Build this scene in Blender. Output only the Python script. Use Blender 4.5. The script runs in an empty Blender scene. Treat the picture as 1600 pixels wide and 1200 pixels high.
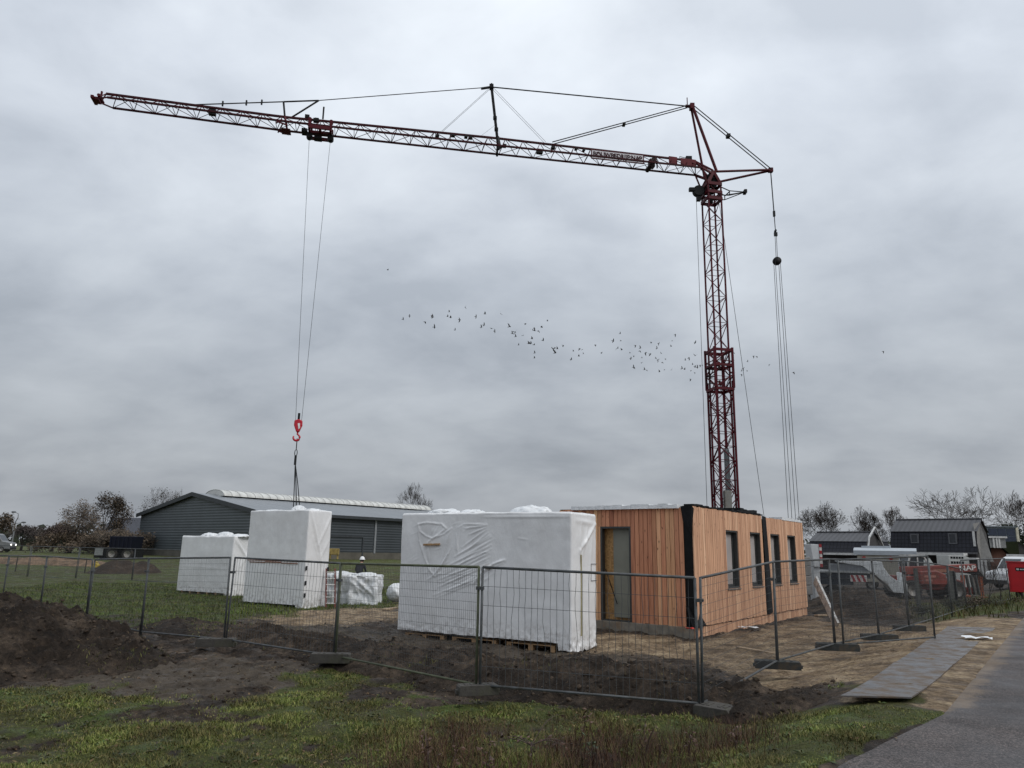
import bpy, bmesh, math, random
import numpy as np
from mathutils import Vector, Matrix, Euler
R = random.Random(7)
NR = np.random.RandomState(11)
PI = math.pi
sc = bpy.context.scene
COL = sc.collection
# ------------------------------------------------------------------ camera
F = 1150.0; CAMP = Vector((0, 0, 2.3)); PITCH = math.atan(258/F); ROLL = 0.018
_f = Vector((0, math.cos(PITCH), math.sin(PITCH))); _r0 = Vector((1, 0, 0)); _u0 = Vector((0, -math.sin(PITCH), math.cos(PITCH)))
_r = _r0*math.cos(ROLL)+_u0*math.sin(ROLL); _u = _u0*math.cos(ROLL)-_r0*math.sin(ROLL)
def ray(px, py): return _f*F+_r*(px-800)+_u*(600-py)
def at(px, py, Y):                      # the place seen at px,py at forward distance Y
    d = ray(px, py); return CAMP+d*(Y/d.y)
def atz(px, py, z):
    d = ray(px, py); return CAMP+d*((z-CAMP.z)/d.z)
def proj(P):
    v = Vector(P)-CAMP; k = F/v.dot(_f); return 800+v.dot(_r)*k, 600-v.dot(_u)*k
cam_d = bpy.data.cameras.new('camera'); cam = bpy.data.objects.new('camera', cam_d); COL.objects.link(cam)
cam_d.sensor_fit = 'HORIZONTAL'; cam_d.sensor_width = 36; cam_d.lens = F/1600*36; cam_d.clip_start = .1; cam_d.clip_end = 6000
cam.matrix_world = Matrix(((_r.x, _u.x, -_f.x, CAMP.x), (_r.y, _u.y, -_f.y, CAMP.y), (_r.z, _u.z, -_f.z, CAMP.z), (0, 0, 0, 1)))
sc.camera = cam
sc.view_settings.view_transform = 'Standard'; sc.view_settings.look = 'None'; sc.view_settings.exposure = 0
# ------------------------------------------------------------------ materials
def nodes_of(m):
    m.use_nodes = True; nt = m.node_tree; return nt, nt.nodes['Principled BSDF']
def N(nt, typ, **kw):
    n = nt.nodes.new(typ)
    for k, v in kw.items():
        if k in n.inputs: n.inputs[k].default_value = v
        else: setattr(n, k, v)
    return n
def ramp(nt, fac, stops):
    n = nt.nodes.new('ShaderNodeValToRGB'); e = n.color_ramp.elements
    while len(e) < len(stops): e.new(.5)
    for i, (p, c) in enumerate(stops):
        e[i].position = p; e[i].color = (c[0], c[1], c[2], 1)
    nt.links.new(fac, n.inputs[0]); return n.outputs[0]
def mixc(nt, fac, a, b, blend='MIX'):
    n = nt.nodes.new('ShaderNodeMix'); n.data_type = 'RGBA'; n.blend_type = blend
    for s, v in ((0, fac), (6, a), (7, b)):
        if hasattr(v, 'node'): nt.links.new(v, n.inputs[s])
        else: n.inputs[s].default_value = v if s == 0 else (v[0], v[1], v[2], 1)
    return n.outputs[2]
def maths(nt, op, a, b=0.0, c=0.0, clamp=False):
    n = nt.nodes.new('ShaderNodeMath'); n.operation = op; n.use_clamp = clamp
    for i, v in enumerate((a, b, c)):
        if hasattr(v, 'node'): nt.links.new(v, n.inputs[i])
        else: n.inputs[i].default_value = v
    return n.outputs[0]
def noise(nt, vec, scale, detail=5, rough=.6, out=0):
    n = N(nt, 'ShaderNodeTexNoise', Scale=scale, Detail=detail, Roughness=rough)
    if vec is not None: nt.links.new(vec, n.inputs['Vector'])
    return n.outputs[out]
def objco(nt): return nt.nodes.new('ShaderNodeTexCoord').outputs['Object']
def bump(nt, bs, h, strength=.5, dist=.02):
    b = N(nt, 'ShaderNodeBump', Strength=strength, Distance=dist); nt.links.new(h, b.inputs['Height']); nt.links.new(b.outputs[0], bs.inputs['Normal'])
MATS = {}
def mat(name, col, rough=.6, metal=0., var=.25, scale=4., bmp=0., bscale=30., dirt=None, dscale=2., spec=.5, island=0.):
    if name in MATS: return MATS[name]
    m = bpy.data.materials.new(name); nt, bs = nodes_of(m); co = objco(nt)
    n = noise(nt, co, scale)
    c = ramp(nt, n, [(.3, [x*(1-var) for x in col]), (.7, [min(1, x*(1+var)) for x in col])])
    if island:
        g = nt.nodes.new('ShaderNodeNewGeometry').outputs['Random Per Island']
        k = maths(nt, 'MULTIPLY_ADD', g, 2*island, 1-island)
        cb = nt.nodes.new('ShaderNodeCombineXYZ')
        for i in range(3): nt.links.new(k, cb.inputs[i])
        c = mixc(nt, 1.0, c, cb.outputs[0], 'MULTIPLY')
    if dirt:
        d = noise(nt, co, dscale, 8, .7)
        f = ramp(nt, d, [(.5, (0, 0, 0)), (.68, (1, 1, 1))])
        c = mixc(nt, f, c, dirt)
    nt.links.new(c, bs.inputs['Base Color'])
    bs.inputs['Roughness'].default_value = rough; bs.inputs['Metallic'].default_value = metal; bs.inputs['Specular IOR Level'].default_value = spec
    if bmp:
        bump(nt, bs, noise(nt, co, bscale, 6, .6), bmp)
    MATS[name] = m; return m
# ------------------------------------------------------------------ mesh collector
class MB:
    def __init__(s): s.v = []; s.f = []; s.m = []; s.cur = 0
    def mat(s, i): s.cur = i; return s
    def add(s, vs, fs):
        o = len(s.v); s.v += [tuple(p) for p in vs]; s.f += [tuple(i+o for i in f) for f in fs]; s.m += [s.cur]*len(fs); return s
    def box(s, c, d, rot=None):
        hx, hy, hz = d[0]/2, d[1]/2, d[2]/2
        vs = [Vector((x, y, z)) for x in (-hx, hx) for y in (-hy, hy) for z in (-hz, hz)]
        if rot is not None: vs = [rot @ p for p in vs]
        c = Vector(c); return s.add([p+c for p in vs], [(0, 1, 3, 2), (4, 6, 7, 5), (0, 4, 5, 1), (2, 3, 7, 6), (0, 2, 6, 4), (1, 5, 7, 3)])
    def bx(s, x0, x1, y0, y1, z0, z1): return s.box(((x0+x1)/2, (y0+y1)/2, (z0+z1)/2), (abs(x1-x0), abs(y1-y0), abs(z1-z0)))
    def frame(s, p, q):
        d = (Vector(q)-Vector(p)).normalized(); a = Vector((0, 0, 1)) if abs(d.z) < .9 else Vector((1, 0, 0))
        x = d.cross(a).normalized(); return d, x, x.cross(d).normalized()
    def bar(s, p, q, r, n=6, r2=None):
        p = Vector(p); q = Vector(q); r2 = r if r2 is None else r2; d, x, y = s.frame(p, q); vs = []
        for c, rr in ((p, r), (q, r2)):
            for k in range(n):
                t = 2*PI*k/n+PI/n; vs.append(c+x*(rr*math.cos(t))+y*(rr*math.sin(t)))
        fs = [(k, (k+1) % n, n+(k+1) % n, n+k) for k in range(n)]+[tuple(range(n))[::-1], tuple(range(n, 2*n))]
        return s.add(vs, fs)
    def rbar(s, p, q, w, h):                # rectangular bar, h is the more vertical side
        p = Vector(p); q = Vector(q); d, x, y = s.frame(p, q); vs = []
        for c in (p, q):
            for a, b in ((-1, -1), (1, -1), (1, 1), (-1, 1)): vs.append(c+x*(a*w/2)+y*(b*h/2))
        return s.add(vs, [(0, 1, 5, 4), (1, 2, 6, 5), (2, 3, 7, 6), (3, 0, 4, 7), (3, 2, 1, 0), (4, 5, 6, 7)])
    def tube(s, pts, rs, n=5):
        pts = [Vector(p) for p in pts]; vs = []
        if not hasattr(rs, '__len__'): rs = [rs]*len(pts)
        for i, p in enumerate(pts):
            a = pts[max(0, i-1)]; b = pts[min(len(pts)-1, i+1)]
            d, x, y = s.frame(a, b if (b-a).length > 1e-9 else a+Vector((0, 0, 1)))
            for k in range(n):
                t = 2*PI*k/n; vs.append(p+x*(rs[i]*math.cos(t))+y*(rs[i]*math.sin(t)))
        fs = []
        for i in range(len(pts)-1):
            for k in range(n): fs.append((i*n+k, i*n+(k+1) % n, (i+1)*n+(k+1) % n, (i+1)*n+k))
        L = (len(pts)-1)*n
        return s.add(vs, fs+[tuple(range(n))[::-1], tuple(range(L, L+n))])
    def prism(s, prof, y0, y1, axis='y'):   # profile in x,z pushed along y (or in y,z pushed along x)
        n = len(prof)
        if axis == 'y': vs = [(a, y0, b) for a, b in prof]+[(a, y1, b) for a, b in prof]
        elif axis == 'x': vs = [(y0, a, b) for a, b in prof]+[(y1, a, b) for a, b in prof]
        else: vs = [(a, b, y0) for a, b in prof]+[(a, b, y1) for a, b in prof]
        return s.add(vs, [(k, (k+1) % n, n+(k+1) % n, n+k) for k in range(n)]+[tuple(range(n))[::-1], tuple(range(n, 2*n))])
    def lathe(s, prof, c=(0, 0, 0), n=16, axis='z'):
        vs = []; fs = []
        for r, h in prof:
            for k in range(n):
                t = 2*PI*k/n; a, b = r*math.cos(t), r*math.sin(t)
                p = (a, b, h) if axis == 'z' else ((a, h, b) if axis == 'y' else (h, a, b))
                vs.append(Vector(p)+Vector(c))
        for i in range(len(prof)-1):
            for k in range(n): fs.append((i*n+k, i*n+(k+1) % n, (i+1)*n+(k+1) % n, (i+1)*n+k))
        return s.add(vs, fs)
    def build(s, name, mats, parent=None, smooth=False, bevel=0, loc=None, rz=None):
        me = bpy.data.meshes.new(name); me.from_pydata(s.v, [], s.f); me.update()
        if not isinstance(mats, (list, tuple)): mats = [mats]
        for m in mats: me.materials.append(m)
        if len(mats) > 1: me.polygons.foreach_set('material_index', s.m)
        bm = bmesh.new(); bm.from_mesh(me); bmesh.ops.recalc_face_normals(bm, faces=bm.faces); bm.to_mesh(me); bm.free()
        if smooth: me.polygons.foreach_set('use_smooth', [True]*len(me.polygons))
        o = bpy.data.objects.new(name, me); COL.objects.link(o)
        if parent: o.parent = parent
        if loc is not None: o.location = loc
        if rz is not None: o.rotation_euler.z = rz
        if bevel:
            b = o.modifiers.new('bevel', 'BEVEL'); b.width = bevel; b.segments = 2; b.limit_method = 'ANGLE'
        return o
def islands(mb, name, mats, parent=None, **kw):     # each loose piece of the collector becomes a part of its own
    par = list(range(len(mb.v)))
    def find(i):
        while par[i] != i: par[i] = par[par[i]]; i = par[i]
        return i
    for f in mb.f:
        for a in f[1:]: par[find(a)] = find(f[0])
    g = {}
    for f in mb.f: g.setdefault(find(f[0]), []).append(f)
    out = []
    for fs in g.values():
        m = MB(); idx = {}
        for f in fs:
            for i in f:
                if i not in idx: idx[i] = len(m.v); m.v.append(mb.v[i])
        m.f = [tuple(idx[i] for i in f) for f in fs]; m.m = [0]*len(fs); out.append(m.build(name, mats, parent, **kw))
    return out
def tag(o, label=None, cat=None, group=None, kind=None):
    if label: o['label'] = label
    if cat: o['category'] = cat
    if group: o['group'] = group
    if kind: o['kind'] = kind
    return o
def empty(name, loc, rz=0, label=None, cat=None, group=None):
    o = bpy.data.objects.new(name, None); COL.objects.link(o); o.empty_display_size = .3
    o.location = loc; o.rotation_euler.z = rz; return tag(o, label, cat, group)
def copy_tree(o, parent=None):
    c = o.copy(); COL.objects.link(c)
    if parent: c.parent = parent
    for ch in list(o.children): copy_tree(ch, c)
    return c
def textmesh(name, body, size, m, parent, loc, rot, ext=.004):
    cu = bpy.data.curves.new(name, 'FONT'); cu.body = body; cu.size = size; cu.extrude = ext; cu.align_x = 'CENTER'; cu.align_y = 'CENTER'; cu.offset = size*.022
    t = bpy.data.objects.new(name+'_tmp', cu); COL.objects.link(t)
    dg = bpy.context.evaluated_depsgraph_get(); me = bpy.data.meshes.new_from_object(t.evaluated_get(dg))
    bpy.data.objects.remove(t); me.materials.clear(); me.materials.append(m)
    o = bpy.data.objects.new(name, me); COL.objects.link(o); o.parent = parent; o.location = loc; o.rotation_euler = rot; return o
# ------------------------------------------------------------------ numpy noise
def _hash(ix, iy, seed):
    h = (ix.astype(np.int64)*374761393+iy.astype(np.int64)*668265263+seed*1442695041) & 0x7fffffff
    h = ((h ^ (h >> 13))*1274126177) & 0x7fffffff
    return ((h ^ (h >> 16)) & 0xffff)/65535.0
def vnoise(x, y, seed=0):
    ix = np.floor(x); iy = np.floor(y); fx = x-ix; fy = y-iy; fx = fx*fx*(3-2*fx); fy = fy*fy*(3-2*fy)
    a = _hash(ix, iy, seed); b = _hash(ix+1, iy, seed); c = _hash(ix, iy+1, seed); d = _hash(ix+1, iy+1, seed)
    return (a*(1-fx)+b*fx)*(1-fy)+(c*(1-fx)+d*fx)*fy
def fbm(x, y, sc_=1., octv=4, seed=0, gain=.5):
    x = np.asarray(x, float)*sc_; y = np.asarray(y, float)*sc_; s = 0.; a = 1.; t = 0.
    for i in range(octv):
        s = s+a*vnoise(x, y, seed+i*17); t += a; a *= gain; x = x*2.03+5.1; y = y*2.03+9.7
    return s/t
def ss(a, b, x):
    t = np.clip((x-a)/(b-a), 0, 1); return t*t*(3-2*t)
# ------------------------------------------------------------------ ground shape
UX, UY = .598, .801                      # direction of the road and of the building's long side
OX, OY = 5.0, 9.3                        # a point on the road's left edge
def road_ts(x, y): return (x-OX)*UY-(y-OY)*UX, (x-OX)*UX+(y-OY)*UY
def ground(x, y, detail=True):
    x = np.asarray(x, float); y = np.asarray(y, float); t, s = road_ts(x, y)
    z = .9*ss(32, 80, y)*ss(14, -8, x)+.3*ss(34, 62, y)*ss(-8, 14, x)
    far = ss(55, 80, s)
    zr = .45
    wl = np.where(t < 0, ss(-2.6-1.2*ss(0, 3, s), -.3, t), 1-ss(4.6, 7.5, t))
    z = z*(1-wl*(1-far))+zr*wl*(1-far)
    dig = ss(.05, .3, t+.16*np.clip(.35-s, 0, 3.2))*(1-ss(4.2, 4.5, t))*(1-far)
    z = z-.05*dig
    if detail:
        rough = (1-.75*np.exp(-(((x-7.5)/6)**2+((y-25)/7)**2)))*(1-ss(-.9, -.1, t)*(1-ss(4.4, 4.9, t)))*(1-ss(60, 120, y))
        z = z+rough*((fbm(x, y, .55, 3, 3)-.5)*.14+(fbm(x, y, 3.2, 4, 8)-.5)*.06*ss(60, 25, y))
    return z
def gz(x, y): return float(ground(np.array([x]), np.array([y]))[0])
def gp(x, y, dz=0): return Vector((x, y, gz(x, y)+dz))
def poly_world(pts, z=.05): return [tuple(atz(px, py, z))[:2] for px, py in pts]
def inside_soft(x, y, poly, soft=.5):   # signed distance to polygon -> 0..1
    d2 = np.full(x.shape, 1e9); ins = np.zeros(x.shape, bool); n = len(poly)
    for i in range(n):
        (x1, y1), (x2, y2) = poly[i], poly[(i+1) % n]; dx, dy = x2-x1, y2-y1
        t = np.clip(((x-x1)*dx+(y-y1)*dy)/(dx*dx+dy*dy+1e-12), 0, 1)
        d2 = np.minimum(d2, (x-x1-t*dx)**2+(y-y1-t*dy)**2)
        c = ((y1 > y) != (y2 > y)) & (x < (x2-x1)*(y-y1)/(y2-y1+1e-12)+x1); ins ^= c
    d = np.sqrt(d2)*np.where(ins, 1, -1); return np.clip(.5+d/(2*soft), 0, 1)
SAND = [poly_world([(905, 1012), (935, 985), (1092, 998), (1270, 962), (1330, 975), (1500, 975), (1560, 985), (1425, 1100), (1318, 1096), (1225, 1085), (1150, 1050), (1090, 1030), (980, 1018)]),
        poly_world([(360, 962), (480, 948), (560, 944), (632, 938), (640, 962), (560, 978), (430, 975)])]
GRASS_FG = poly_world([(-300, 1095), (0, 1085), (120, 1065), (260, 1085), (420, 1080), (440, 1055), (560, 1042), (730, 1080), (860, 1100), (1060, 1118), (1180, 1150), (1250, 1120), (1310, 1100), (1350, 1104), (1422, 1108), (1360, 1160), (1300, 1215), (1200, 1500), (-600, 1500)])
GRASS_FAR = poly_world([(-900, 930), (0, 932), (150, 950), (260, 968), (372, 958), (470, 944), (600, 938), (640, 925), (660, 895), (660, 874), (-900, 862)], .25)
GRASS_R = poly_world([(1425, 955), (1470, 978), (1540, 974), (1600, 968), (1900, 930), (1900, 918), (1600, 925), (1500, 940), (1440, 940)], .1)
TREAD = [poly_world([(560, 985), (640, 1000), (900, 1018), (1000, 1022), (930, 1005), (640, 985)], .1), poly_world([(-60, 1085), (60, 1070), (180, 1045), (300, 1028), (470, 1040), (590, 1045), (470, 1075), (330, 1085), (150, 1080), (0, 1100)], 0.), poly_world([(250, 985), (380, 968), (560, 972), (630, 985), (690, 1005), (560, 1018), (400, 1000)], .1), poly_world([(640, 1010), (900, 1020), (1000, 1030), (850, 1035), (660, 1022)], .1)]
def masks(x, y):
    t, s = road_ts(x, y)
    n1 = fbm(x, y, .9, 4, 21); n2 = fbm(x, y, 3.5, 4, 33); n3 = fbm(x, y, .25, 3, 44)
    sand = np.maximum(inside_soft(x, y, SAND[0], .7), .8*inside_soft(x, y, SAND[1], .9))
    sand = np.maximum(sand, ss(-1.9, -.9, t)*ss(.35, .9, s)*(1-ss(17, 20, s))*(1-ss(.2, .5, t)))
    sand = np.clip(sand+(n1-.5)*1.1*(sand > .02)*(sand < .98)+(n2-.5)*.3*(sand > .02), 0, 1)
    g = inside_soft(x, y, GRASS_FG, .55); g = np.clip(g+(n1-.545)*3.0*(g > .02)+(n2-.5)*1.3*(g > .02)-.02, 0, 1)
    gf = inside_soft(x, y, GRASS_FAR, 1.5); gf = np.clip(gf+((n1-.5)*1.2+(n2-.5)*.7)*(gf > .02), 0, 1)
    gr = inside_soft(x, y, GRASS_R, 1.0); gr = np.clip(gr+(n2-.4)*.8*(gr > .02), 0, 1)
    far = ss(70, 95, y)
    verge = ss(-1.6, -.6, t)*(1-ss(-.25, .1, t))*ss(17, 20, s)*np.clip((n1-.3)*3, 0, 1)
    vn = ss(-3.3, -2.2, t)*(1-ss(.0, .14, t+.16*np.clip(.35-s, 0, 3.2)+.3*(n2-.5)))*(1-ss(.25, .6, s+.5*(n2-.5)))*ss(-9, -7, s)
    verge = np.maximum(verge, np.clip(vn+(n1-.5)*1.0*(vn > .02)+.12*(vn > .3), 0, 1))
    grass = np.clip(np.maximum.reduce([g, gf, gr, far, verge]), 0, 1)
    return grass, np.clip(sand*(1-g)*(1-verge*(s < .7)), 0, 1)
# ------------------------------------------------------------------ ground mesh
def axis_pts(segs):
    out = []
    for a, b, st in segs: out += list(np.arange(a, b-1e-6, st))
    return np.array(out+[segs[-1][1]])
xs = np.concatenate([-np.geomspace(4000, 60, 22), axis_pts([(-55, -20, 1.0), (-20, -10, .2), (-10, 13, .085), (13, 25, .22), (25, 60, 1.2)]), np.geomspace(64, 4000, 22)])
ys = np.concatenate([[-400, -100, -40, -15, -6, -1, 2], axis_pts([(4, 16, .075), (16, 26, .12), (26, 45, .3), (45, 90, 1.2)]), np.geomspace(92, 5000, 26)])
GX, GY = np.meshgrid(xs, ys); gxf = GX.ravel(); gyf = GY.ravel()
gzf = ground(gxf, gyf); gm, sm = masks(gxf, gyf); mudm = np.clip(1-gm-sm, 0, 1)
near = ss(60, 20, gyf); _t, _s = road_ts(gxf, gyf); near = near*(1-ss(-1.9, -1.35, _t)*(1-ss(4.7, 5.2, _t))*(1-ss(55, 70, _s)))
gzf = gzf+near*mudm*((fbm(gxf, gyf, 2.4, 5, 91, .65)-.5)*.26+.05*(np.abs(fbm(gxf, gyf, 5.5, 3, 19)-.5)*2-.3))+near*sm*((fbm(gxf, gyf, 3.5, 5, 71, .65)-.5)*.13)+near*gm*(fbm(gxf, gyf, 4.5, 3, 15)-.5)*.05
trd = np.maximum.reduce([inside_soft(gxf, gyf, p, .7) for p in TREAD]); trd = np.clip(trd+((fbm(gxf, gyf, 1.2, 4, 63)-.5)*1.6+(fbm(gxf, gyf, 4, 4, 64)-.5)*.8)*(trd > .02), 0, 1)
# tyre-tread ruts pressed in the grass in front of the fence
def rut(x, y, p, q, w):
    dx, dy = q[0]-p[0], q[1]-p[1]; L = math.hypot(dx, dy); a = ((x-p[0])*dx+(y-p[1])*dy)/L; b = (-(x-p[0])*dy+(y-p[1])*dx)/L
    return ss(w, w*.6, np.abs(b))*ss(0, .5, a)*ss(L, L-.6, a), a, b
p1 = atz(160, 1118, 0); p2 = atz(450, 1126, 0); rm, ra, rb = rut(gxf, gyf, p1, p2, .34)
gzf = gzf-rm*(.03+.035*(np.sin((ra*1+np.abs(rb)*1.0)*2*PI/.26) > .1)); gm = gm*(1-.85*rm)
p1 = atz(480, 1120, 0); p2 = atz(880, 1078, 0); rm, ra, rb = rut(gxf, gyf, p1, p2, .25); gzf = gzf-.03*rm; gm = gm*(1-.45*rm)
me = bpy.data.meshes.new('ground'); nx, ny = len(xs), len(ys); nv = nx*ny
me.vertices.add(nv); me.vertices.foreach_set('co', np.stack([gxf, gyf, gzf], 1).astype(np.float32).ravel())
ii = (np.arange(ny-1)[:, None]*nx+np.arange(nx-1)[None, :]).ravel(); quads = np.stack([ii, ii+1, ii+nx+1, ii+nx], 1)
def set_faces(me, quads):
    k = quads.shape[1]; nf = len(quads); me.loops.add(nf*k); me.loops.foreach_set('vertex_index', quads.astype(np.int32).ravel())
    me.polygons.add(nf); me.polygons.foreach_set('loop_start', np.arange(0, nf*k, k, dtype=np.int32)); me.polygons.foreach_set('loop_total', np.full(nf, k, np.int32))
    me.update(calc_edges=True)
set_faces(me, quads)
me.polygons.foreach_set('use_smooth', [True]*len(me.polygons))
for (q1, q2, wd) in (((1130, 1035), (1330, 985), .28), ((1175, 1050), (1400, 990), .28), ((960, 1000), (1240, 1000), .25), ((380, 985), (640, 955), .3), ((430, 1005), (660, 965), .3), ((1240, 1065), (1440, 992), .26)):
    a_ = atz(*q1, .05); b_ = atz(*q2, .05); rm, ra, rb = rut(gxf, gyf, a_, b_, wd); gzf = gzf-rm*(.035+.03*(np.sin((ra+np.abs(rb))*2*PI/.3) > .0)); gzf = gzf+.03*np.exp(-((np.abs(rb)-wd*1.15)/.09)**2)*ss(0, .5, ra)*(ra < math.dist(a_[:2], b_[:2]))
for nm, arr in (('grass', gm), ('sand', sm), ('tread', trd)):
    a = me.attributes.new(nm, 'FLOAT', 'POINT'); a.data.foreach_set('value', arr.astype(np.float32))
def soil_nodes(nt, co, dark=1.):
    n = noise(nt, co, 1.1, 7, .62); f = noise(nt, co, 9., 6, .7)
    a = ramp(nt, n, [(.3, (.019*dark, .0135*dark, .010*dark)), (.5, (.056*dark, .041*dark, .030*dark)), (.7, (.16*dark, .12*dark, .088*dark))])
    b = ramp(nt, f, [(.3, (.3, .3, .3)), (.5, (.9, .9, .9)), (.7, (1.7, 1.65, 1.6))])
    return mixc(nt, 1., a, b, 'MULTIPLY')
def ground_mat():
    m = bpy.data.materials.new('ground'); nt, bs = nodes_of(m); co = objco(nt)
    ag = N(nt, 'ShaderNodeAttribute', attribute_name='grass').outputs['Fac']; asd = N(nt, 'ShaderNodeAttribute', attribute_name='sand').outputs['Fac']
    soil = soil_nodes(nt, co)
    sn = noise(nt, co, 1.3, 8, .68); sand = ramp(nt, sn, [(.32, (.10, .070, .044)), (.47, (.25, .178, .11)), (.62, (.46, .35, .225))])
    sf = ramp(nt, noise(nt, co, 12, 6, .72), [(.34, (.35, .33, .31)), (.5, (.95, .95, .95)), (.68, (1.4, 1.4, 1.4))]); sand = mixc(nt, 1., sand, sf, 'MULTIPLY'); sand = mixc(nt, ramp(nt, noise(nt, co, 4.5, 9, .78), [(.55, (0, 0, 0)), (.63, (.7, .7, .7))]), sand, (.075, .053, .034)); sand = mixc(nt, ramp(nt, noise(nt, co, 30, 4, .7), [(.62, (0, 0, 0)), (.7, (.7, .7, .7))]), sand, (.5, .4, .27))
    gn = noise(nt, co, .8, 7, .65); gcol = ramp(nt, gn, [(.3, (.065, .047, .022)), (.48, (.075, .08, .02)), (.7, (.085, .13, .026))])
    gf = ramp(nt, noise(nt, co, 22, 5, .7), [(.3, (.4, .4, .4)), (.7, (1.5, 1.5, 1.4))]); gcol = mixc(nt, 1., gcol, gf, 'MULTIPLY')
    e = noise(nt, co, 6, 5, .7); atd = N(nt, 'ShaderNodeAttribute', attribute_name='tread').outputs['Fac']
    def edge(a): return ramp(nt, maths(nt, 'ADD', a, maths(nt, 'MULTIPLY_ADD', e, .8, -.4)), [(.35, (0, 0, 0)), (.65, (1, 1, 1))])
    soil = mixc(nt, ramp(nt, noise(nt, co, 34, 4, .7), [(.64, (0, 0, 0)), (.72, (.6, .6, .6))]), soil, (.17, .13, .095)); trc = ramp(nt, noise(nt, co, 3, 7, .7), [(.3, (.045, .035, .026)), (.5, (.10, .08, .06)), (.7, (.17, .14, .107))]); c = mixc(nt, edge(asd), mixc(nt, maths(nt, 'MULTIPLY', edge(atd), .85), soil, trc), sand); c = mixc(nt, edge(ag), c, gcol)
    nt.links.new(c, bs.inputs['Base Color'])
    rr = ramp(nt, noise(nt, co, 2.3, 4, .6), [(.35, (.45, .45, .45)), (.6, (.95, .95, .95))]); nt.links.new(rr, bs.inputs['Roughness'])
    bs.inputs['Specular IOR Level'].default_value = .22
    h = maths(nt, 'ADD', noise(nt, co, 12, 9, .78), maths(nt, 'MULTIPLY', noise(nt, co, 55, 4, .7), .45)); bump(nt, bs, h, 1., .09)
    return m
me.materials.append(ground_mat()); go = bpy.data.objects.new('ground', me); COL.objects.link(go); tag(go, kind='structure')
# exact ground sampler (bilinear on the mesh) so that things stand on it
GZ = gzf.reshape(ny, nx)
def gsamp(x, y):
    x = np.asarray(x, float); y = np.asarray(y, float)
    i = np.clip(np.searchsorted(xs, x)-1, 0, nx-2); j = np.clip(np.searchsorted(ys, y)-1, 0, ny-2)
    fx = (x-xs[i])/(xs[i+1]-xs[i]); fy = (y-ys[j])/(ys[j+1]-ys[j])
    return (GZ[j, i]*(1-fx)+GZ[j, i+1]*fx)*(1-fy)+(GZ[j+1, i]*(1-fx)+GZ[j+1, i+1]*fx)*fy
def gz(x, y): return float(gsamp([x], [y])[0])
# ------------------------------------------------------------------ road
def road_mat():
    m = bpy.data.materials.new('asphalt'); nt, bs = nodes_of(m); co = objco(nt)
    c = ramp(nt, noise(nt, co, .7, 6, .6), [(.3, (.043, .038, .037)), (.7, (.070, .062, .060))])
    v = N(nt, 'ShaderNodeTexVoronoi', Scale=62.); nt.links.new(co, v.inputs['Vector'])
    sp = ramp(nt, v.outputs['Color'], [(.1, (.42, .41, .41)), (.55, (1, .97, .96)), (.93, (2.3, 2.15, 2.1))]); c = mixc(nt, 1., c, sp, 'MULTIPLY')
    vc = N(nt, 'ShaderNodeTexVoronoi', Scale=.55, feature='DISTANCE_TO_EDGE'); vv = nt.nodes.new('ShaderNodeVectorMath'); vv.operation = 'ADD'; nt.links.new(co, vv.inputs[0]); nt.links.new(noise(nt, co, 3, 6, .7, 1), vv.inputs[1]); nt.links.new(vv.outputs[0], vc.inputs['Vector'])
    c = mixc(nt, ramp(nt, vc.outputs['Distance'], [(.0, (.75, .75, .75)), (.012, (0, 0, 0))]), c, (.03, .028, .027)); c = mixc(nt, 1., c, ramp(nt, noise(nt, co, .35, 6, .65), [(.35, (.72, .72, .73)), (.5, (1, 1, 1)), (.68, (1.22, 1.18, 1.14))]), 'MULTIPLY')
    ed = N(nt, 'ShaderNodeAttribute', attribute_name='edge').outputs['Fac']
    k = ramp(nt, maths(nt, 'ADD', ed, maths(nt, 'MULTIPLY_ADD', noise(nt, co, 1.6, 9, .75), 1.9, -.95)), [(.42, (0, 0, 0)), (.75, (1, 1, 1))])
    c = mixc(nt, k, c, mixc(nt, noise(nt, co, 5, 6, .7), (.07, .052, .038), (.21, .155, .105)))
    nt.links.new(c, bs.inputs['Base Color']); bs.inputs['Specular IOR Level'].default_value = .35
    nt.links.new(ramp(nt, noise(nt, co, .9, 5, .6), [(.35, (.42, .42, .42)), (.65, (.75, .75, .75))]), bs.inputs['Roughness'])
    bump(nt, bs, v.outputs['Distance'], .5, .012); return m
sv = np.concatenate([[-60, -30, -14], np.arange(-8, 30, .14), np.geomspace(31, 110, 20)]); tv = np.concatenate([np.linspace(0, 1.2, 13), np.linspace(1.4, 4.5, 9)])
S_, T_ = np.meshgrid(sv, tv, indexing='ij'); T2 = T_.copy(); T2[:, 0] += (fbm(sv, sv*0, 1.1, 5, 5, .7)-.5)*.34; T2[:, 1] = np.maximum(T2[:, 1], T2[:, 0]+.05); T2[:, 2] = np.maximum(T2[:, 2], T2[:, 1]+.05); T2[:, 3] = np.maximum(T2[:, 3], T2[:, 2]+.05)
T2 = T2-.16*np.clip(.35-S_, 0, 3.2)*(1-np.clip(T_/2, 0, 1))
RX = OX+S_*UX+T2*UY; RY = OY+S_*UY-T2*UX; RZ = np.full_like(RX, .465)-.02*((T2-2.2)/2.2)**2-.035*(T_ == 0)+.2*0
me = bpy.data.meshes.new('road'); a_, b_ = RX.shape; me.vertices.add(a_*b_); me.vertices.foreach_set('co', np.stack([RX.ravel(), RY.ravel(), RZ.ravel()], 1).astype(np.float32).ravel())
ii = (np.arange(a_-1)[:, None]*b_+np.arange(b_-1)[None, :]).ravel(); set_faces(me, np.stack([ii, ii+b_, ii+b_+1, ii+1], 1)[:, ::-1])
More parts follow.
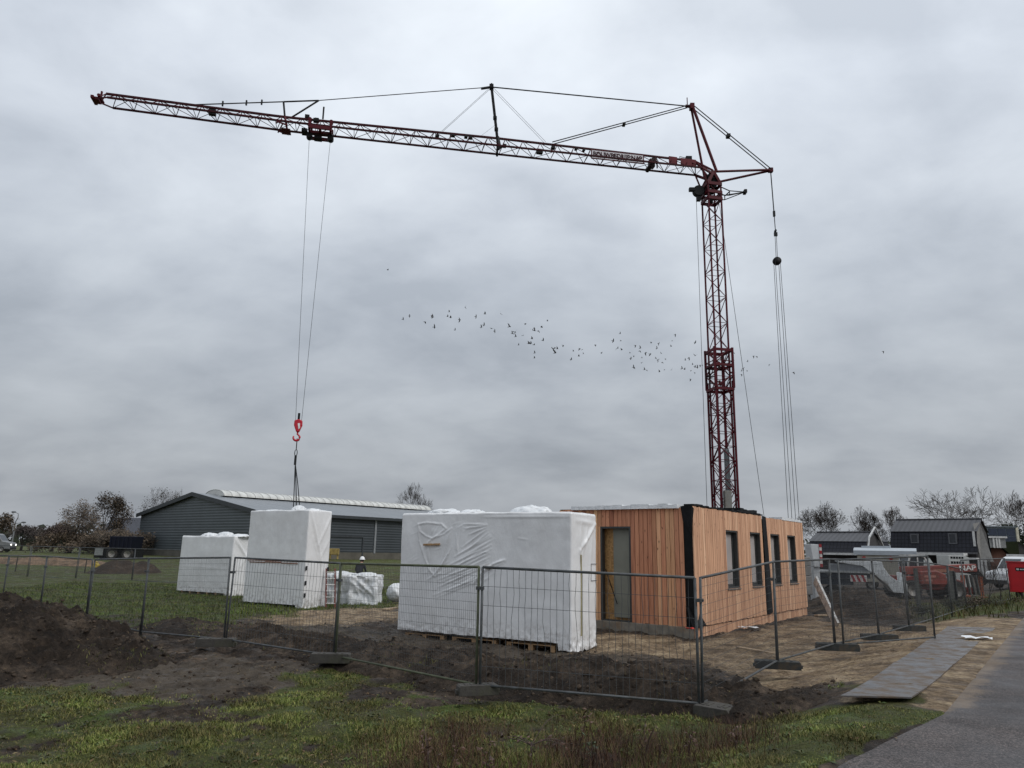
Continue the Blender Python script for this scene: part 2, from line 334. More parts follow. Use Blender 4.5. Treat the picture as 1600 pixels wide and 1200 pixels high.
at_ = me.attributes.new('edge', 'FLOAT', 'POINT'); eg = np.clip(1-T_/(.3+.35*ss(.0, 1.2, S_)*(1-ss(14, 20, S_))), 0, 1)*(.35+.65*ss(.0, .8, S_)*(1-ss(18, 24, S_))); at_.data.foreach_set('value', eg.astype(np.float32).ravel())
me.materials.append(road_mat()); ro = bpy.data.objects.new('road', me); COL.objects.link(ro); tag(ro, kind='structure')
# steel road plates on the verge
def plate_mat():
    m = bpy.data.materials.new('road_plate'); nt, bs = nodes_of(m); co = objco(nt)
    c = ramp(nt, noise(nt, co, 1.6, 7, .65), [(.3, (.07, .069, .072)), (.62, (.125, .124, .13)), (.8, (.15, .125, .095))])
    d = ramp(nt, noise(nt, co, 2.6, 8, .75), [(.42, (0, 0, 0)), (.6, (1, 1, 1))]); c = mixc(nt, d, c, (.105, .074, .048))
    nt.links.new(c, bs.inputs['Base Color']); bs.inputs['Metallic'].default_value = .0; bs.inputs['Specular IOR Level'].default_value = .4
    nt.links.new(ramp(nt, d, [(0, (.28, .28, .28)), (1, (.8, .8, .8))]), bs.inputs['Roughness']); bump(nt, bs, noise(nt, co, 5, 6, .6), .25, .02); return m
pm = plate_mat(); rang = math.atan2(UY, UX)
for i, (s0, s1, lb) in enumerate([(.36, 4.75, 'grey muddy steel road plate nearest the asphalt corner, its front edge raised over grass'), (4.79, 9.3, 'grey wet steel road plate lying between two others along the road'), (9.34, 13.7, 'grey wet steel road plate farthest along the verge, a white scrap lying on it')]):
    m = MB(); n = 12; vs = []
    for k in range(n+1):
        u = k/n; sl0 = s0+(s1-s0)*u; tl = -1.07-.024*sl0; z = .455-.012*i+.045*(1-u)**3*(i == 0)+.015*(u-.5)**2*4
        for (t_, ds, zz_) in ((tl, 0, z), (-.33, .5, z+.006), (-.33, .5, z-.014), (tl, 0, z-.02)): s_ = sl0+ds; vs.append((OX+s_*UX+t_*UY, OY+s_*UY-t_*UX, zz_))
    m.add(vs, [(k*4+j, k*4+(j+1) % 4, k*4+4+(j+1) % 4, k*4+4+j) for k in range(n) for j in range(4)]+[(0, 1, 2, 3), (n*4+3, n*4+2, n*4+1, n*4)])
    c_ = Vector(vs[0]); m.v = [tuple(Vector(p)-c_) for p in m.v]; o = m.build('road_plate', pm, loc=c_); tag(o, lb, 'road plate', 'steel road plates beside the asphalt')
# ------------------------------------------------------------------ soil heaps and banks
def soil_mat(name, dark, tint=None):
    m = bpy.data.materials.new(name); nt, bs = nodes_of(m); co = objco(nt); c = soil_nodes(nt, co, dark)
    if tint:
        c = mixc(nt, ramp(nt, noise(nt, co, 1.5, 6, .65), [(.35, (.2, .2, .2)), (.65, (1, 1, 1))]), c, tint)
    else:
        gmask = ramp(nt, noise(nt, co, 1.3, 7, .7), [(.62, (0, 0, 0)), (.72, (.75, .75, .75))]); c = mixc(nt, gmask, c, (.05, .048, .018)); c = mixc(nt, ramp(nt, noise(nt, co, 30, 4, .7), [(.63, (0, 0, 0)), (.71, (.55, .55, .55))]), c, (.17, .13, .095))
    nt.links.new(c, bs.inputs['Base Color']); bs.inputs['Roughness'].default_value = .85; bs.inputs['Specular IOR Level'].default_value = .2
    bump(nt, bs, maths(nt, 'ADD', noise(nt, co, 11, 8, .75), maths(nt, 'MULTIPLY', noise(nt, co, 45, 4, .7), .5)), 1., .11); return m
M_SOIL = soil_mat('dark_soil', .85); M_SOIL2 = soil_mat('brown_soil', 1.0); M_SANDH = soil_mat('sand_heap', 1.3, (.34, .23, .15)); M_REDSOIL = soil_mat('reddish_soil', 1.2, (.05, .033, .022))
HEAPS = []
def heap(name, x0, x1, y0, y1, step, hfun, m, label, amp=.25, fscale=1.6, seed=0, cat='soil heap'):
    ax = np.arange(x0, x1, step); ay = np.arange(y0, y1, step); X, Y = np.meshgrid(ax, ay); h = hfun(X, Y)
    rg = np.clip(h/.35, 0, 1); Z = gsamp(X, Y)+h+rg*((fbm(X, Y, fscale, 6, seed, .66)-.5)*amp*2.0+amp*.6*(np.abs(fbm(X, Y, fscale*3.2, 4, seed+3, .6)-.5)*2-.25))
    keep = h > .004; Z = np.where(keep, Z, gsamp(X, Y)-.08)
    n_ = len(ax); fs = []
    K = keep[:-1, :-1] | keep[1:, :-1] | keep[:-1, 1:] | keep[1:, 1:]
    jj, kk = np.nonzero(K); base = jj*n_+kk; q = np.stack([base, base+1, base+n_+1, base+n_], 1)
    used = np.unique(q); rem = np.full(X.size, -1); rem[used] = np.arange(len(used))
    me = bpy.data.meshes.new(name); P = np.stack([X.ravel(), Y.ravel(), Z.ravel()], 1)[used]; c = P.mean(0); c[2] = P[:, 2].min()
    me.vertices.add(len(used)); me.vertices.foreach_set('co', (P-c).astype(np.float32).ravel()); set_faces(me, rem[q]); me.polygons.foreach_set('use_smooth', [True]*len(me.polygons))
    me.materials.append(m); o = bpy.data.objects.new(name, me); COL.objects.link(o); o.location = c; tag(o, label, cat)
    HEAPS.append((ax, ay, Z, keep)); return o
def blob(cx, cy, rx, ry, H, rot=0, seed=1, pw=1.3):
    def f(X, Y):
        c, s = math.cos(rot), math.sin(rot); a = ((X-cx)*c+(Y-cy)*s)/rx; b = (-(X-cx)*s+(Y-cy)*c)/ry
        r = np.sqrt(a*a+b*b)*(1+.35*(fbm(X, Y, .5, 3, seed)-.5)); return H*np.clip(1-r**2, 0, 1)**pw
    return f
def ridge(pts, H, w, seed=2):
    def f(X, Y):
        best = np.zeros(X.shape)
        for (x1, y1, h1), (x2, y2, h2) in zip(pts[:-1], pts[1:]):
            dx, dy = x2-x1, y2-y1; t = np.clip(((X-x1)*dx+(Y-y1)*dy)/(dx*dx+dy*dy), 0, 1); d = np.hypot(X-x1-t*dx, Y-y1-t*dy)
            d = d*(1+.7*(fbm(X, Y, .8, 3, seed)-.5)); best = np.maximum(best, (h1+(h2-h1)*t)*np.clip(1-(d/w)**2, 0, 1)**1.15)
        return best*H
    return f
def mx(*fs): return lambda X, Y: np.maximum.reduce([f(X, Y) for f in fs])
heap('soil_heap', -16.5, -5.0, 10.6, 20, .075, mx(blob(-11.2, 15.2, 4.4, 3.6, 1.3, .1, 4), blob(-8.2, 15.0, 1.8, 1.5, .5, .2, 9), blob(-15, 14.5, 3.5, 2.8, 1.3, 0, 6)), M_SOIL, 'large dark brown heap of loose soil at the left edge in front of the fence', .34, 1.7, 5)
heap('earth_bank', -11, 5.4, 10.6, 24, .075, ridge([(3.3, 12.1, .8), (2.2, 12.8, 1.25), (-.4, 13.8, .9), (-3.3, 16.6, .75), (-6.2, 19.4, .75), (-9.3, 21.3, .5)], .42, 1.25, 5), M_SOIL, 'long low bank of dark dug earth running just behind the wire fence', .26, 1.8, 31, 'earth bank')
heap('soil_heap', 2.4, 5.0, 9.9, 12.8, .06, mx(blob(3.9, 11.2, 1.0, .6, .2, .5, 3), blob(3.5, 11.2, .8, .6, .22, .3, 8)), M_SOIL, 'small dark lumpy spill of soil beside the corner fence foot', .24, 2.5, 12)
heap('soil_heap', 12.2, 23, 28.0, 39, .14, mx(blob(14.8, 32.6, 2.5, 2.4, .85, .3, 14), blob(16.6, 33.6, 1.5, 1.6, .55, .3, 17), blob(14.2, 30.4, 2.0, 1.8, .75, .3, 18)), M_SOIL2, 'dark brown soil mound beside the far end of the timber building', .4, 1.2, 51)
heap('soil_heap', -31, -21.5, 46, 56, .2, mx(blob(-26.2, 51, 1.9, 2.0, .75, 0, 22), blob(-24.9, 51.4, 1.4, 1.6, .7, 0, 23)), M_REDSOIL, 'reddish brown soil heap in front of the grey shed gable', .3, 1.1, 61)
heap('sand_bank', -47, -29, 55, 64, .25, ridge([(-43.5, 60, 1), (-38, 59, 1.05), (-34.5, 58.5, .95), (-31.5, 58, .8)], .5, 1.2, 25), M_SANDH, 'long pale sandy bank at the far edge of the left meadow', .25, 1.0, 71, 'sand bank')
# loose clods
def ico(sub=1):
    bm = bmesh.new(); bmesh.ops.create_icosphere(bm, subdivisions=sub, radius=1); v = np.array([p.co[:] for p in bm.verts]); f = np.array([[p.index for p in q.verts] for q in bm.faces]); bm.free(); return v, f
IV, IF = ico(1)
def surf(x, y):
    z = gsamp(x, y)
    for ax, ay, Z, keep in HEAPS:
        i = np.round((x-ax[0])/(ax[1]-ax[0])).astype(int); j = np.round((y-ay[0])/(ay[1]-ay[0])).astype(int)
        ok = (i >= 0) & (j >= 0) & (i < len(ax)) & (j < len(ay)); ic = np.clip(i, 0, len(ax)-1); jc = np.clip(j, 0, len(ay)-1)
        ok &= keep[jc, ic]; z = np.where(ok, np.maximum(z, Z[jc, ic]), z)
    return z
def onheap(x, y): return surf(x, y) > gsamp(x, y)+.03
def scatter_clods(n):
    x = NR.uniform(-16, 13, n*6); y = NR.uniform(9, 26, n*6)
    g, s = masks(x, y); t, s_ = road_ts(x, y); oh = onheap(x, y)
    keep = ((1-g-.75*s > .55) | oh) & (t < -1.6) & (NR.rand(n*6) < np.where(oh, 1., .5)*(12/y)); x = x[keep][:n]; y = y[keep][:n]; k = len(x); r = .008+.034*NR.rand(k)**4
    r = r*np.where(onheap(x, y), 1.25, 1.)
    z = surf(x, y)+r*.2
    V = IV[None]*r[:, None, None]*(1+.9*(NR.rand(k, len(IV), 1)-.5))*np.array([1, 1, .7]); V = V+np.stack([x, y, z], 1)[:, None]
    Fa = IF[None]+(np.arange(k)*len(IV))[:, None, None]; return V.reshape(-1, 3), Fa.reshape(-1, 3)
def stuff(name, V, Fa, m, smooth=False):
    me = bpy.data.meshes.new(name); me.vertices.add(len(V)); me.vertices.foreach_set('co', V.astype(np.float32).ravel()); set_faces(me, Fa)
    me.materials.append(m); o = bpy.data.objects.new(name, me); COL.objects.link(o); return o
V, Fa = scatter_clods(9000); o = stuff('soil_clods', V, Fa, soil_mat('clod', 1.5)); tag(o, 'loose dark soil clods strewn over the mud and soil heaps', 'soil clods', kind='stuff')
# ------------------------------------------------------------------ grass and dead weeds
def blade_mat(name, c1, c2, c3):
    m = bpy.data.materials.new(name); nt, bs = nodes_of(m); g = nt.nodes.new('ShaderNodeNewGeometry').outputs['Random Per Island']
    c = ramp(nt, g, [(.0, c1), (.5, c2), (1., c3)]); co = objco(nt); c = mixc(nt, 1., c, ramp(nt, noise(nt, co, 1.1, 5, .6), [(.32, (.42, .33, .3)), (.48, (.85, .78, .72)), (.66, (1.35, 1.55, 1.2))]), 'MULTIPLY')
    nt.links.new(c, bs.inputs['Base Color']); bs.inputs['Roughness'].default_value = .6; bs.inputs['Specular IOR Level'].default_value = .25; return m
def blades(x, y, h, w, lean):
    t_, s_ = road_ts(x, y); h = np.where((t_ > -1.5) & (t_ < -.1) & (s_ > .42) & (s_ < 15.9), .002, h)
    k = len(x); z = surf(x, y)-.005; a = NR.uniform(0, 2*PI, k); b = a+NR.uniform(-.9, .9, k)+PI/2
    wx, wy = np.cos(a)*w/2, np.sin(a)*w/2; lx, ly = np.cos(b)*lean*h, np.sin(b)*lean*h
    hz = h*np.sqrt(np.clip(1-lean*lean, .05, 1))
    P = [np.stack([x-wx, y-wy, z], 1), np.stack([x+wx, y+wy, z], 1), np.stack([x+lx*.4+wx*.7, y+ly*.4+wy*.7, z+hz*.65], 1), np.stack([x+lx*.4-wx*.7, y+ly*.4-wy*.7, z+hz*.65], 1), np.stack([x+lx, y+ly, z+hz], 1)]
    V = np.stack(P, 1).reshape(-1, 3); o = (np.arange(k)*5)[:, None]
    tri = np.concatenate([o+np.array([[0, 1, 2]]), o+np.array([[0, 2, 3]]), o+np.array([[3, 2, 4]])], 0); return V, tri
n = 900000; y = 6.0+16*NR.rand(n)**1.8; x = (NR.rand(n)-.5)*1.72*y+.0
g, s = masks(x, y); t, s_ = road_ts(x, y); tuss = fbm(x, y, 1.7, 4, 55)
keep = (NR.rand(n) < np.clip((g-.25)*1.6, 0, 1)*np.clip(.25+1.7*(tuss-.3), .08, 1)) & (t+.16*np.clip(.35-s_, 0, 3.2) < .1) & (~onheap(x, y)); x = x[keep][:260000]; y = y[keep][:260000]; tuss = tuss[keep][:260000]
h = (.024+.036*NR.rand(len(x)))*(.5+1.6*np.clip(tuss-.35, 0, 1)*2.0); V, tri = blades(x, y, h, (.004+.006*NR.rand(len(x)))*(y/9), np.clip(.5+.48*NR.rand(len(x)), 0, .97))
o = stuff('grass', V, tri, blade_mat('grass_blade', (.04, .056, .011), (.115, .135, .028), (.26, .225, .09))); tag(o, 'short patchy green grass on the ground in front of the fence', 'grass', kind='stuff')
n = 60000; x = NR.uniform(-16, 5, n); y = NR.uniform(10.4, 22, n); k = onheap(x, y) & (NR.rand(n) < np.clip((fbm(x, y, 1.3, 4, 123)-.60)*9, 0, .8)); x = x[k]; y = y[k]
V, tri = blades(x, y, (.03+.07*NR.rand(len(x))), (.004+.004*NR.rand(len(x)))*(y/10), .3+.6*NR.rand(len(x))); o = stuff('heap_grass', V, tri, bpy.data.materials['grass_blade']); tag(o, 'sparse tufts of torn grass sticking out of the dug soil', 'grass', kind='stuff')
n = 120000; x = NR.uniform(-24, -1, n); y = NR.uniform(21, 42, n); g, s = masks(x, y); keep = (g > .5) & (NR.rand(n) < .6*fbm(x, y, 1.2, 3, 5)*1.6); x = x[keep]; y = y[keep]
V, tri = blades(x, y, .06+.09*NR.rand(len(x)), .014+.012*NR.rand(len(x)), .3+.5*NR.rand(len(x)))
o = stuff('meadow_grass', V, tri, blade_mat('meadow_blade', (.05, .08, .014), (.085, .125, .022), (.15, .15, .045))); tag(o, 'green meadow grass behind the fence on the left', 'grass', kind='stuff')
n = 9000; x = NR.uniform(12.5, 30, n); y = NR.uniform(19, 40, n); g, s = masks(x, y); t, s_ = road_ts(x, y); keep = (g > .4) & (t < -.1); x = x[keep]; y = y[keep]
V, tri = blades(x, y, .12+.4*NR.rand(len(x))**2, .015+.02*NR.rand(len(x)), .2+.6*NR.rand(len(x)))
o = stuff('verge_grass', V, tri, blade_mat('verge_blade', (.035, .055, .012), (.07, .075, .02), (.13, .09, .04))); tag(o, 'rough tall grass and weeds on the ditch edge right of the plates', 'grass', kind='stuff')
WEED = poly_world([(560, 1215), (620, 1150), (760, 1125), (900, 1118), (1050, 1125), (1180, 1150), (1210, 1165), (1130, 1230), (900, 1300), (650, 1290)], .1)
n = 60000; x = NR.uniform(-4, 5, n); y = NR.uniform(5.3, 11.5, n); k = inside_soft(x, y, WEED, .5); q = fbm(x, y, 1.5, 3, 77); keep = NR.rand(n) < k*np.clip((q-.25)*2.2, 0, 1)*.95; x = x[keep]; y = y[keep]; q = q[keep]
V, tri = blades(x, y, (.1+.34*NR.rand(len(x))**1.5)*np.clip(q+.35, .5, 1.1), .003+.0035*NR.rand(len(x)), .25+.68*NR.rand(len(x)))
o = stuff('dead_weeds', V, tri, blade_mat('dead_stem', (.02, .009, .0065), (.065, .029, .02), (.16, .095, .055))); tag(o, 'tangle of dead brown weeds and thin stalks at the bottom of the photo', 'dead weeds', kind='stuff')
n = 30000; x = NR.uniform(-13, 13, n); y = 5.6+18*NR.rand(n)**1.3; t, s_ = road_ts(x, y); k = (t < -.1) & (NR.rand(n) < np.clip((fbm(x, y, .8, 3, 88)-.35)*2.2, 0, 1)) & ~((t > -1.5) & (s_ > .4)); x = x[k]; y = y[k]; n = len(x); z = surf(x, y)+.012+.02*NR.rand(n); L = (.010+.026*NR.rand(n)**1.5); a = NR.uniform(0, 6.28, n); tl = NR.uniform(-.5, .5, n)
dx_, dy_ = np.cos(a)*L, np.sin(a)*L; P = [np.stack([x-dx_, y-dy_, z-tl*L], 1), np.stack([x-dy_*.5, y+dx_*.5, z+.004], 1), np.stack([x+dx_, y+dy_, z+tl*L], 1), np.stack([x+dy_*.5, y-dx_*.5, z+.004], 1)]
V = np.stack(P, 1).reshape(-1, 3); q = (np.arange(n)*4)[:, None]+np.array([[0, 1, 2, 3]]); o = stuff('leaf_litter', V, q, blade_mat('litter_leaf', (.03, .018, .01), (.11, .065, .03), (.22, .16, .08))); tag(o, 'withered leaves and straw bits scattered over grass and mud', 'leaf litter', kind='stuff')
n = 1500; x = NR.uniform(-8, 5, n); y = 5.8+6.5*NR.rand(n)**1.2; g, s = masks(x, y); t, s_ = road_ts(x, y); k = (g > .35) & (t < -.15) & (NR.rand(n) < np.clip((fbm(x, y, .9, 3, 99)-.3)*2, 0, 1)) & ~onheap(x, y); x = x[k]; y = y[k]; Vs = []; Qs = []; c_ = 0
for X_, Y_, Z_ in zip(x, y, surf(x, y)):
    for j in range(R.randint(4, 7)):
        a = R.uniform(0, 6.28); L = R.uniform(.03, .085); w_ = L*R.uniform(.16, .3); h_ = R.uniform(.01, .05); ca, sa = math.cos(a), math.sin(a)
        Vs += [(X_, Y_, Z_+.01), (X_+ca*L*.55-sa*w_, Y_+sa*L*.55+ca*w_, Z_+h_), (X_+ca*L, Y_+sa*L, Z_+h_*.6), (X_+ca*L*.55+sa*w_, Y_+sa*L*.55-ca*w_, Z_+h_)]; Qs.append((c_, c_+1, c_+2, c_+3)); c_ += 4
o = stuff('leafy_weeds', np.array(Vs), np.array(Qs), blade_mat('weed_leaf', (.03, .05, .014), (.07, .10, .03), (.13, .12, .05))); tag(o, 'small broad-leaved weeds growing through the near grass', 'weeds', kind='stuff')
# brown stalks with withered leaves standing out of the weeds
M_STEM = mat('bramble_stem', (.045, .022, .018), .6, var=.4); M_LEAF = mat('bramble_leaf', (.07, .035, .022), .55, var=.5, scale=6, island=.5); M_GLEAF = mat('dock_leaf', (.028, .05, .016), .5, var=.5, scale=7, island=.4)
def stalk_plant(px, py, z, hh, kind, label, seed):
    P = atz(px, py, z); rr = random.Random(seed); t = empty('weed_stalk', (P.x, P.y, gz(P.x, P.y)), rr.uniform(0, 6), label, 'weed')
    st = MB(); lf = MB()
    def leaf(p, d, L):
        d = d.normalized(); s = d.cross(Vector((rr.uniform(-1, 1), rr.uniform(-1, 1), 1))).normalized()*L*.3; u = d.cross(s).normalized()*L*.12
        lf.add([p, p+d*L*.45+s+u, p+d*L, p+d*L*.45-s+u, p+d*L*.45-u], [(0, 1, 4), (1, 2, 4), (2, 3, 4), (3, 0, 4)])
    ns = 3 if kind != 'star' else 7
    for i in range(ns):
        if kind == 'star':
            c0 = Vector((0, 0, hh*.45)); a = i/ns*2*PI+rr.uniform(-.3, .3); e = c0+Vector((math.cos(a)*hh*.75, math.sin(a)*hh*.5, rr.uniform(-.1, .5)*hh)); pts = [c0.lerp(e, k/5)+Vector((0, 0, math.sin(k/5*PI)*.06)) for k in range(6)]
        else:
            a = rr.uniform(0, 6.3); e = Vector((math.cos(a)*hh*.3, math.sin(a)*hh*.3, hh*rr.uniform(.7, 1))); pts = [e*(k/5)+Vector((rr.uniform(-.012, .012), rr.uniform(-.012, .012), 0)) for k in range(6)]
        st.tube(pts, [.006, .005, .005, .004, .003, .002], 4)
        for k in range(2, 6):
            for _ in range(2):
                b = pts[k]; d = Vector((rr.uniform(-1, 1), rr.uniform(-1, 1), rr.uniform(-.5, .7)))
                if rr.random() < .5: st.tube([b, b+d*.06], [.002, .001], 3)
                if rr.random() < .7: leaf(b+d*.03, d, rr.uniform(.03, .07))
    if kind == 'star': st.tube([(0, 0, 0), (0, 0, hh*.48)], [.008, .006], 5)
    st.build('stem', M_STEM, t); lf.build('leaves', M_GLEAF if kind == 'green' else M_LEAF, t)
for i, (px, py, hh, kd, lb) in enumerate([
    (672, 1190, .52, 'up', 'thin brown weed stalk with withered leaves, leftmost of the stalks along the bottom'),
    (695, 1210, .45, 'up', 'short brown stalk just right of the leftmost withered stalk'),
    (765, 1205, .42, 'arch', 'reddish bramble stalk with dark curled leaves below the second concrete foot'),
    (830, 1195, .55, 'star', 'dead star-shaped weed head with radiating brown stems in the bottom middle'),
    (905, 1150, .40, 'up', 'upright brown stalk in front of the dark bank, middle of the near fence panel'),
    (925, 1185, .32, 'green', 'dark green leafy weed among the dead stalks right of the star-shaped one'),
    (1010, 1165, .42, 'arch', 'brown bramble stalk left of the corner fence foot'),
    (1075, 1175, .38, 'up', 'dry brown stalk below the corner fence foot'),
    (1150, 1190, .3, 'up', 'short dry stalk at the right end of the dead weeds')]):
    stalk_plant(px, py, .08, hh, kd, lb, 40+i)
# fallen leaves and scraps
M_SCRAP = mat('plastic_scrap', (.75, .76, .78), .4, var=.1)
def scrap(px, py, z, L, W, label, seed, m=M_SCRAP, cat='plastic scrap', name='plastic_scrap', dz=.02):
    P = atz(px, py, z); rr = random.Random(seed); mb = MB(); n = 6; vs = []; fs = []
    for i in range(n):
        for j in range(n): vs.append(((i/(n-1)-.5)*L*(1+rr.uniform(-.15, .15)), (j/(n-1)-.5)*W*(1+rr.uniform(-.2, .2)), rr.uniform(0, .05)))
    for i in range(n-1):
        for j in range(n-1): fs.append((i*n+j, (i+1)*n+j, (i+1)*n+j+1, i*n+j+1))
    mb.add(vs, fs); o = mb.build(name, m, smooth=True, loc=(P.x, P.y, max(z, gz(P.x, P.y))+dz), rz=rr.uniform(-.4, .4)); tag(o, label, cat)
scrap(1526, 999, .455, .55, .3, 'crumpled white plastic scrap lying on the far steel plate', 3)
scrap(1170, 982, .1, .55, .25, 'white plastic scrap on the sand below the timber wall', 4)
scrap(1078, 983, .3, .22, .12, 'small red plastic tag at the foot of the building corner', 5, mat('red_plastic', (.5, .03, .02), .4), dz=.0)
# ------------------------------------------------------------------ fences
def zinc_mat(name, c, rough):
    m = mat(name, c, rough, .1, .35, 6, .1, 60, dirt=(.05, .045, .035), dscale=5, spec=.3); return m
M_ZINC = zinc_mat('galvanised_steel', (.08, .086, .09), .55); M_WIRE = mat('fence_wire', (.075, .08, .085), .55, .3, .2); M_MOSSY = mat('mossy_steel', (.075, .085, .05), .7, .1, .4, 5)
def p_px(P): return proj(P)[0]
def fence_panel(p, q, kind, label, lean=0., base=.0, Htot=1.9, tops=None, mossy=False, clamp=True, skew=(0, 0)):
    p = Vector(p); q = Vector(q); L = math.hypot(q.x-p.x, q.y-p.y)-.07; rz = math.atan2(q.y-p.y, q.x-p.x)
    d2 = Vector((math.cos(rz), math.sin(rz), 0)); org = p+d2*.035; e = empty('mesh_fence', org, rz, label, 'fence panel', 'steel mesh construction fence panels')
    lean = lean or R.uniform(-.022, .022); e.rotation_euler = (lean, 0, rz)
    dz = q.z-p.z; z0 = base+.11; z1 = base+Htot; zc = lambda x: dz*x/L; dt = 0.
    if tops: z1 = at(p_px(p), tops[0], p.y).z-p.z; dt = at(p_px(q), tops[1], q.y).z-q.z-z1
    fr = MB(); r = .021
    fr.bar((0, 0, base-.02+skew[0]*0), (0, 0, z1), r, 10); fr.bar((L, 0, dz+base-.02), (L, 0, dz+z1+dt), r, 10)
    fr.bar((0, 0, z1), (L, 0, z1+dz+dt), r, 10); fr.bar((0, 0, z0), (L, 0, z0+dz), r*.85, 10)
    fr.build('frame', M_MOSSY if mossy else M_ZINC, e, True)
    if kind in ('dense', 'fine'):
        nv_ = int(L/(.048 if kind == 'dense' else .06)); nh = 13; w = .0021
    else: nv_ = int(L/.098); nh = 0; w = .0034
    me_ = MB()
    for k in range(1, nv_):
        x = L*k/nv_
        if kind == 'wide':
            pts = [(x+R.gauss(0, .004)+(.02*math.sin(j*1.3+k) if k % 5 == 0 and 1 < j < 8 else 0), R.gauss(0, .004), zc(x)+z0+(z1+dt*x/L-z0)*j/9) for j in range(10)]; me_.tube(pts, w, 4)
        else: me_.bar((x, 0, zc(x)+z0), (x+R.gauss(0, .004), 0, zc(x)+z1+dt*x/L), w, 4)
    hs = [z1-.29, z1-.58, z0+.27] if kind == 'wide' else [z0+(z1-z0)*k/nh for k in range(1, nh)]
    for h_ in hs: me_.bar((0, .006, h_), (L, .006, h_+dz+dt*(h_-z0)/(z1-z0)), w*1.3, 4)
    me_.build('wire_mesh', M_WIRE, e)
    if clamp:
        cb = MB(); cb.box((-.035, 0, z1-.32), (.12, .07, .05)); cb.bar((-.035, -.06, z1-.32), (-.035, .06, z1-.32), .012, 8); cb.build('clamp', M_ZINC, e)
    return e
M_CONC = mat('concrete_foot', (.055, .05, .044), .85, var=.3, scale=9, bmp=.5, bscale=40, dirt=(.05, .05, .03), dscale=4); M_RUB = mat('rubber_foot', (.022, .026, .026), .75, var=.3, scale=8, bmp=.3, dirt=(.07, .05, .03), dscale=5)
def foot(P, rz, label, m, L=.72, W=.24, H=.14, tilt=0., dz=0.):
    mb = MB(); b = .04
    mb.prism([(-L/2, 0), (L/2, 0), (L/2, H*.85), (L/2-b*.5, H), (-L/2+b*.5, H), (-L/2, H*.85)], -W/2, W/2)
    for k in (-.55, -.28, .28, .55): mb.box((k*L*.55, 0, H+.004), (.05, W*.5, .012))
    for s in (-1, 1): mb.box((s*(L/2+.012), 0, H*.35), (.04, W*.45, H*.4))
    z = max(P[2], gz(P[0], P[1]))
    o = mb.build('fence_foot', m, bevel=.012, loc=(P[0], P[1], z-.03+dz), rz=rz); o.rotation_euler.x = tilt; tag(o, label, 'fence foot', 'blocks the fence panels stand in'); return o
def wp(px, py, Y): return at(px, py, Y)
PA = wp(1097, 1112, 11.3); PE = wp(746, 1082, 12.0); PF = wp(522, 1034, 14.9); PG = wp(351, 1007, 17.1); PH = wp(219, 994, 19.2)
PI_ = wp(134, 972, 21.6); PJ = wp(62, 955, 24.2); PK = wp(2, 944, 26.8); PL = wp(-52, 935, 29.4)
PB = wp(1215, 1042, 14.3); PC = wp(1305, 1014, 16.8); PP1 = wp(1374, 998, 19.3); PP2 = wp(1421, 984, 21.9); PP3 = wp(1459, 972, 24.5); PP4 = wp(1488, 962, 27.1); PP5 = wp(1511, 954, 29.7); PD = wp(1463, 1003, 18.1)
PM = wp(1565, 950, 32.2); PN_ = wp(1580, 940, 34.5)
fence_panel(PE, PA, tops=(886, 903), kind='wide', label='wide-meshed steel fence panel nearest the camera, from the middle double post to the corner post')
fence_panel(PF, PE, tops=(880, 886), kind='dense', label='fine-meshed mossy fence panel in front of the left half of the large wrapped stack', mossy=True)
fence_panel(PG, PF, tops=(871, 880), kind='wide', label='fence panel in front of the tall wrapped stack that hangs on the crane slings')
fence_panel(PH, PG, tops=(872, 871), kind='dense', label='fence panel in front of the low wrapped stack at the left')
fence_panel(PI_, PH, tops=(874, 872), kind='dense', label='fence panel just right of the big soil heap, left of the low wrapped stack')
fence_panel(PJ, PI_, tops=(869, 874), kind='fine', label='fence panel rising out from behind the middle of the big soil heap')
fence_panel(PK, PJ, tops=(868, 869), kind='fine', label='fence panel behind the left part of the big soil heap, second from the left edge')
fence_panel(PL, PK, tops=(867, 868), kind='fine', label='fence panel cut off by the left edge of the photo')
fence_panel(PA, PB, tops=(903, 878), kind='dense', label='fine-meshed fence panel running back from the corner post in front of the windowed timber wall')
fence_panel(PB, PC, tops=(878, 874), kind='dense', label='fence panel in front of the far end of the timber wall, second after the corner')
fence_panel(PC, PP1, tops=(874, 876), kind='dense', label='fence panel in front of the white leaning board and soil mound')
fence_panel(PC+Vector((.12, -.1, .0)), PD, tops=(875, 869), kind='dense', label='open fence panel swung out towards the steel plates like a gate leaf', clamp=False)
fence_panel(PP1, PP2, tops=(876, 877), kind='fine', label='fence panel behind the open gate leaf, in front of the trailer gooseneck')
fence_panel(PP2, PP3, tops=(877, 880), kind='fine', label='fence panel left of the telehandler wheel, third last of the row')
fence_panel(PP3, PP4, tops=(880, 884), kind='fine', label='fence panel in front of the telehandler wheel')
fence_panel(PP4, PP5, tops=(884, 889), kind='fine', label='last fence panel of the row, in front of the telehandler boom end')
fence_panel(PP5, PN_, 'fine', 'far fence panel reaching towards the red container', base=0)
foot(PA+Vector((.18, -.1, -.1)), -.75, 'big grey concrete block under the corner post, tipped in the weeds', M_CONC, .55, .34, .22, .06, dz=.0)
foot(PE, .3, 'concrete fence foot in the grass under the middle double post', M_CONC, .62, .23, .15)
foot(PF+Vector((-.05, -.1, 0)), .05, 'concrete fence foot left of the middle one, under the mossy post', M_CONC, .74, .26, .17, dz=.03)
foot(PG+Vector((-.15, -.1, 0)), .12, 'pale concrete fence foot in the trodden mud near the big soil heap', M_CONC, .8, .26, .17)
foot(PB, -.25, 'black fence foot on the sand first after the corner post', M_RUB, .8, .25, .14)
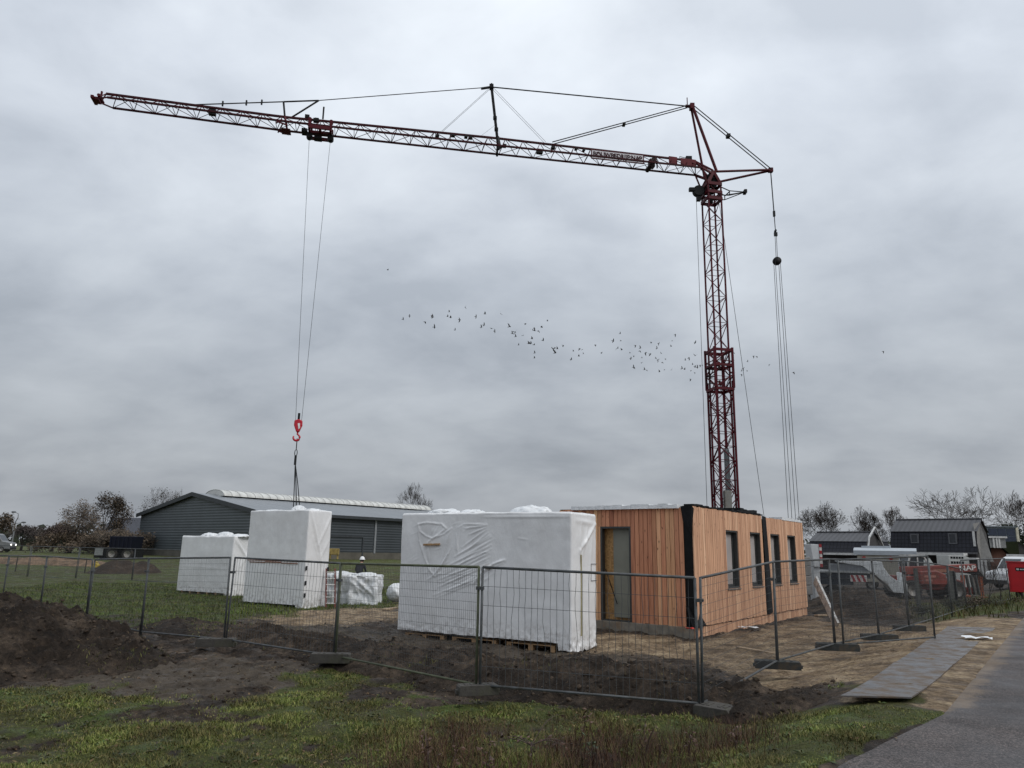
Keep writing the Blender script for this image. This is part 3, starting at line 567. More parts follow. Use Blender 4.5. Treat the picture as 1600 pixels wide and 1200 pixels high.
foot(PC+Vector((.05, 0, 0)), -.12, 'black fence foot where the open gate leaf hinges', M_RUB, .85, .25, .15)
foot(PP1, -.05, 'black fence foot behind the open gate leaf', M_RUB, .85, .25, .14)
foot(PP2, .0, 'black fence foot farthest back along the sand', M_RUB, .85, .25, .15)
# distant second fence on the left meadow
far_pts = [at(px, 905, Y) for px, Y in ((-20, 47), (42, 46), (118, 45), (206, 44), (285, 43))]
far_pts = [Vector((p.x, p.y, gz(p.x, p.y)-.12)) for p in far_pts]
for (a, b), lb in zip(zip(far_pts[:-1], far_pts[1:]), ['distant fence panel at the left edge of the meadow', 'distant fence panel in front of the brown oak', 'distant fence panel in front of the sandy bank and dump trailer', 'distant fence panel in front of the shed gable']):
    e = fence_panel(a, b, 'fine', lb, clamp=False)
# ------------------------------------------------------------------ timber building
CORN = Vector((5.24, 21.3, 0)); zb = gz(5.24, 21.3)-.02
B = empty('timber_building', (CORN.x, CORN.y, 0), math.atan2(UY, UX), 'low larch-clad timber building of two modules, half finished, with open doorway and four narrow windows', 'building')
def wood_mat(name, cs, horiz=False):
    m = bpy.data.materials.new(name); nt, bs = nodes_of(m); co = objco(nt); g = nt.nodes.new('ShaderNodeNewGeometry').outputs['Random Per Island']
    c = ramp(nt, g, cs)
    off = nt.nodes.new('ShaderNodeVectorMath'); off.operation = 'ADD'; nt.links.new(co, off.inputs[0]); cb = nt.nodes.new('ShaderNodeCombineXYZ'); nt.links.new(maths(nt, 'MULTIPLY', g, 37.), cb.inputs[2]); nt.links.new(cb.outputs[0], off.inputs[1])
    mp = N(nt, 'ShaderNodeMapping'); mp.inputs['Scale'].default_value = (28, 28, 1.3) if not horiz else (1.3, 28, 28); nt.links.new(off.outputs[0], mp.inputs[0])
    gr = noise(nt, mp.outputs[0], 1., 6, .65); c = mixc(nt, 1., c, ramp(nt, gr, [(.3, (.62, .55, .5)), (.5, (1, 1, 1)), (.75, (1.22, 1.2, 1.15))]), 'MULTIPLY')
    kn = N(nt, 'ShaderNodeTexVoronoi', Scale=1.0); mp2 = N(nt, 'ShaderNodeMapping'); mp2.inputs['Scale'].default_value = (7, 7, 2.6); nt.links.new(off.outputs[0], mp2.inputs[0]); nt.links.new(mp2.outputs[0], kn.inputs[0])
    c = mixc(nt, ramp(nt, kn.outputs['Distance'], [(.05, (1, 1, 1)), (.13, (0, 0, 0))]), c, (.09, .04, .02))
    nt.links.new(c, bs.inputs['Base Color']); bs.inputs['Roughness'].default_value = .65; bs.inputs['Specular IOR Level'].default_value = .25; bump(nt, bs, gr, .3, .004); return m
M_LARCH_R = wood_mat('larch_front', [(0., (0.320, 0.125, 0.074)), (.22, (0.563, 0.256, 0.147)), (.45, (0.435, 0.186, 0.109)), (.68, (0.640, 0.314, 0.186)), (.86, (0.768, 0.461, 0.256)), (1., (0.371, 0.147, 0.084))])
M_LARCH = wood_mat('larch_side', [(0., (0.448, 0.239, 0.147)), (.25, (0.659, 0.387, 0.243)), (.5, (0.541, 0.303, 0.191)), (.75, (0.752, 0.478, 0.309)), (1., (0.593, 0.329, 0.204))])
M_MEMB = mat('black_membrane', (.004, .0045, .0055), .6, var=.4, bmp=.7, bscale=6, spec=.2); M_OSB = None
def osb():
    m = bpy.data.materials.new('osb_board'); nt, bs = nodes_of(m); co = objco(nt); v = N(nt, 'ShaderNodeTexVoronoi', Scale=22.); nt.links.new(co, v.inputs[0])
    c = ramp(nt, v.outputs['Color'], [(.1, (.36, .19, .07)), (.5, (.5, .28, .11)), (.9, (.6, .36, .15))]); nt.links.new(c, bs.inputs['Base Color']); bs.inputs['Roughness'].default_value = .7; return m
M_OSB = osb(); M_DARKGREY = mat('anthracite_frame', (.035, .037, .036), .5, var=.15); M_DOORGREY = mat('door_leaf_grey', (.19, .19, .155), .55, var=.12, scale=2)
ZT = 3.57; ZW = .285; LA = 6.02; LB0 = 6.28; LB1 = 10.95; DL = 4.55
sl = MB(); sl.bx(-.02, LB1, .10, DL+.05, -.3, .262); sl.build('concrete_plinth', mat('plinth_concrete', (.19, .17, .14), .85, var=.3, scale=5, bmp=.3, dirt=(.2, .14, .09), dscale=2), B, bevel=.01)
# black wrapped bodies (with a doorway cut in the first)
D0, D1, DZ0, DZ1 = 2.02, 3.06, .30, 3.03
bd = MB(); x0, x1, y0, y1 = .065, LA-.02, .065, DL
bd.bx(x0, .9, y0, y0+.04, ZW, ZT-.03); bd.bx(.9, x1, .27, .31, ZW, ZT-.03); bd.bx(.86, .9, y0+.04, .31, ZW, ZT-.03); bd.bx(x1-.04, x1, y0+.04, y1-.04, ZW, ZT-.03); bd.bx(x0, x1, y1-.04, y1, ZW, ZT-.03); bd.bx(x0, x1, y0, y1, ZT-.03, ZT+.0)
bd.bx(x0, x0+.04, y0+.04, D0, ZW, ZT-.03); bd.bx(x0, x0+.04, D1, y1-.04, ZW, ZT-.03); bd.bx(x0, x0+.04, D0, D1, DZ1, ZT-.03)
bd.bx(LB0+.04, LB1-.04, .27, DL, ZW, ZT-.05)
bd.build('membrane_body', M_MEMB, B)
def boards(name, plane, a0, a1, z0, z1, holes, m, pitch=.142, th=.024, zj=.012, side='x'):
    mb = MB(); k = int(round((a1-a0)/pitch)); w = (a1-a0)/k
    for i in range(k):
        b0 = a0+i*w+.0075; b1 = a0+(i+1)*w-.0075; spans = [(z0+R.uniform(-zj, zj), z1+R.uniform(-zj, zj))]; d = R.uniform(-.003, .003)
        cuts = [(b0, b1)]
        segs = [(b0, b1, spans[0][0], spans[0][1])]
        for (h0, h1, hz0, hz1) in holes:
            new = []
            for (p, q, za, zb_) in segs:
                if q <= h0 or p >= h1 or za >= hz1 or zb_ <= hz0: new.append((p, q, za, zb_)); continue
                if za < hz0: new.append((p, q, za, hz0))
                if zb_ > hz1: new.append((p, q, hz1, zb_))
                if p < h0: new.append((p, h0, max(za, hz0), min(zb_, hz1)))
                if q > h1: new.append((h1, q, max(za, hz0), min(zb_, hz1)))
            segs = new
        for (p, q, za, zb_) in segs:
            if q-p < .012: continue
            if side == 'x': mb.bx(p, q, plane-th+d, plane+th*.2, za, zb_)
            else: mb.bx(plane-th+d, plane+th*.2, p, q, za, zb_)
    return mb.build(name, m, B)
WIN = [(2.5, 3.55), (4.72, 5.76), (6.83, 7.86), (8.82, 9.86)]; WZ0, WZ1 = 1.23, 3.0
boards('front_cladding', .06, .33, DL+.02, ZW-.02, ZT-.02, [(D0, D1, 0, DZ1)], M_LARCH_R, side='y')
boards('side_cladding', .04, .0, LA-.03, ZW, ZT+.02, [(a, b, WZ0, WZ1) for a, b in WIN[:2]], M_LARCH)
boards('side_cladding', .04, LB0, LB1, ZW, ZT-.02, [(a, b, WZ0, WZ1) for a, b in WIN[2:]], M_LARCH)
boards('base_cladding', .08, .0, LB1, -.05, ZW-.03, [], M_LARCH)
# thin black drip line
M_PANE = None
def pane_mat():
    m = bpy.data.materials.new('window_glass'); nt, bs = nodes_of(m); co = objco(nt)
    c = ramp(nt, noise(nt, co, .9, 3, .5), [(.35, (.36, .33, .32)), (.7, (.5, .47, .455))]); nt.links.new(c, bs.inputs['Base Color']); bs.inputs['Roughness'].default_value = .12; return m
M_PANE = pane_mat()
for a, b in WIN:
    fr = MB(); dpt = .2; y0 = .035
    fr.bx(a, a+.05, y0, y0+dpt, WZ0, WZ1); fr.bx(b-.05, b, y0, y0+dpt, WZ0, WZ1); fr.bx(a+.05, b-.05, y0, y0+dpt, WZ1-.05, WZ1); fr.bx(a+.05, b-.05, y0, y0+dpt, WZ0, WZ0+.05)
    for p, q in ((a+.05, a+.12), (b-.12, b-.05)): fr.bx(p, q, y0+.13, y0+dpt-.01, WZ0+.05, WZ1-.05)
    fr.bx(a+.12, b-.12, y0+.13, y0+dpt-.01, WZ1-.12, WZ1-.05); fr.bx(a+.12, b-.12, y0+.13, y0+dpt-.01, WZ0+.05, WZ0+.12)
    w = fr.build('window', M_DARKGREY, B); gl = MB(); gl.bx(a+.12, b-.12, y0+.16, y0+.17, WZ0+.12, WZ1-.12); gl.build('pane', M_PANE, w)
    sb = MB(); sb.prism([(y0-.06, WZ0-.035), (y0+.12, WZ0+.012), (y0+.12, WZ0+.02), (y0-.06, WZ0-.015)], a-.03, b+.03, 'x'); sb.build('sill', mat('sill_metal', (.16, .165, .16), .4, .3), w)
# doorway: frame, OSB lining, propped leaf, diagonal strap
df = MB(); df.bx(.03, .2, D0, D0+.06, DZ0-.02, DZ1); df.bx(.03, .2, D1-.06, D1, DZ0-.02, DZ1); df.bx(.03, .2, D0+.06, D1-.06, DZ1-.06, DZ1); df.bx(.03, .2, D0+.06, D1-.06, DZ0-.04, DZ0); df.build('door_frame', M_DARKGREY, B)
ol = MB(); ol.bx(.34, .36, D0-.5, D1+.35, DZ0-.03, DZ1+.1); ol.build('osb_lining', M_OSB, B)
dl = MB(); dl.box((.24, D0+.37, (DZ0+DZ1)/2-.0), (.045, .64, DZ1-DZ0-.14)); dl.build('door_leaf', M_DOORGREY, B)
sp_ = MB(); sp_.rbar((.16, D1-.1, 1.75), (.16, D0+.55, .75), .012, .035); sp_.build('strap', M_MEMB, B)
# membrane flaps, roof film
fl = MB(); rr = random.Random(5)
def flap(mb, pts, th=.012):
    mb.add(pts, [tuple(range(len(pts)))]); mb.add([(p[0], p[1]+th, p[2]) for p in pts], [tuple(range(len(pts)))[::-1]])
flap(fl, [(-.03, .36, ZT+.03), (-.05, .02, ZT+.05), (.02, -.02, ZT-.05), (-.06, .05, ZT-.75), (-.02, .30, ZT-.4)])
flap(fl, [(-.03, .30, ZW+.55), (.25, -.02, ZW+.3), (.6, -.03, ZW+.0), (.0, -.05, ZW-.02), (-.06, .1, ZW)])
flap(fl, [(LA-.05, -.015, ZT+.02), (LB0+.06, -.02, ZT+.0), (LB0+.1, -.04, 2.3), (LB0+.25, -.03, .32), (LA+.02, -.03, .30), (LA+.0, -.02, 2.0)])
flap(fl, [(LB1-.02, .0, ZT-.1), (LB1+.25, .3, ZT-.7), (LB1+.3, .2, .7), (LB1+.15, .05, .25), (LB1-.02, .02, ZW)])
fl2 = fl; fl = MB()
for k in range(26):
    x = .05+k*.232; fl.bx(x, x+.225, .0, .3, ZT+.025+rr.uniform(-.005, .03), ZT+.055+rr.uniform(0, .05))
for k in range(5): fl.bx(4.3+k*.33, 4.62+k*.33, .15, .8, ZT+.08, ZT+.14+rr.uniform(0, .09))
fl.build('roof_membrane', M_MEMB, B); fl = fl2
islands(fl, 'membrane_flap', M_MEMB, B)
M_FILM = bpy.data.materials.new('white_film'); nt, bs = nodes_of(M_FILM); co = objco(nt)
nt.links.new(ramp(nt, noise(nt, co, 1.2, 6, .6), [(.3, (.70, .70, .705)), (.7, (.84, .84, .845))]), bs.inputs['Base Color']); bs.inputs['Roughness'].default_value = .28; bs.inputs['Specular IOR Level'].default_value = .5
_c = bs.inputs['Base Color'].links[0].from_socket; _sx = nt.nodes.new('ShaderNodeSeparateXYZ'); nt.links.new(co, _sx.inputs[0])
_m = maths(nt, 'MULTIPLY', ramp(nt, _sx.outputs[2], [(.0, (1, 1, 1)), (.16, (.75, .75, .75)), (.75, (0, 0, 0))]), ramp(nt, noise(nt, co, 7, 8, .75), [(.47, (0, 0, 0)), (.62, (.75, .75, .75))])); _c = mixc(nt, _m, _c, (.16, .115, .08))
_st = noise(nt, co, .8, 4, .6); _c = mixc(nt, ramp(nt, _st, [(.45, (0, 0, 0)), (.75, (.3, .3, .3))]), _c, (.5, .48, .46)); nt.links.new(_c, bs.inputs['Base Color'])
mpw = N(nt, 'ShaderNodeMapping'); mpw.inputs['Scale'].default_value = (1, 1, .45); nt.links.new(co, mpw.inputs[0]); bump(nt, bs, maths(nt, 'ADD', noise(nt, mpw.outputs[0], 6, 6, .65), maths(nt, 'MULTIPLY', noise(nt, mpw.outputs[0], 26, 4, .6), .35)), .4, .025)
M_FILM2 = bpy.data.materials.new('glossy_film'); nt, bs = nodes_of(M_FILM2); co = objco(nt); bs.inputs['Base Color'].default_value = (.75, .77, .79, 1); bs.inputs['Roughness'].default_value = .3
nt.links.new(ramp(nt, noise(nt, co, 5, 5, .6), [(.3, (.62, .645, .665)), (.7, (.83, .84, .85))]), bs.inputs['Base Color']); bump(nt, bs, noise(nt, co, 9, 5, .65), .6, .04)
rf = MB()
for k in range(12):
    y = .45+k*.3; rf.bx(-.07, .5, y, y+.31, ZT-.03, ZT+.075+rr.uniform(0, .035))
rf.build('roof_film', M_FILM2, B, smooth=False)
rf = MB()
for k in range(10): rf.bx(8.3+k*.26, 8.57+k*.26, .0, .5, ZT-.03, ZT+.03+rr.uniform(0, .05))
rf.build('roof_film', M_FILM2, B)
# ------------------------------------------------------------------ white wrapped stacks
def segd(u, z, s):
    (x1, y1, x2, y2) = s; dx, dy = x2-x1, y2-y1; t = np.clip(((u-x1)*dx+(z-y1)*dy)/(dx*dx+dy*dy+1e-9), 0, 1); return np.hypot(u-x1-t*dx, z-y1-t*dy), t
def wrap_mesh(name, L, W, z0, z1, ridges, endridges, seed, parent, st=.04, skirt=.0, mat_=None, wob=.012):
    # perimeter: front y=0 from x=0 to L, then x=L side, back, then end x=0
    r = .05; per = []
    def run(ax, ay, bx_, by, n_, face):
        d = math.hypot(bx_-ax, by-ay); k = max(2, int(d/st))
        for i in range(k): t = i/k; per.append((ax+(bx_-ax)*t, ay+(by-ay)*t, n_[0], n_[1], face, t*d))
    def corner(cx, cy, a0, face):
        for i in range(4):
            a = a0-i/4*PI/2; per.append((cx+r*math.cos(a), cy+r*math.sin(a), math.cos(a), math.sin(a), 'c', 0))
    corner(r, -r, PI, 'c'); run(r, 0, L-r, 0, (0, 1), 'f'); corner(L-r, -r, PI/2, 'c'); run(L, -r, L, -W+r, (1, 0), 's'); corner(L-r, -W+r, 0, 'c'); run(L-r, -W, r, -W, (0, -1), 'b'); corner(r, -W+r, -PI/2, 'c'); run(0, -W+r, 0, -r, (-1, 0), 'e')
    P = np.array([(p[0], p[1], p[2], p[3], p[5]) for p in per]); face = np.array([p[4] for p in per]); n_ = len(per)
    nz = int((z1-z0)/st); zz = np.linspace(z0, z1-r, nz); sarc = np.arange(n_)*st
    ZZ, IX = np.meshgrid(zz, np.arange(n_), indexing='ij'); X = P[IX, 0]; Y = P[IX, 1]; NX = P[IX, 2]; NY = P[IX, 3]; FC = face[IX]; Uc = np.where(FC == 'e', -Y, X)
    Zb = ZZ.copy()
    if skirt: Zb = ZZ-(1-ss(z0, z0+.35, ZZ))*skirt*np.where((FC == 'e') | ((FC == 'c') & (X < .3)) | ((FC == 'f') & (X < .35)), 1., .15)*(.75+.6*fbm(sarc[IX], sarc[IX]*0, 6, 3, seed))
    dsp = (fbm(sarc[IX], ZZ, 1.6, 3, seed)-.5)*wob*2+(fbm(sarc[IX]*2.2, ZZ*.8, 4, 3, seed+5)-.5)*wob*.7
    for (sx1, sz1, sx2, sz2, amp, w) in ridges:
        d, t = segd(X, ZZ, (sx1, sz1, sx2, sz2)); dsp = dsp+np.where(FC == 'f', amp*np.exp(-(d/w)**2)*(.35+.65*np.sin(np.clip(t, .05, .95)*PI)), 0)
    for (sx1, sz1, sx2, sz2, amp, w) in endridges:
        d, t = segd(-Y, ZZ, (sx1, sz1, sx2, sz2)); dsp = dsp+np.where(FC == 'e', amp*np.exp(-(d/w)**2)*(.35+.65*np.sin(np.clip(t, .05, .95)*PI)), 0)
    low = 1-ss(z0, z0+.35, ZZ); dsp = dsp+low*np.where((FC == 'e') | ((FC == 'c') & (X < .3)), 1, .25)*(fbm(sarc[IX], ZZ*1.5, 7, 3, seed+9)-.45)*.16
    V = np.stack([X+NX*dsp, Y+NY*dsp, Zb], -1).reshape(-1, 3); rows = nz
    extra = []
    for a in (.35, .75, 1.2):                     # rounded shoulder
        k = np.sin(min(a, PI/2)); ins = r*(1-np.cos(a)); V2 = np.stack([P[:, 0]-P[:, 2]*ins, P[:, 1]-P[:, 3]*ins, np.full(n_, z1-r+r*k)+(fbm(sarc, sarc*0, 2.5, 3, seed+2)-.5)*.03], -1); extra.append(V2); rows += 1
    ins = .16; V2 = np.stack([np.clip(P[:, 0], ins, L-ins), np.clip(P[:, 1], -W+ins, -ins), np.full(n_, z1-.005)+(fbm(sarc, sarc*0, 2., 3, seed+3)-.5)*.08], -1); extra.append(V2); rows += 1
    V2 = np.stack([np.clip(P[:, 0], W/2, L-W/2), np.full(n_, -W/2), np.full(n_, z1+.0)+(fbm(P[:, 0], P[:, 0]*0, 2., 3, seed+3)-.5)*.1], -1); extra.append(V2); rows += 1
    V = np.concatenate([V]+extra, 0); ii = (np.arange(rows-1)[:, None]*n_+np.arange(n_)[None, :]); jn = (np.arange(rows-1)[:, None]*n_+(np.arange(n_)[None, :]+1) % n_)
    q = np.stack([ii.ravel(), ii.ravel()+n_, jn.ravel()+n_, jn.ravel()], 1)
    me = bpy.data.meshes.new(name); me.vertices.add(len(V)); me.vertices.foreach_set('co', V.astype(np.float32).ravel()); set_faces(me, q); me.polygons.foreach_set('use_smooth', [True]*len(me.polygons)); me.materials.append(mat_ or M_FILM)
    o = bpy.data.objects.new(name, me); COL.objects.link(o); o.parent = parent; return o
def film_lump(parent, c, rx, ry, rz_, seed, m=None, name='loose_film', full=False, amp=.45):
    bm = bmesh.new(); bmesh.ops.create_icosphere(bm, subdivisions=4, radius=1); V = np.array([p.co[:] for p in bm.verts]); Fa = np.array([[p.index for p in q.verts] for q in bm.faces]); bm.free()
    a = np.arctan2(V[:, 1], V[:, 0]); n1 = fbm(V[:, 0]*2+3+V[:, 2], V[:, 1]*2+V[:, 2]*1.3, 1.2, 4, seed); rid = np.abs(fbm(V[:, 0]*2.5+V[:, 2]*2, V[:, 1]*2.5-V[:, 2], 1.3, 3, seed+7)-.5)*2
    V = V*(1+amp*(n1-.5)*1.2-amp*.35*(rid < .12)*(1-rid/.12))[:, None]
    if not full: V[:, 2] = np.maximum(V[:, 2], -.1)
    V = V*np.array([rx, ry, rz_])
    me = bpy.data.meshes.new(name); me.vertices.add(len(V)); me.vertices.foreach_set('co', V.astype(np.float32).ravel()); set_faces(me, Fa); me.polygons.foreach_set('use_smooth', [True]*len(me.polygons)); me.materials.append(m or M_FILM2)
    o = bpy.data.objects.new(name, me); COL.objects.link(o); o.parent = parent; o.location = c; return o
FD = Vector((-.86, .51, 0)).normalized(); FR = math.atan2(FD.y, FD.x); ED = Vector((.51, .86, 0)).normalized()
# --- big stack on pallets
K3 = at(893, 1006, 17.7); g3 = gz(K3.x-1.5, K3.y+1.5); L3, W3, T3 = 5.1, 1.42, 3.2
S3 = empty('wrapped_stack', (K3.x, K3.y, 0), FR, 'large white film-wrapped stack in front of the timber building, creased with film lumps on top', 'wrapped stack')
def fz(zx, zy):   # front-face coordinates of a spot seen in the photo -> (along, height)
    px, py = 600+zx/4.444, 760+zy/4.444; d = ray(px, py); n_ = Vector((FD.y, -FD.x, 0)); t = (Vector((K3.x, K3.y, 0))-CAMP).dot(n_)/d.dot(n_); P = CAMP+d*t; v = P-Vector((K3.x, K3.y, 0)); return v.dot(FD), P.z
def rg(a, b, amp, w): u1 = fz(*a); u2 = fz(*b); return (u1[0], u1[1], u2[0], u2[1], amp, w)
rl = []
def chain(pts, amp, w):
    for a, b in zip(pts[:-1], pts[1:]): rl.append(rg(a, b, amp, w))
chain([(240, 262), (300, 252), (400, 262), (432, 292), (385, 330), (335, 362), (290, 345), (250, 312), (240, 262)], .028, .035)
chain([(335, 362), (300, 395)], .03, .04); chain([(335, 362), (420, 330), (470, 290)], .025, .03); chain([(238, 262), (245, 380), (285, 500), (310, 570), (350, 625), (400, 600)], .03, .04); chain([(470, 290), (430, 400), (385, 560)], .02, .035)
chain([(300, 400), (310, 520)], .02, .04); chain([(270, 400), (285, 600)], .018, .03); chain([(345, 290), (330, 330)], .02, .03); chain([(380, 270), (345, 345)], .02, .025)
for a, b in (((715, 265), (555, 262)), ((715, 272), (560, 292)), ((712, 285), (590, 335)), ((712, 300), (540, 425)), ((725, 322), (600, 425)), ((735, 340), (520, 470)), ((520, 290), (505, 440)), ((500, 330), (515, 480))): rl.append(rg(a, b, .026, .028))
rr = random.Random(9)
for k in range(22): rl.append(rg((770-rr.uniform(0, 50)-k*3, 350+14*k), (500-6*k+rr.uniform(-50, 50), 500+13*k+rr.uniform(-15, 15)), rr.uniform(.012, .024), .026))
for k in range(26): q_ = (rr.uniform(200, 760), rr.uniform(240, 640)); rl.append(rg(q_, (q_[0]-rr.uniform(20, 70), q_[1]+rr.uniform(10, 60)), rr.uniform(.006, .014), .02))
for k in range(7): rl.append(rg((470-12*k, 420+25*k), (400-15*k, 560+15*k), .016, .026))
chain([(835, 512), (760, 540), (690, 590), (620, 680)], .05, .05); chain([(825, 535), (760, 560)], .03, .03); chain([(820, 555), (775, 565)], .025, .025); rl.append(rg((760, 600), (640, 700), .018, .03)); rl.append(rg((1300, 210), (700, 212), .02, .05)); rl.append(rg((1000, 370), (930, 360), .012, .03))
er = [(.25, 3.0, 1.3, 2.95, .02, .06), (1.35, 2.95, .45, 2.3, .045, .05), (.5, 2.9, .42, 2.25, .03, .05), (.42, 2.3, .40, .3, .04, .045), (.9, 2.9, .6, 2.2, .02, .05), (1.2, 2.8, .9, 1.2, .012, .06)]
wrap_mesh('film_wrap', L3, W3, g3+.23, T3, [(a, b, c, d, h*.72, w*.6) for a, b, c, d, h, w in rl], er, 3, S3, .022, .2)
lf = film_lump(S3, (1.55, -.8, T3-.03), .62, .45, .24, 4); film_lump(S3, (4.2, -.75, T3-.02), .55, .45, .17, 14); film_lump(S3, (3.3, -.8, T3-.02), .35, .35, .15, 24)
M_BATT = mat('pine_batten', (.36, .22, .11), .7, var=.3, scale=8)
for (a, b, h) in (((280, 405), (392, 402), .05), ((705, 563), (750, 565), .05)):
    u1, z_1 = fz(*a); u2, z_2 = fz(*b); mb = MB(); mb.rbar((u1, .035, z_1), (u2, .035, z_2), .04, h); mb.build('batten', M_BATT, S3, bevel=.004)
tp = MB(); tp.rbar((-.055, -.42, .35), (-.05, -.42, 2.2), .012, .035); tp.build('tape', mat('yellow_tape', (.42, .36, .2), .5), S3)
dp = MB(); zz0 = 1.98
dp.rbar((-.025, -1.05, zz0), (-.025, -1.4, zz0), .006, .012); dp.rbar((-.025, -1.05, zz0-.4), (-.025, -1.4, zz0-.4), .006, .012); dp.rbar((-.025, -1.05, zz0), (-.025, -1.05, zz0-.4), .012, .006); dp.build('document_pouch', mat('pouch_edge', (.14, .14, .15), .5), S3)
M_PAL = mat('pallet_wood', (.30, .185, .095), .8, var=.35, scale=6, bmp=.3, island=.2)
def pallet(u0, u1, label):
    P = Vector((K3.x, K3.y, 0))+FD*u0; e = empty('wooden_pallet', (P.x, P.y, g3-.02), FR, label, 'pallet', 'pallets under the big wrapped stack')
    w = u1-u0; tb = MB()
    for k in range(5): yy = -.1-k*(W3-.28)/4; tb.bx(0, w, yy-.05, yy+.05, .13, .15)
    islands(tb, 'deck_board', M_PAL, e); bb = MB()
    for k in range(3):
        for j in range(3): xx = .06+k*(w-.12)/2; yy = -.12-j*(W3-.3)/2; bb.bx(xx-.06, xx+.06, yy-.07, yy+.07, .0, .128)
    islands(bb, 'block', M_PAL, e)
pallet(.45, 1.75, 'wooden pallet under the right part of the big wrapped stack'); pallet(2.05, 3.35, 'wooden pallet under the middle of the big wrapped stack'); pallet(3.6, 4.85, 'wooden pallet under the left part of the big wrapped stack')
# --- tall stack hanging on the slings, and the low pair
K2 = at(473, 936, 29.0); S2 = empty('wrapped_stack', (K2.x, K2.y, 0), FR, 'tall white film-wrapped stack hooked to the crane slings', 'wrapped stack')
L2, W2, g2, T2_ = 3.35, 1.25, gz(K2.x-1, K2.y+.8), 3.66
er = [(.12, 3.55, .85, 1.6, .05, .05), (1.22, 3.5, .6, 2.3, .05, .045), (.6, 3.55, .62, 2.4, .02, .04), (.4, 3.55, .45, 2.5, .02, .04), (.85, 3.5, .75, 2.5, .02, .04), (1.2, 2.6, .75, 1.8, .03, .04), (.85, 1.6, 1.1, .8, .03, .05), (.3, 2.6, .8, 1.5, .02, .03)]
wrap_mesh('film_wrap', L2, W2, g2+.12, T2_, [(.1, 1.65, 3.2, 1.7, .012, .04)], er, 13, S2, .045, .18)
film_lump(S2, (1.2, -.6, T2_-.02), .3, .3, .22, 31); film_lump(S2, (2.4, -.6, T2_-.04), .6, .4, .1, 32); film_lump(S2, (.5, -.6, T2_-.04), .5, .4, .13, 33)
mb = MB()
for k in range(3): mb.bx(.4+k*.9, 1.3+k*.9, .014, .03, 1.60+.02*(k % 2), 1.63+.03*(k % 2))
mb.bx(.3, 3.25, .012, .028, 1.68, 1.70); mb.build('batten', mat('red_strip', (.25, .1, .06), .7), S2)
mb = MB(); rr = random.Random(3)
for (yy, z_) in ((-.04, 1.45), (-.05, .9), (-1.2, 1.4), (-.06, .45)): mb.box((-.03, yy, z_), (.03, .07, .16))
islands(mb, 'tape', mat('black_tape', (.01, .01, .012), .5), S2)
K1 = at(358, 921, 34.2); S1 = empty('wrapped_stack', (K1.x, K1.y, 0), FR, 'low white film-wrapped stack farthest left on the grass', 'wrapped stack'); g1 = gz(K1.x-1, K1.y+1)
wrap_mesh('film_wrap', 3.7, 1.3, g1+.13, 2.66, [(.2, 1.2, 3.5, 1.25, .01, .05)], [(.1, 2.5, .9, 1.6, .05, .05), (1.2, 2.4, .5, 1.3, .05, .05)], 23, S1, .05, .14)
film_lump(S1, (1.2, -.5, 2.64), .45, .35, .2, 41); film_lump(S1, (2.4, -.6, 2.64), .5, .35, .16, 42); film_lump(S1, (.3, -.6, 2.62), .5, .5, .14, 43)
mb = MB()
for k in range(6): mb.bx(.25+k*.6, .35+k*.6, -1.2, .0, g1-.05, g1+.12)
islands(mb, 'bearer', M_PAL, S1)
Kb = at(391, 921, 35.2); Sb = empty('wrapped_stack', (Kb.x, Kb.y, 0), FR, 'small white glossy-wrapped stack squeezed between the low and the tall stack', 'wrapped stack'); gb = gz(Kb.x, Kb.y)
wrap_mesh('film_wrap', 1.1, 1.2, gb+.05, 2.72, [(.1, 2.5, .7, 1.6, .06, .06), (.9, 2.4, .3, 1.2, .05, .05), (.2, 1.5, .9, .6, .05, .05)], [], 29, Sb, .05, .1, M_FILM2, .03)
# --- low loose bundle, film ball
Kc = at(545, 932, 31.2); Sc_ = empty('wrapped_bundle', (Kc.x, Kc.y, 0), PI-.12, 'waist-high loosely wrapped white bundle right of the red ladder', 'wrapped bundle'); gc = gz(Kc.x, Kc.y)
wrap_mesh('film_wrap', 1.05, .9, gc+.02, gc+1.2, [(.1, 1.3, .9, .3, .09, .07), (.6, 1.3, .3, .3, .08, .05), (.95, 1.1, .4, .9, .07, .05)], [(.1, 1.2, .6, .4, .05, .05)], 37, Sc_, .04, .14, M_FILM2, .2)
Kd = at(587, 931, 31.0); Sd = empty('wrapped_bundle', (Kd.x, Kd.y, 0), PI-.12, 'waist-high white bundle with a folded diagonal film flap, in front of the worker', 'wrapped bundle')
wrap_mesh('film_wrap', 1.1, 1.0, gc+.02, gc+1.16, [(1.05, 1.15, .05, .35, .09, .07), (1.05, .9, .2, .25, .06, .05), (.9, .7, .5, .1, .05, .05), (.3, 1.2, .6, .7, .04, .04), (.1, .8, .5, .5, .05, .05)], [], 47, Sd, .04, .2, M_FILM2, .2); film_lump(Sd, (.55, -.45, gc+1.1), .5, .42, .16, 61); film_lump(Sc_, (.5, -.4, gc+1.14), .45, .35, .15, 62)
Pb = at(620, 922, 32.5); o = film_lump(None, (Pb.x, Pb.y, gz(Pb.x, Pb.y)+.36), .42, .4, .4, 51, name='film_ball', full=True, amp=.35); tag(o, 'crumpled ball of white film lying left of the large wrapped stack', 'film ball')
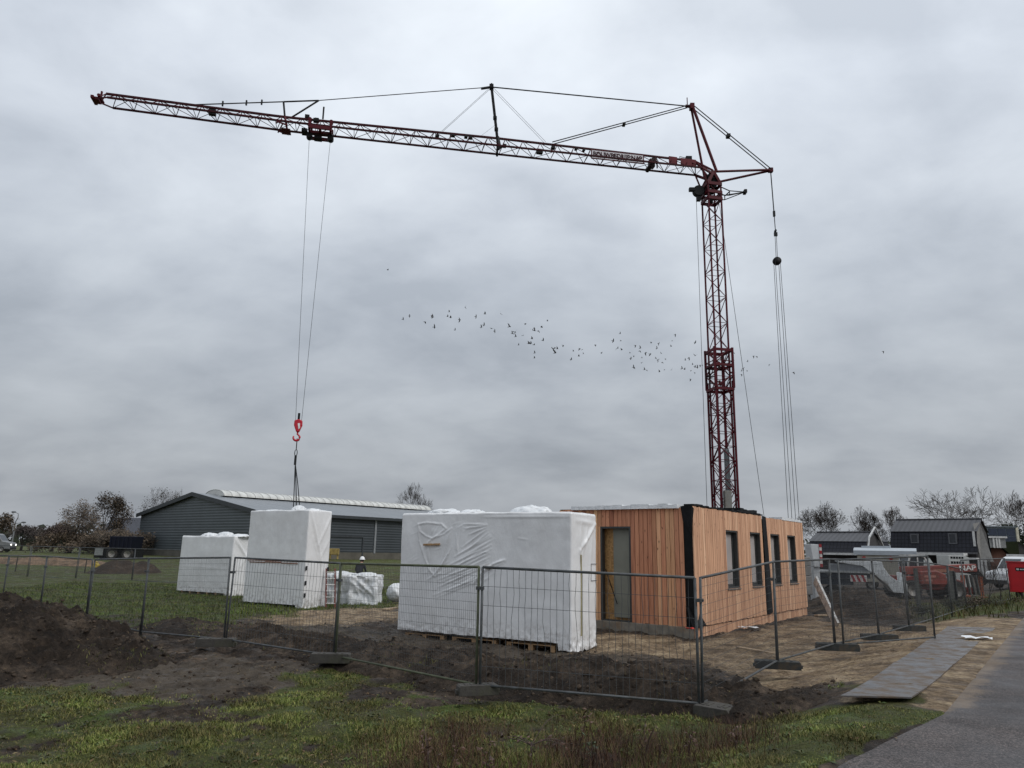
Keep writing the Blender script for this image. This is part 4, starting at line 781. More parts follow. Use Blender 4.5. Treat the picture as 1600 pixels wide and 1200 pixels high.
# --- ladder
Pl = at(517, 937, 29.6); LD = empty('ladder', (Pl.x, Pl.y, gz(Pl.x, Pl.y)), .1, 'short red-brown ladder with pale rungs leaning between the tall stack and the bundle', 'ladder'); M_LAD = mat('ladder_red', (.16, .045, .035), .6); rl_ = MB()
lean = -.12
for s in (-1, 1): rl_.rbar((s*.17, 0, 0), (s*.17+lean, .25, 1.45), .03, .06); 
islands(rl_, 'stile', M_LAD, LD); rg_ = MB()
for k in range(6): t = .1+k*.16; rg_.bar((-.17+lean*t, .25*t, 1.45*t), (.17+lean*t, .25*t, 1.45*t), .022, 8)
islands(rg_, 'rung', mat('ladder_rung', (.6, .58, .56), .5), LD)
# planks on the sand
M_PLANK = mat('raw_plank', (.34, .25, .16), .75, var=.3, scale=7, dirt=(.12, .08, .05))
def plank(a, b, w, h, label, m=M_PLANK, name='plank', cat='plank'):
    a = Vector(a); b = Vector(b); c = (a+b)/2; mb = MB(); mb.rbar(a-c, b-c, w, h); o = mb.build(name, m, loc=c, bevel=.004); tag(o, label, cat); return o
a = atz(1152, 1000, .2); b = atz(1212, 1008, .2); a.z = gz(a.x, a.y)+.03; b.z = gz(b.x, b.y)+.03; plank(a, b, .12, .04, 'pale plank lying on the sand below the windowed timber wall')
a = atz(1275, 960, .1); b = atz(1290, 958, .1); a.z = gz(a.x, a.y)+.05; b.z = gz(b.x, b.y)+.05; plank(a, b, .14, .06, 'short pale timber at the far foot of the timber building')
a = atz(600, 948, .1); b = atz(632, 944, .1); a.z = gz(a.x, a.y)+.04; b.z = gz(b.x, b.y)+.04; plank(a, b, .2, .05, 'pale plank on the sand left of the large wrapped stack')
a = at(1274, 906, 27); b = at(1307, 962, 25.5); b.z = gz(b.x, b.y); c = (a+b)/2; mb = MB(); mb.rbar(a-c, b-c, .07, .34); o = mb.build('leaning_board', mat('white_board', (.55, .55, .54), .5, var=.3, dirt=(.1, .08, .06), dscale=3), loc=c); tag(o, 'grimy white board leaning at a slant beside the dark end of the building', 'board')
# ------------------------------------------------------------------ worker
def person():
    P = at(560, 905, 35.2); g = gz(P.x, P.y); E_ = empty('person', (P.x, P.y, g), 1.3, 'worker in a white helmet and dark jacket stooping behind the white bundle', 'person')
    J = {'pelvis': (0, 0, .95, .15), 'waist': (.03, 0, 1.1, .14), 'chest': (.12, 0, 1.34, .155), 'neckb': (.2, 0, 1.5, .075), 'neck': (.235, 0, 1.56, .06), 'head': (.27, 0, 1.65, .09), 'top': (.28, 0, 1.74, .085)}
    ed = [('pelvis', 'waist'), ('waist', 'chest'), ('chest', 'neckb'), ('neckb', 'neck'), ('neck', 'head'), ('head', 'top')]
    for s, n_ in ((-1, 'r'), (1, 'l')):
        J.update({'hip'+n_: (0, s*.1, .9, .095), 'knee'+n_: (.04+.06*s, s*.11, .5, .065), 'ank'+n_: (-.02+.06*s, s*.12, .09, .045), 'toe'+n_: (.16+.06*s, s*.14, .04, .04), 'sh'+n_: (.14, s*.19, 1.43, .07), 'el'+n_: (.2, s*.25, 1.16, .05), 'wr'+n_: (.42, s*.17, 1.08, .034), 'palm'+n_: (.5, s*.15, 1.06, .032)})
        ed += [('pelvis', 'hip'+n_), ('hip'+n_, 'knee'+n_), ('knee'+n_, 'ank'+n_), ('ank'+n_, 'toe'+n_), ('chest', 'sh'+n_), ('sh'+n_, 'el'+n_), ('el'+n_, 'wr'+n_), ('wr'+n_, 'palm'+n_)]
        for k in range(4):
            o_ = (k-1.5)*.02; L_ = (.06, .075, .07, .05)[k]; J['f%d%s' % (k, n_)] = (.53+L_*.6, s*.15+o_, 1.05, .009); J['t%d%s' % (k, n_)] = (.53+L_, s*.15+o_, 1.02, .008); ed += [('palm'+n_, 'f%d%s' % (k, n_)), ('f%d%s' % (k, n_), 't%d%s' % (k, n_))]
        J['th'+n_] = (.5, s*.1, 1.04, .01); ed += [('wr'+n_, 'th'+n_)]
    ks = list(J); me = bpy.data.meshes.new('body'); me.from_pydata([J[k][:3] for k in ks], [(ks.index(a), ks.index(b)) for a, b in ed], []); o = bpy.data.objects.new('body', me); COL.objects.link(o)
    md = o.modifiers.new('skin', 'SKIN'); sk = me.skin_vertices[0].data
    for i, k in enumerate(ks): sk[i].radius = (J[k][3], J[k][3]); sk[i].use_root = (k == 'pelvis')
    sb = o.modifiers.new('sub', 'SUBSURF'); sb.levels = 2; sb.render_levels = 2
    dg = bpy.context.evaluated_depsgraph_get(); m2 = bpy.data.meshes.new_from_object(o.evaluated_get(dg)); bpy.data.objects.remove(o); m2.name = 'body'
    m2.materials.clear()
    for m in (mat('skin', (.45, .26, .19), .5, var=.1), mat('dark_jacket', (.014, .015, .02), .75, var=.3, bmp=.4), mat('work_trousers', (.03, .03, .036), .8, var=.3), mat('boots', (.02, .015, .012), .6)): m2.materials.append(m)
    for p in m2.polygons:
        c = p.center; i = 1
        if c.z > 1.54 and c.x > .1: i = 0
        elif c.x > .43: i = 0
        elif c.z < .12: i = 3
        elif c.z < .97: i = 2
        p.material_index = i; p.use_smooth = True
    ob = bpy.data.objects.new('body', m2); COL.objects.link(ob); ob.parent = E_
    h = MB(); h.lathe([(.0, .135), (.05, .128), (.095, .09), (.115, .03), (.118, .0), (.14, -.005), (.138, -.018), (.11, -.012)], (.275, 0, 1.70), 20); h.prism([(.1+.26, 1.70), (.19+.26, 1.675), (.19+.26, 1.667), (.1+.26, 1.685)], -.07, .07); h.build('helmet', mat('white_helmet', (.8, .8, .8), .3, var=.05), E_, True)
    fc = MB(); fc.add([(.355, -.012, 1.625), (.355, .012, 1.625), (.385, 0, 1.622), (.352, 0, 1.665)], [(0, 1, 2), (0, 2, 3), (1, 3, 2), (0, 3, 1)])
    fc.build('nose', MATS['skin'], E_, True)
    hr = MB(); hr.lathe([(.096, .0), (.098, -.04), (.09, -.085), (.07, -.1)], (.255, 0, 1.69), 14); hr.build('hair', mat('brown_hair', (.03, .018, .012), .7), E_, True)
person()
# ------------------------------------------------------------------ crane
M_RED = mat('crane_red', (.085, .004, .011), .55, var=.35, scale=3, dirt=(.02, .006, .007), dscale=3, spec=.2); M_DRED = mat('jib_red', (.042, .0045, .008), .6, var=.35, scale=3, spec=.15); M_ROPE = mat('steel_rope', (.03, .032, .035), .6, .0, spec=.2); M_STAY = mat('stay_bar', (.018, .019, .02), .6, .0, spec=.2); M_BLK = mat('crane_black', (.007, .007, .008), .6, spec=.2); M_GREYCAB = mat('crane_grey', (.19, .19, .175), .5, var=.2, dirt=(.1, .08, .06))
MY = 34.5; Mb = at(1137, 865, MY); MXc = Mb.x; gcr = gz(MXc, MY)
HOOK = Vector((-9.06, 30.4, 0)); dv = Vector((HOOK.x-MXc, HOOK.y-MY, 0)); JD = dv.normalized(); JN = Vector((-JD.y, JD.x, 0))     # JN points to the camera side
if JN.y > 0: JN = -JN
base = Vector((MXc, MY, gcr))
def cp(px, py):     # point of the crane's vertical centre plane seen at px,py, in crane coordinates
    d = ray(px, py); t = (base-CAMP).dot(JN)/d.dot(JN); return CAMP+d*t-base
def mzz(py, px=1120): return at(px, py, MY).z-gcr
CR = empty('tower_crane', base, 0, 'tall dark red self-erecting crane with lattice mast, long jib and hook, behind the timber building', 'crane')
def mast_sec(mb, side, z0, z1, rch, rbr, bay, flip=0):
    h = side/2; cs = [JD*(a*h)+JN*(b*h) for a, b in ((-1, -1), (1, -1), (1, 1), (-1, 1))]
    for c in cs: mb.rbar(c+Vector((0, 0, z0)), c+Vector((0, 0, z1)), rch*2, rch*2)
    n_ = max(1, int(round((z1-z0)/bay))); dz = (z1-z0)/n_
    for k in range(n_):
        za, zb_ = z0+k*dz, z0+(k+1)*dz
        for i in range(4):
            a, b = cs[i], cs[(i+1) % 4]
            if (k+i+flip) % 2: a, b = b, a
            mb.bar(a+Vector((0, 0, za)), b+Vector((0, 0, zb_)), rbr, 6)
            if k % 2 == 0: mb.bar(a+Vector((0, 0, za)), b+Vector((0, 0, za)), rbr*.8, 5)
Zc0, Zc1, Zt = mzz(600), mzz(546), mzz(292)
ms = MB(); mast_sec(ms, .86, .9, Zc0+.1, .043, .022, .82); ms.build('lower_mast', M_RED, CR)
ms = MB(); mast_sec(ms, .70, 1.2, Zt, .037, .019, .66, 1); ms.build('upper_mast', M_RED, CR)
clr = MB(); mast_sec(clr, .94, Zc0-.25, Zc1, .05, .03, .6)
for z_ in (Zc0-.3, (Zc0+Zc1)/2, Zc1-.12):
    for s in (-1, 1):
        clr.rbar(JD*(s*.47)-JN*.47+Vector((0, 0, z_)), JD*(s*.47)+JN*.47+Vector((0, 0, z_)), .06, .13); clr.rbar(JN*(s*.47)-JD*.47+Vector((0, 0, z_)), JN*(s*.47)+JD*.47+Vector((0, 0, z_)), .06, .13)
clr.build('telescoping_collar', M_RED, CR)
rw = MB()
for k in range(9): rw.box(JD*R.uniform(-.3, .3)+JN*R.uniform(-.3, .3)+Vector((0, 0, R.uniform(Zc0-.6, Zc1-.3))), (R.uniform(.08, .18), R.uniform(.08, .18), R.uniform(.08, .18)))
islands(rw, 'roller', mat('grimy_red', (.05, .012, .012), .6), CR)
pl = MB(); c0 = JD*.62
for s in (-1, 1): pl.bar(c0+JN*(s*.2)+Vector((0, 0, Zc0-.05)), c0+JN*(s*.2)+Vector((0, 0, Zc0+.75)), .02, 6)
for z_ in (Zc0-.05, Zc0+.3, Zc0+.75): pl.bar(c0+JN*.2+Vector((0, 0, z_)), c0-JN*.2+Vector((0, 0, z_)), .02, 6); pl.bar(c0+JN*.2+Vector((0, 0, z_)), JD*.4+JN*.2+Vector((0, 0, z_)), .022, 6)
pl.build('ladder_bracket', M_BLK, CR)
# base: slewing platform, outriggers, ballast
bs_ = MB(); bs_.box((0, 0, .75), (2.6, 2.2, .35)); bs_.lathe([(.0, .3), (.8, .3), (.8, .58), (.0, .58)], n=20)
for a, b in ((-1, -1), (1, -1), (1, 1), (-1, 1)):
    bs_.rbar(JD*(a*.5)+JN*(b*.5)+Vector((0, 0, .4)), JD*(a*1.9)+JN*(b*1.6)+Vector((0, 0, .35)), .2, .25); bs_.bar(JD*(a*1.9)+JN*(b*1.6), JD*(a*1.9)+JN*(b*1.6)+Vector((0, 0, .5)), .12, 10)
bs_.build('undercarriage', M_RED, CR, bevel=.02)
bl = MB(); rotm = Matrix.Rotation(math.atan2(JD.y, JD.x), 3, 'Z')
for k in range(4): bl.box(-JD*3.0+Vector((0, 0, .75+k*.42)), (1.2, 1.9, .4), rotm)
bl.build('ballast', mat('ballast_concrete', (.22, .21, .2), .9, bmp=.4), CR, bevel=.03)
cbx = MB(); cbx.box(JD*.15+JN*.5+Vector((0, 0, mzz(790)+.15)), (.34, .2, 1.0), rotm); cbx.build('control_cabinet', M_GREYCAB, CR, bevel=.02)
cbx = MB(); cbx.box(-JD*.12+JN*.1+Vector((0, 0, mzz(745))), (.2, .2, 2.6), rotm); cbx.build('hydraulic_cylinder', mat('cylinder_grey', (.13, .145, .15), .5, .0), CR, bevel=.03)
# jib
def lerp_pts(pts, n_):
    ds = [0]
    for a, b in zip(pts[:-1], pts[1:]): ds.append(ds[-1]+(b-a).length)
    out = []
    for k in range(n_+1):
        d = ds[-1]*k/n_; i = max(0, min(len(pts)-2, int(np.searchsorted(ds, d)-1))); out.append(pts[i].lerp(pts[i+1], (d-ds[i])/(ds[i+1]-ds[i])))
    return out
JW = .8
bot = [cp(1092, 268), cp(776, 234), cp(445, 197), cp(172, 160.5)]; top = [cp(1086, 252), cp(776, 216), cp(445, 183), cp(166, 146.5)]
nb = 32; Bp = lerp_pts(bot, nb); Tp = lerp_pts(top, nb)
print('JIB', [tuple(round(c, 2) for c in p) for p in bot], [tuple(round(c, 2) for c in p) for p in top], 'mast top', Zt, 'collar', Zc0, Zc1, 'JD', JD)
jb = MB(); br = MB()
for k in range(nb):
    jb.rbar(Tp[k], Tp[k+1], .085, .085)
    for s in (-1, 1): jb.rbar(Bp[k]+JN*(s*JW/2), Bp[k+1]+JN*(s*JW/2), .075, .075)
    tm = Tp[k].lerp(Tp[k+1], .5)
    for s in (-1, 1):
        br.bar(Bp[k]+JN*(s*JW/2), tm, .018, 5); br.bar(tm, Bp[k+1]+JN*(s*JW/2), .018, 5)
    s = 1 if k % 2 else -1
    br.bar(Bp[k]+JN*(s*JW/2), Bp[k+1]-JN*(s*JW/2), .014, 5); br.bar(Bp[k]+JN*JW/2, Bp[k]-JN*JW/2, .015, 5)
jo = jb.build('jib', M_DRED, CR); br.build('lattice', M_DRED, jo)
hd = MB()       # jib foot and mast head
for s in (-1, 1):
    hd.rbar(Bp[0]+JN*(s*JW/2), JN*(s*.3)+Vector((0, 0, Zt+.55)), .09, .11); hd.rbar(Tp[0], JN*(s*.3)+Vector((0, 0, Zt+.75)), .07, .08); hd.rbar(Bp[0]+JN*(s*JW/2), JD*.35+JN*(s*.34)+Vector((0, 0, Zt-.1)), .06, .07)
    hd.rbar(JD*.35+JN*(s*.35)+Vector((0, 0, Zt)), JN*(s*.3)+Vector((0, 0, Zt+.7)), .13, .13); hd.rbar(-JD*.35+JN*(s*.35)+Vector((0, 0, Zt)), JN*(s*.3)+Vector((0, 0, Zt+.7)), .13, .13)
    hd.rbar(Tp[0], Bp[0]+JN*(s*JW/2), .05, .05)
hd.rbar(JN*.35+Vector((0, 0, Zt+.62)), -JN*.35+Vector((0, 0, Zt+.62)), .16, .2)
for z_ in (Zt, Zt-.45, Zt-.8):
    for s in (-1, 1): hd.rbar(JD*(s*.38)-JN*.38+Vector((0, 0, z_)), JD*(s*.38)+JN*.38+Vector((0, 0, z_)), .07, .16); hd.rbar(JN*(s*.38)-JD*.38+Vector((0, 0, z_)), JN*(s*.38)+JD*.38+Vector((0, 0, z_)), .07, .16)
hd.build('mast_head', M_RED, CR)
hw = MB()
for k in range(10): hw.box(JD*R.uniform(-.3, .3)+JN*R.uniform(-.2, .2)+Vector((0, 0, Zt+R.uniform(-1., .5))), (R.uniform(.1, .28), R.uniform(.1, .28), R.uniform(.1, .28)))
hw.bar(JN*.3+Vector((0, 0, Zt+.65)), -JN*.3+Vector((0, 0, Zt+.65)), .13, 12)
islands(hw, 'head_gear', M_BLK, CR)
apex = cp(1081, 167); ap = MB(); rr0 = cp(1112, 263); 
for s in (-1, 1): ap.bar(apex+JN*(s*.08), JN*(s*.32)+Vector((0, 0, Zt+.7))-JD*(.18*s), .075 if s > 0 else .06, 8)
ap.box(apex, (.22, .3, .3)); ap.bar(apex+JD*.25, apex+JD*.25+Vector((0, 0, .5)), .025, 6); ap.bar(apex, apex+JD*.35, .08, 8)
ap.build('a_frame', M_RED, CR)
rear = cp(1204, 266); rs_ = MB()
for s in (-1, 1): rs_.bar(rear+JN*(s*.05), JN*(s*.32)+Vector((0, 0, Zt+.6+(.08 if s > 0 else -.3))), .06, 8)
rs_.box(rear, (.22, .2, .22)); rs_.build('rear_strut', M_RED, CR)
def pair(mb, a, b, g, r, n=6):
    for s in (-1, 1): mb.bar(a+JN*(s*g), b+JN*(s*g), r, n)
tops = cp(768, 136); st = MB()
mm = MB(); mm.rbar(cp(779, 234), tops, .13, .13); mm.box(tops, (.2, .25, .2)); mm.bar(tops, tops+Vector((0, 0, .2)), .04, 6)
for t in (.32, .5): mm.box(tops.lerp(cp(779, 234), 1-t), (.18, .18, .12))
mm.rbar(cp(779, 238)+JN*.4, cp(778, 214), .1, .1); mm.rbar(cp(779, 238)-JN*.4, cp(778, 214), .1, .1); mm.build('jib_mast', M_BLK, CR)
st.bar(apex+JD*.3, tops, .034, 6); e1 = cp(498, 157); st.bar(tops, e1, .022, 6); st.bar(tops, cp(752, 138.5), .07, 6)
jt = cp(445, 182); k1 = cp(443, 159); st.bar(e1, k1, .04, 6); st.bar(k1, cp(305, 163.5), .03, 6); st.bar(e1, jt+JD*-.3, .045, 6); st.bar(k1, jt, .045, 6)
for px, py in ((385, 160.7), (348, 162), (409, 159.8)): st.box(cp(px, py), (.06, .06, .25))
pair(st, apex+JD*.2, cp(862, 224), .13, .028); pair(st, apex-JD*.1, rear, .1, .028); st.box(apex.lerp(rear, .46), (.18, .28, .16)); st.box(apex.lerp(cp(862, 224), .5), (.14, .3, .08))
islands(st, 'stay_bar', M_STAY, CR)
rp = MB(); pair(rp, tops, cp(690, 206), .08, .008, 4); pair(rp, tops, cp(852, 223), .08, .008, 4); rp.bar(cp(773, 196), cp(752, 212), .006, 4)
# rear ropes down to the ballast
pul = cp(1214, 408); y1_ = cp(1209.5, 334); rp.bar(rear, y1_, .03, 6); rp.bar(y1_, cp(1212, 366), .022, 6); pair(rp, cp(1212, 366), pul, .06, .014, 5)
tgt = cp(1243, 815); tgz = tgt.z
for s1 in (-1, 1):
    for s2 in (-1, 1):
        b_ = Vector((pul.x, pul.y, tgz-2.2)); rp.bar(pul+JD*(-s1*.14)+JN*(s2*.07), b_+JD*(-s1*.2)+JN*(s2*.16), .013, 5)
rp.bar(cp(1088, 312), Vector((0, 0, 1.2))+JD*.95, .012, 5); rp.bar(-JD*.42+Vector((0, 0, Zt-.9)), -JD*2.2+Vector((0, 0, 1.4)), .012, 5)
pk = cp(1107, 782); islands(rp, 'wire_rope', M_ROPE, CR)
pb_ = MB(); pb_.lathe([(0, -.11), (.2, -.1), (.21, -.06), (.15, 0), (.21, .06), (.2, .1), (0, .11)], pul, 18, 'y'); pb_.build('rope_pulley', M_BLK, CR, True); pb_ = MB(); pb_.box(y1_, (.1, .1, .3)); pb_.box(cp(1212, 366), (.16, .1, .2)); pb_.box(cp(1211.5, 361), (.07, .2, .1)); islands(pb_, 'rope_shackle', M_STAY, CR)
# cable reel and rear bracket at the head
rl2 = MB(); rc = cp(1091, 299); rl2.lathe([(0, -.15), (.27, -.15), (.28, -.1), (.28, .1), (.27, .15), (0, .15)], rc, 20, 'y'); rl2.box(rc+JD*.34+Vector((0, 0, .05)), (.3, .2, .17)); rl2.rbar(rc, JD*.2+Vector((0, 0, Zt-.35)), .1, .14); rl2.box(rc+Vector((.0, 0, -.4)), (.2, .2, .25)); rl2.build('cable_reel', M_BLK, CR)
rb = MB(); q0 = cp(1122, 296); q1 = cp(1136, 303); q2 = cp(1164, 300)
for s in (-1, 1):
    rb.bar(q0+JN*(s*.28), q1+JN*(s*.25)+Vector((0, 0, .05)), .03, 6); rb.bar(q0+JN*(s*.28)-Vector((0, 0, .45)), q1+JN*(s*.25)-Vector((0, 0, .2)), .03, 6); rb.bar(q1+JN*(s*.25)+Vector((0, 0, .05)), q2, .028, 6); rb.bar(q1+JN*(s*.25)-Vector((0, 0, .2)), q2, .024, 6); rb.bar(q1+JN*(s*.25)+Vector((0, 0, .05)), q1+JN*(s*.25)-Vector((0, 0, .2)), .025, 6)
rb.box(q2, (.14, .3, .18)); rb.bar(q1+JN*.25, q1-JN*.25, .03, 6); rb.build('rear_bracket', M_BLK, CR)
cl_ = MB()
for s in (.0, .12): cl_.tube([cp(1114, 276)+JN*s, cp(1119, 278)+JN*s, cp(1121.5, 285)+JN*s, cp(1118, 292)+JN*s], .012, 5)
islands(cl_, 'loose_cable', M_BLK, CR)
# boxes on the jib, sign plate with lettering
bxs = MB()
for px, py, w, h in ((332, 176, .5, .4), (495, 188, .3, .25), (735, 215, .3, .2), (728, 214, .25, .16), (707, 212, .4, .12), (843, 237, .5, .35), (864, 231, .3, .2), (900, 233, .2, .14), (912, 235, .2, .14), (683, 213, .3, .2), (788, 228, .3, .2)): bxs.box(cp(px, py), (w*.6, .2, h*.6), rotm)
islands(bxs, 'junction_box', M_BLK, CR)
drv = MB(); c0 = cp(1018, 256); drv.box(c0+Vector((0, 0, .0)), (.26, .3, .42), rotm); drv.bar(c0-JN*.3+Vector((0, 0, -.22))+JD*.12, c0+JN*.3+Vector((0, 0, -.22))+JD*.12, .12, 12); drv.box(c0-JD*.12+Vector((0, 0, .2)), (.24, .25, .2), rotm); drv.rbar(c0-JD*.3+Vector((0, 0, -.2)), c0-JD*.3+Vector((0, 0, .2)), .06, .06); drv.build('trolley_winch', mat('winch_dark', (.014, .004, .005), .6, spec=.2), CR)
for px, py, w, h in ((1050, 252, .45, .38), (1074, 256, .85, .42)):
    pp = MB(); pp.box(cp(px, py)+JN*.12, (w, .03, h), rotm); pp.build('red_plate', mat('plate_red', (.11, .006, .013), .55, spec=.2), CR)
rail = MB(); a = cp(1062, 244.5); b = cp(1078, 248.5); rail.bar(a, a+Vector((0, 0, -.2)), .015, 5); rail.bar(a, b, .015, 5); rail.box(cp(1076, 248.5), (.3, .2, .25)); rail.build('handrail', M_BLK, CR)
sg0, sg1 = cp(923, 243), cp(1003, 251.5); sgm = (sg0+sg1)/2+JN*.16; sgd = (sg0-sg1); sl_ = sgd.length; ang = math.atan2(sg1.z-sg0.z, math.hypot(sg1.x-sg0.x, sg1.y-sg0.y))
sd = (sg1-sg0).normalized(); sn = -JN if False else JN; su = sn.cross(sd).normalized()
Rm = Matrix((sd, su, sd.cross(su))).transposed()
sp = MB(); sp.box((0, 0, 0), (sl_, .44, .02)); so = sp.build('sign_board', mat('sign_grey', (.62, .6, .62), .5, var=.1), CR); so.location = sgm; so.rotation_euler = Rm.to_euler()
fr = MB()
for y_ in (-.235, .235): fr.box((0, y_, .0), (sl_+.06, .04, .05))
for x_ in (-1, 1): fr.box((x_*(sl_/2+.02), 0, 0), (.04, .43, .05))
fr.build('frame', M_RED, so)
tx = textmesh('lettering', 'BOUWBEDRIJF NAP', .34, mat('letter_red', (.03, .003, .006), .6, spec=.1), so, (0, 0, .016), (0, 0, 0)); 
w_ = max(v.co.x for v in tx.data.vertices)-min(v.co.x for v in tx.data.vertices); tx.scale = ((sl_*.95)/w_, 1.05, 1)
# jib tip
tpm = MB(); tc = cp(157, 157.5); tpm.box(tc+JD*.1, (.18, .4, .12), rotm); tpm.bar(tc-JN*.3+Vector((0, 0, .1)), tc+JN*.3+Vector((0, 0, .1)), .07, 12); tpm.box(tc+JD*.25, (.12, .6, .12), rotm); tpm.bar(tc+Vector((0, 0, .2)), tc+Vector((0, 0, .45)), .05, 6)
for s in (-1, 1): tpm.rbar(tc+JN*(s*.2), Bp[-1]+JN*(s*JW/2), .05, .05); tpm.rbar(tc+JN*(s*.15)+Vector((0, 0, .1)), Tp[-1], .04, .04)
tpm.build('jib_tip', M_RED, CR)
# fold joint near 445 px
fj = MB(); a = cp(445, 182); b = cp(449, 203)
for s in (-1, 1): fj.rbar(a, b+JN*(s*JW/2), .07, .07); fj.rbar(cp(433, 197)+JN*(s*.4), cp(450, 203)+JN*(s*.4), .05, .06); fj.bar(cp(433, 200)+JN*(s*.4), cp(441, 190)+JN*(s*.2), .03, 6)
fj.box(cp(447, 205.5), (.4, .5, .04), rotm); fj.build('fold_joint', M_RED, CR)
# trolley
tz_ = MB(); t0 = cp(484, 206.5); t1 = cp(517, 210.5); 
for s in (-1, 1):
    tz_.rbar(t0+JN*(s*.5), t1+JN*(s*.5), .08, .16)
    for t in (t0, t1): tz_.rbar(t+JN*(s*.5), t+JN*(s*.5)+Vector((0, 0, .42)), .1, .1); tz_.bar(t+JN*(s*.5)+Vector((0, 0, .38)), t+JN*(s*.3)+Vector((0, 0, .38)), .09, 10)
for t in (t0, t1, (t0+t1)/2): tz_.rbar(t-JN*.5, t+JN*.5, .1, .2)
tz_.rbar(t0+JN*.0+Vector((0, 0, -.02)), t1, .25, .12); TRO = tz_.build('trolley', M_RED, CR)
tb = MB(); tb.box(cp(497, 216.5), (.34, .3, .14), rotm); tb.bar(t0+JN*.15+Vector((0, 0, -.2)), t0-JN*.15+Vector((0, 0, -.2)), .14, 12); tb.bar(t1+JN*.15+Vector((0, 0, -.2)), t1-JN*.15+Vector((0, 0, -.2)), .14, 12); tb.box(cp(476, 206), (.25, .4, .15), rotm); tb.tube([cp(518, 212), cp(521, 218), cp(518, 222), cp(513, 219)], .02, 5); tb.build('sheaves', M_BLK, TRO)
an = MB(); a = cp(504.5, 186); an.bar(a, a+Vector((0, 0, .62)), .04, 6); an.box(cp(494, 188.5), (.25, .2, .15), rotm); an.box(cp(480, 182), (.2, .1, .16), rotm); an.build('anemometer_post', M_BLK, CR)
# hoist ropes and hook block
hb = cp(466, 664); hr_ = MB(); hr_.bar(t0+Vector((0, 0, -.25)), hb-JD*-.12+Vector((0, 0, .1)), .009, 4); hr_.bar(t1+Vector((0, 0, -.25)), hb-JD*.12+Vector((0, 0, .1)), .009, 4); islands(hr_, 'hoist_rope', M_ROPE, CR)
M_HR = mat('hook_red', (.5, .012, .03), .35, var=.1)
hk = MB(); hk.prism([(-.16, .18), (.0, .24), (.16, .18), (.17, -.02), (.06, -.3), (-.06, -.3), (-.17, -.02)], -.1, .1); HB = hk.build('hook_block', M_HR, CR, bevel=.03, loc=hb); HB.rotation_euler.z = math.atan2(JN.y, JN.x)+PI/2
ws = MB()
for s in (-1, 1): ws.add([(-.02, s*.106, .06), (.07, s*.106, .06), (.09, s*.106, -.14), (.03, s*.106, -.2)], [(0, 1, 2, 3)])
ws.build('white_stripe', mat('stripe_white', (.75, .75, .75), .5), HB)
sw = MB(); sw.bar((0, 0, .2), (0, 0, .5), .05, 8); sw.build('rope_guard', M_BLK, HB)
hh = MB(); pts = [(0, 0, -.28), (0, 0, -.4)]+[(-.03+.13*math.cos(a), 0, -.53+.13*math.sin(a)) for a in np.linspace(1.2, -3.6, 12)]; hh.tube(pts, [.035, .035]+[.03+.018*math.sin(k/11*PI) for k in range(12)], 8); hh.build('hook', M_HR, HB, True)
# lifting slings
SLG = empty('lifting_sling', base+hb+Vector((0, 0, -.62)), 0, 'grey lifting sling of four legs hanging from the red hook down to the tall stack', 'sling'); ls = MB(); top_ = Vector((0, 0, 0)); link = Vector((0, 0, -.75))
ls.bar(top_+Vector((0, 0, .05)), link+Vector((0, 0, .35)), .02, 6); ls.tube([link+Vector((.05*math.cos(a), .0, .2+.14*math.sin(a))) for a in np.linspace(0, 2*PI, 12)], .018, 5); ls.bar(link+Vector((0, 0, .1)), link+Vector((0, 0, -.3)), .05, 6); ls.build('master_link', M_STAY, SLG)
for k, (u, w) in enumerate(((1.25, -.5), (1.3, -.75), (1.42, -.5), (1.5, -.75))):
    Q = Vector((K2.x, K2.y, T2_))+FD*u+Vector((-FD.y, FD.x, 0))*w; q = Q-(base+hb+Vector((0, 0, -.62))); lg = MB(); lg.bar(link+Vector((0, 0, -.2)), Vector(link).lerp(q, .5)*1+Vector((0, 0, 0)), .02, 5); lg.bar(Vector(link).lerp(q, .5), q, .02, 5); lg.build('sling_leg', M_STAY, SLG)
# ------------------------------------------------------------------ birds
BPX = [(72, 95), (97, 82), (155, 104), (181, 80), (185, 86), (191, 124), (247, 66), (241, 84), (252, 88), (269, 135), (287, 96), (307, 48), (348, 84), (382, 74), (369, 124), (379, 116), (406, 129), (419, 139), (442, 73), (475, 122), (486, 147), (491, 150), (497, 143), (499, 160), (510, 192), (528, 155), (535, 111), (548, 186), (556, 185), (560, 168), (563, 134), (570, 137), (568, 191), (585, 138), (596, 121), (602, 175), (619, 101), (571, 222), (570, 241), (641, 206), (647, 201), (648, 222), (656, 206), (678, 193), (709, 246), (717, 215), (738, 234), (741, 205), (751, 208), (755, 225), (801, 191), (823, 223), (868, 176), (880, 206), (886, 204), (897, 176), (894, 149), (900, 210), (931, 222), (935, 243), (946, 233), (949, 281), (945, 276), (952, 193), (968, 214), (971, 203), (974, 260), (977, 240), (990, 222), (987, 285), (996, 289), (1008, 226), (1011, 184), (1030, 243), (1034, 204), (1037, 248), (1040, 186), (1043, 293), (1050, 224), (1055, 257), (1062, 286), (1066, 244), (1087, 197), (1091, 176), (1090, 285), (1103, 153), (1129, 281), (1138, 284), (1141, 249), (1155, 241), (1163, 288), (1169, 266), (1178, 274), (1179, 182), (1179, 232), (1177, 296), (1187, 276), (1197, 268), (1205, 268), (1217, 269), (1161, 321), (1325, 221), (1324, 249), (1313, 264), (1316, 294), (1324, 297), (1355, 286), (1360, 281), (1354, 303), (1375, 288), (1377, 255), (1400, 234), (1412, 235), (1459, 266), (1551, 295)]
M_BIRD = mat('bird_grey', (.05, .05, .055), .8, var=.2)
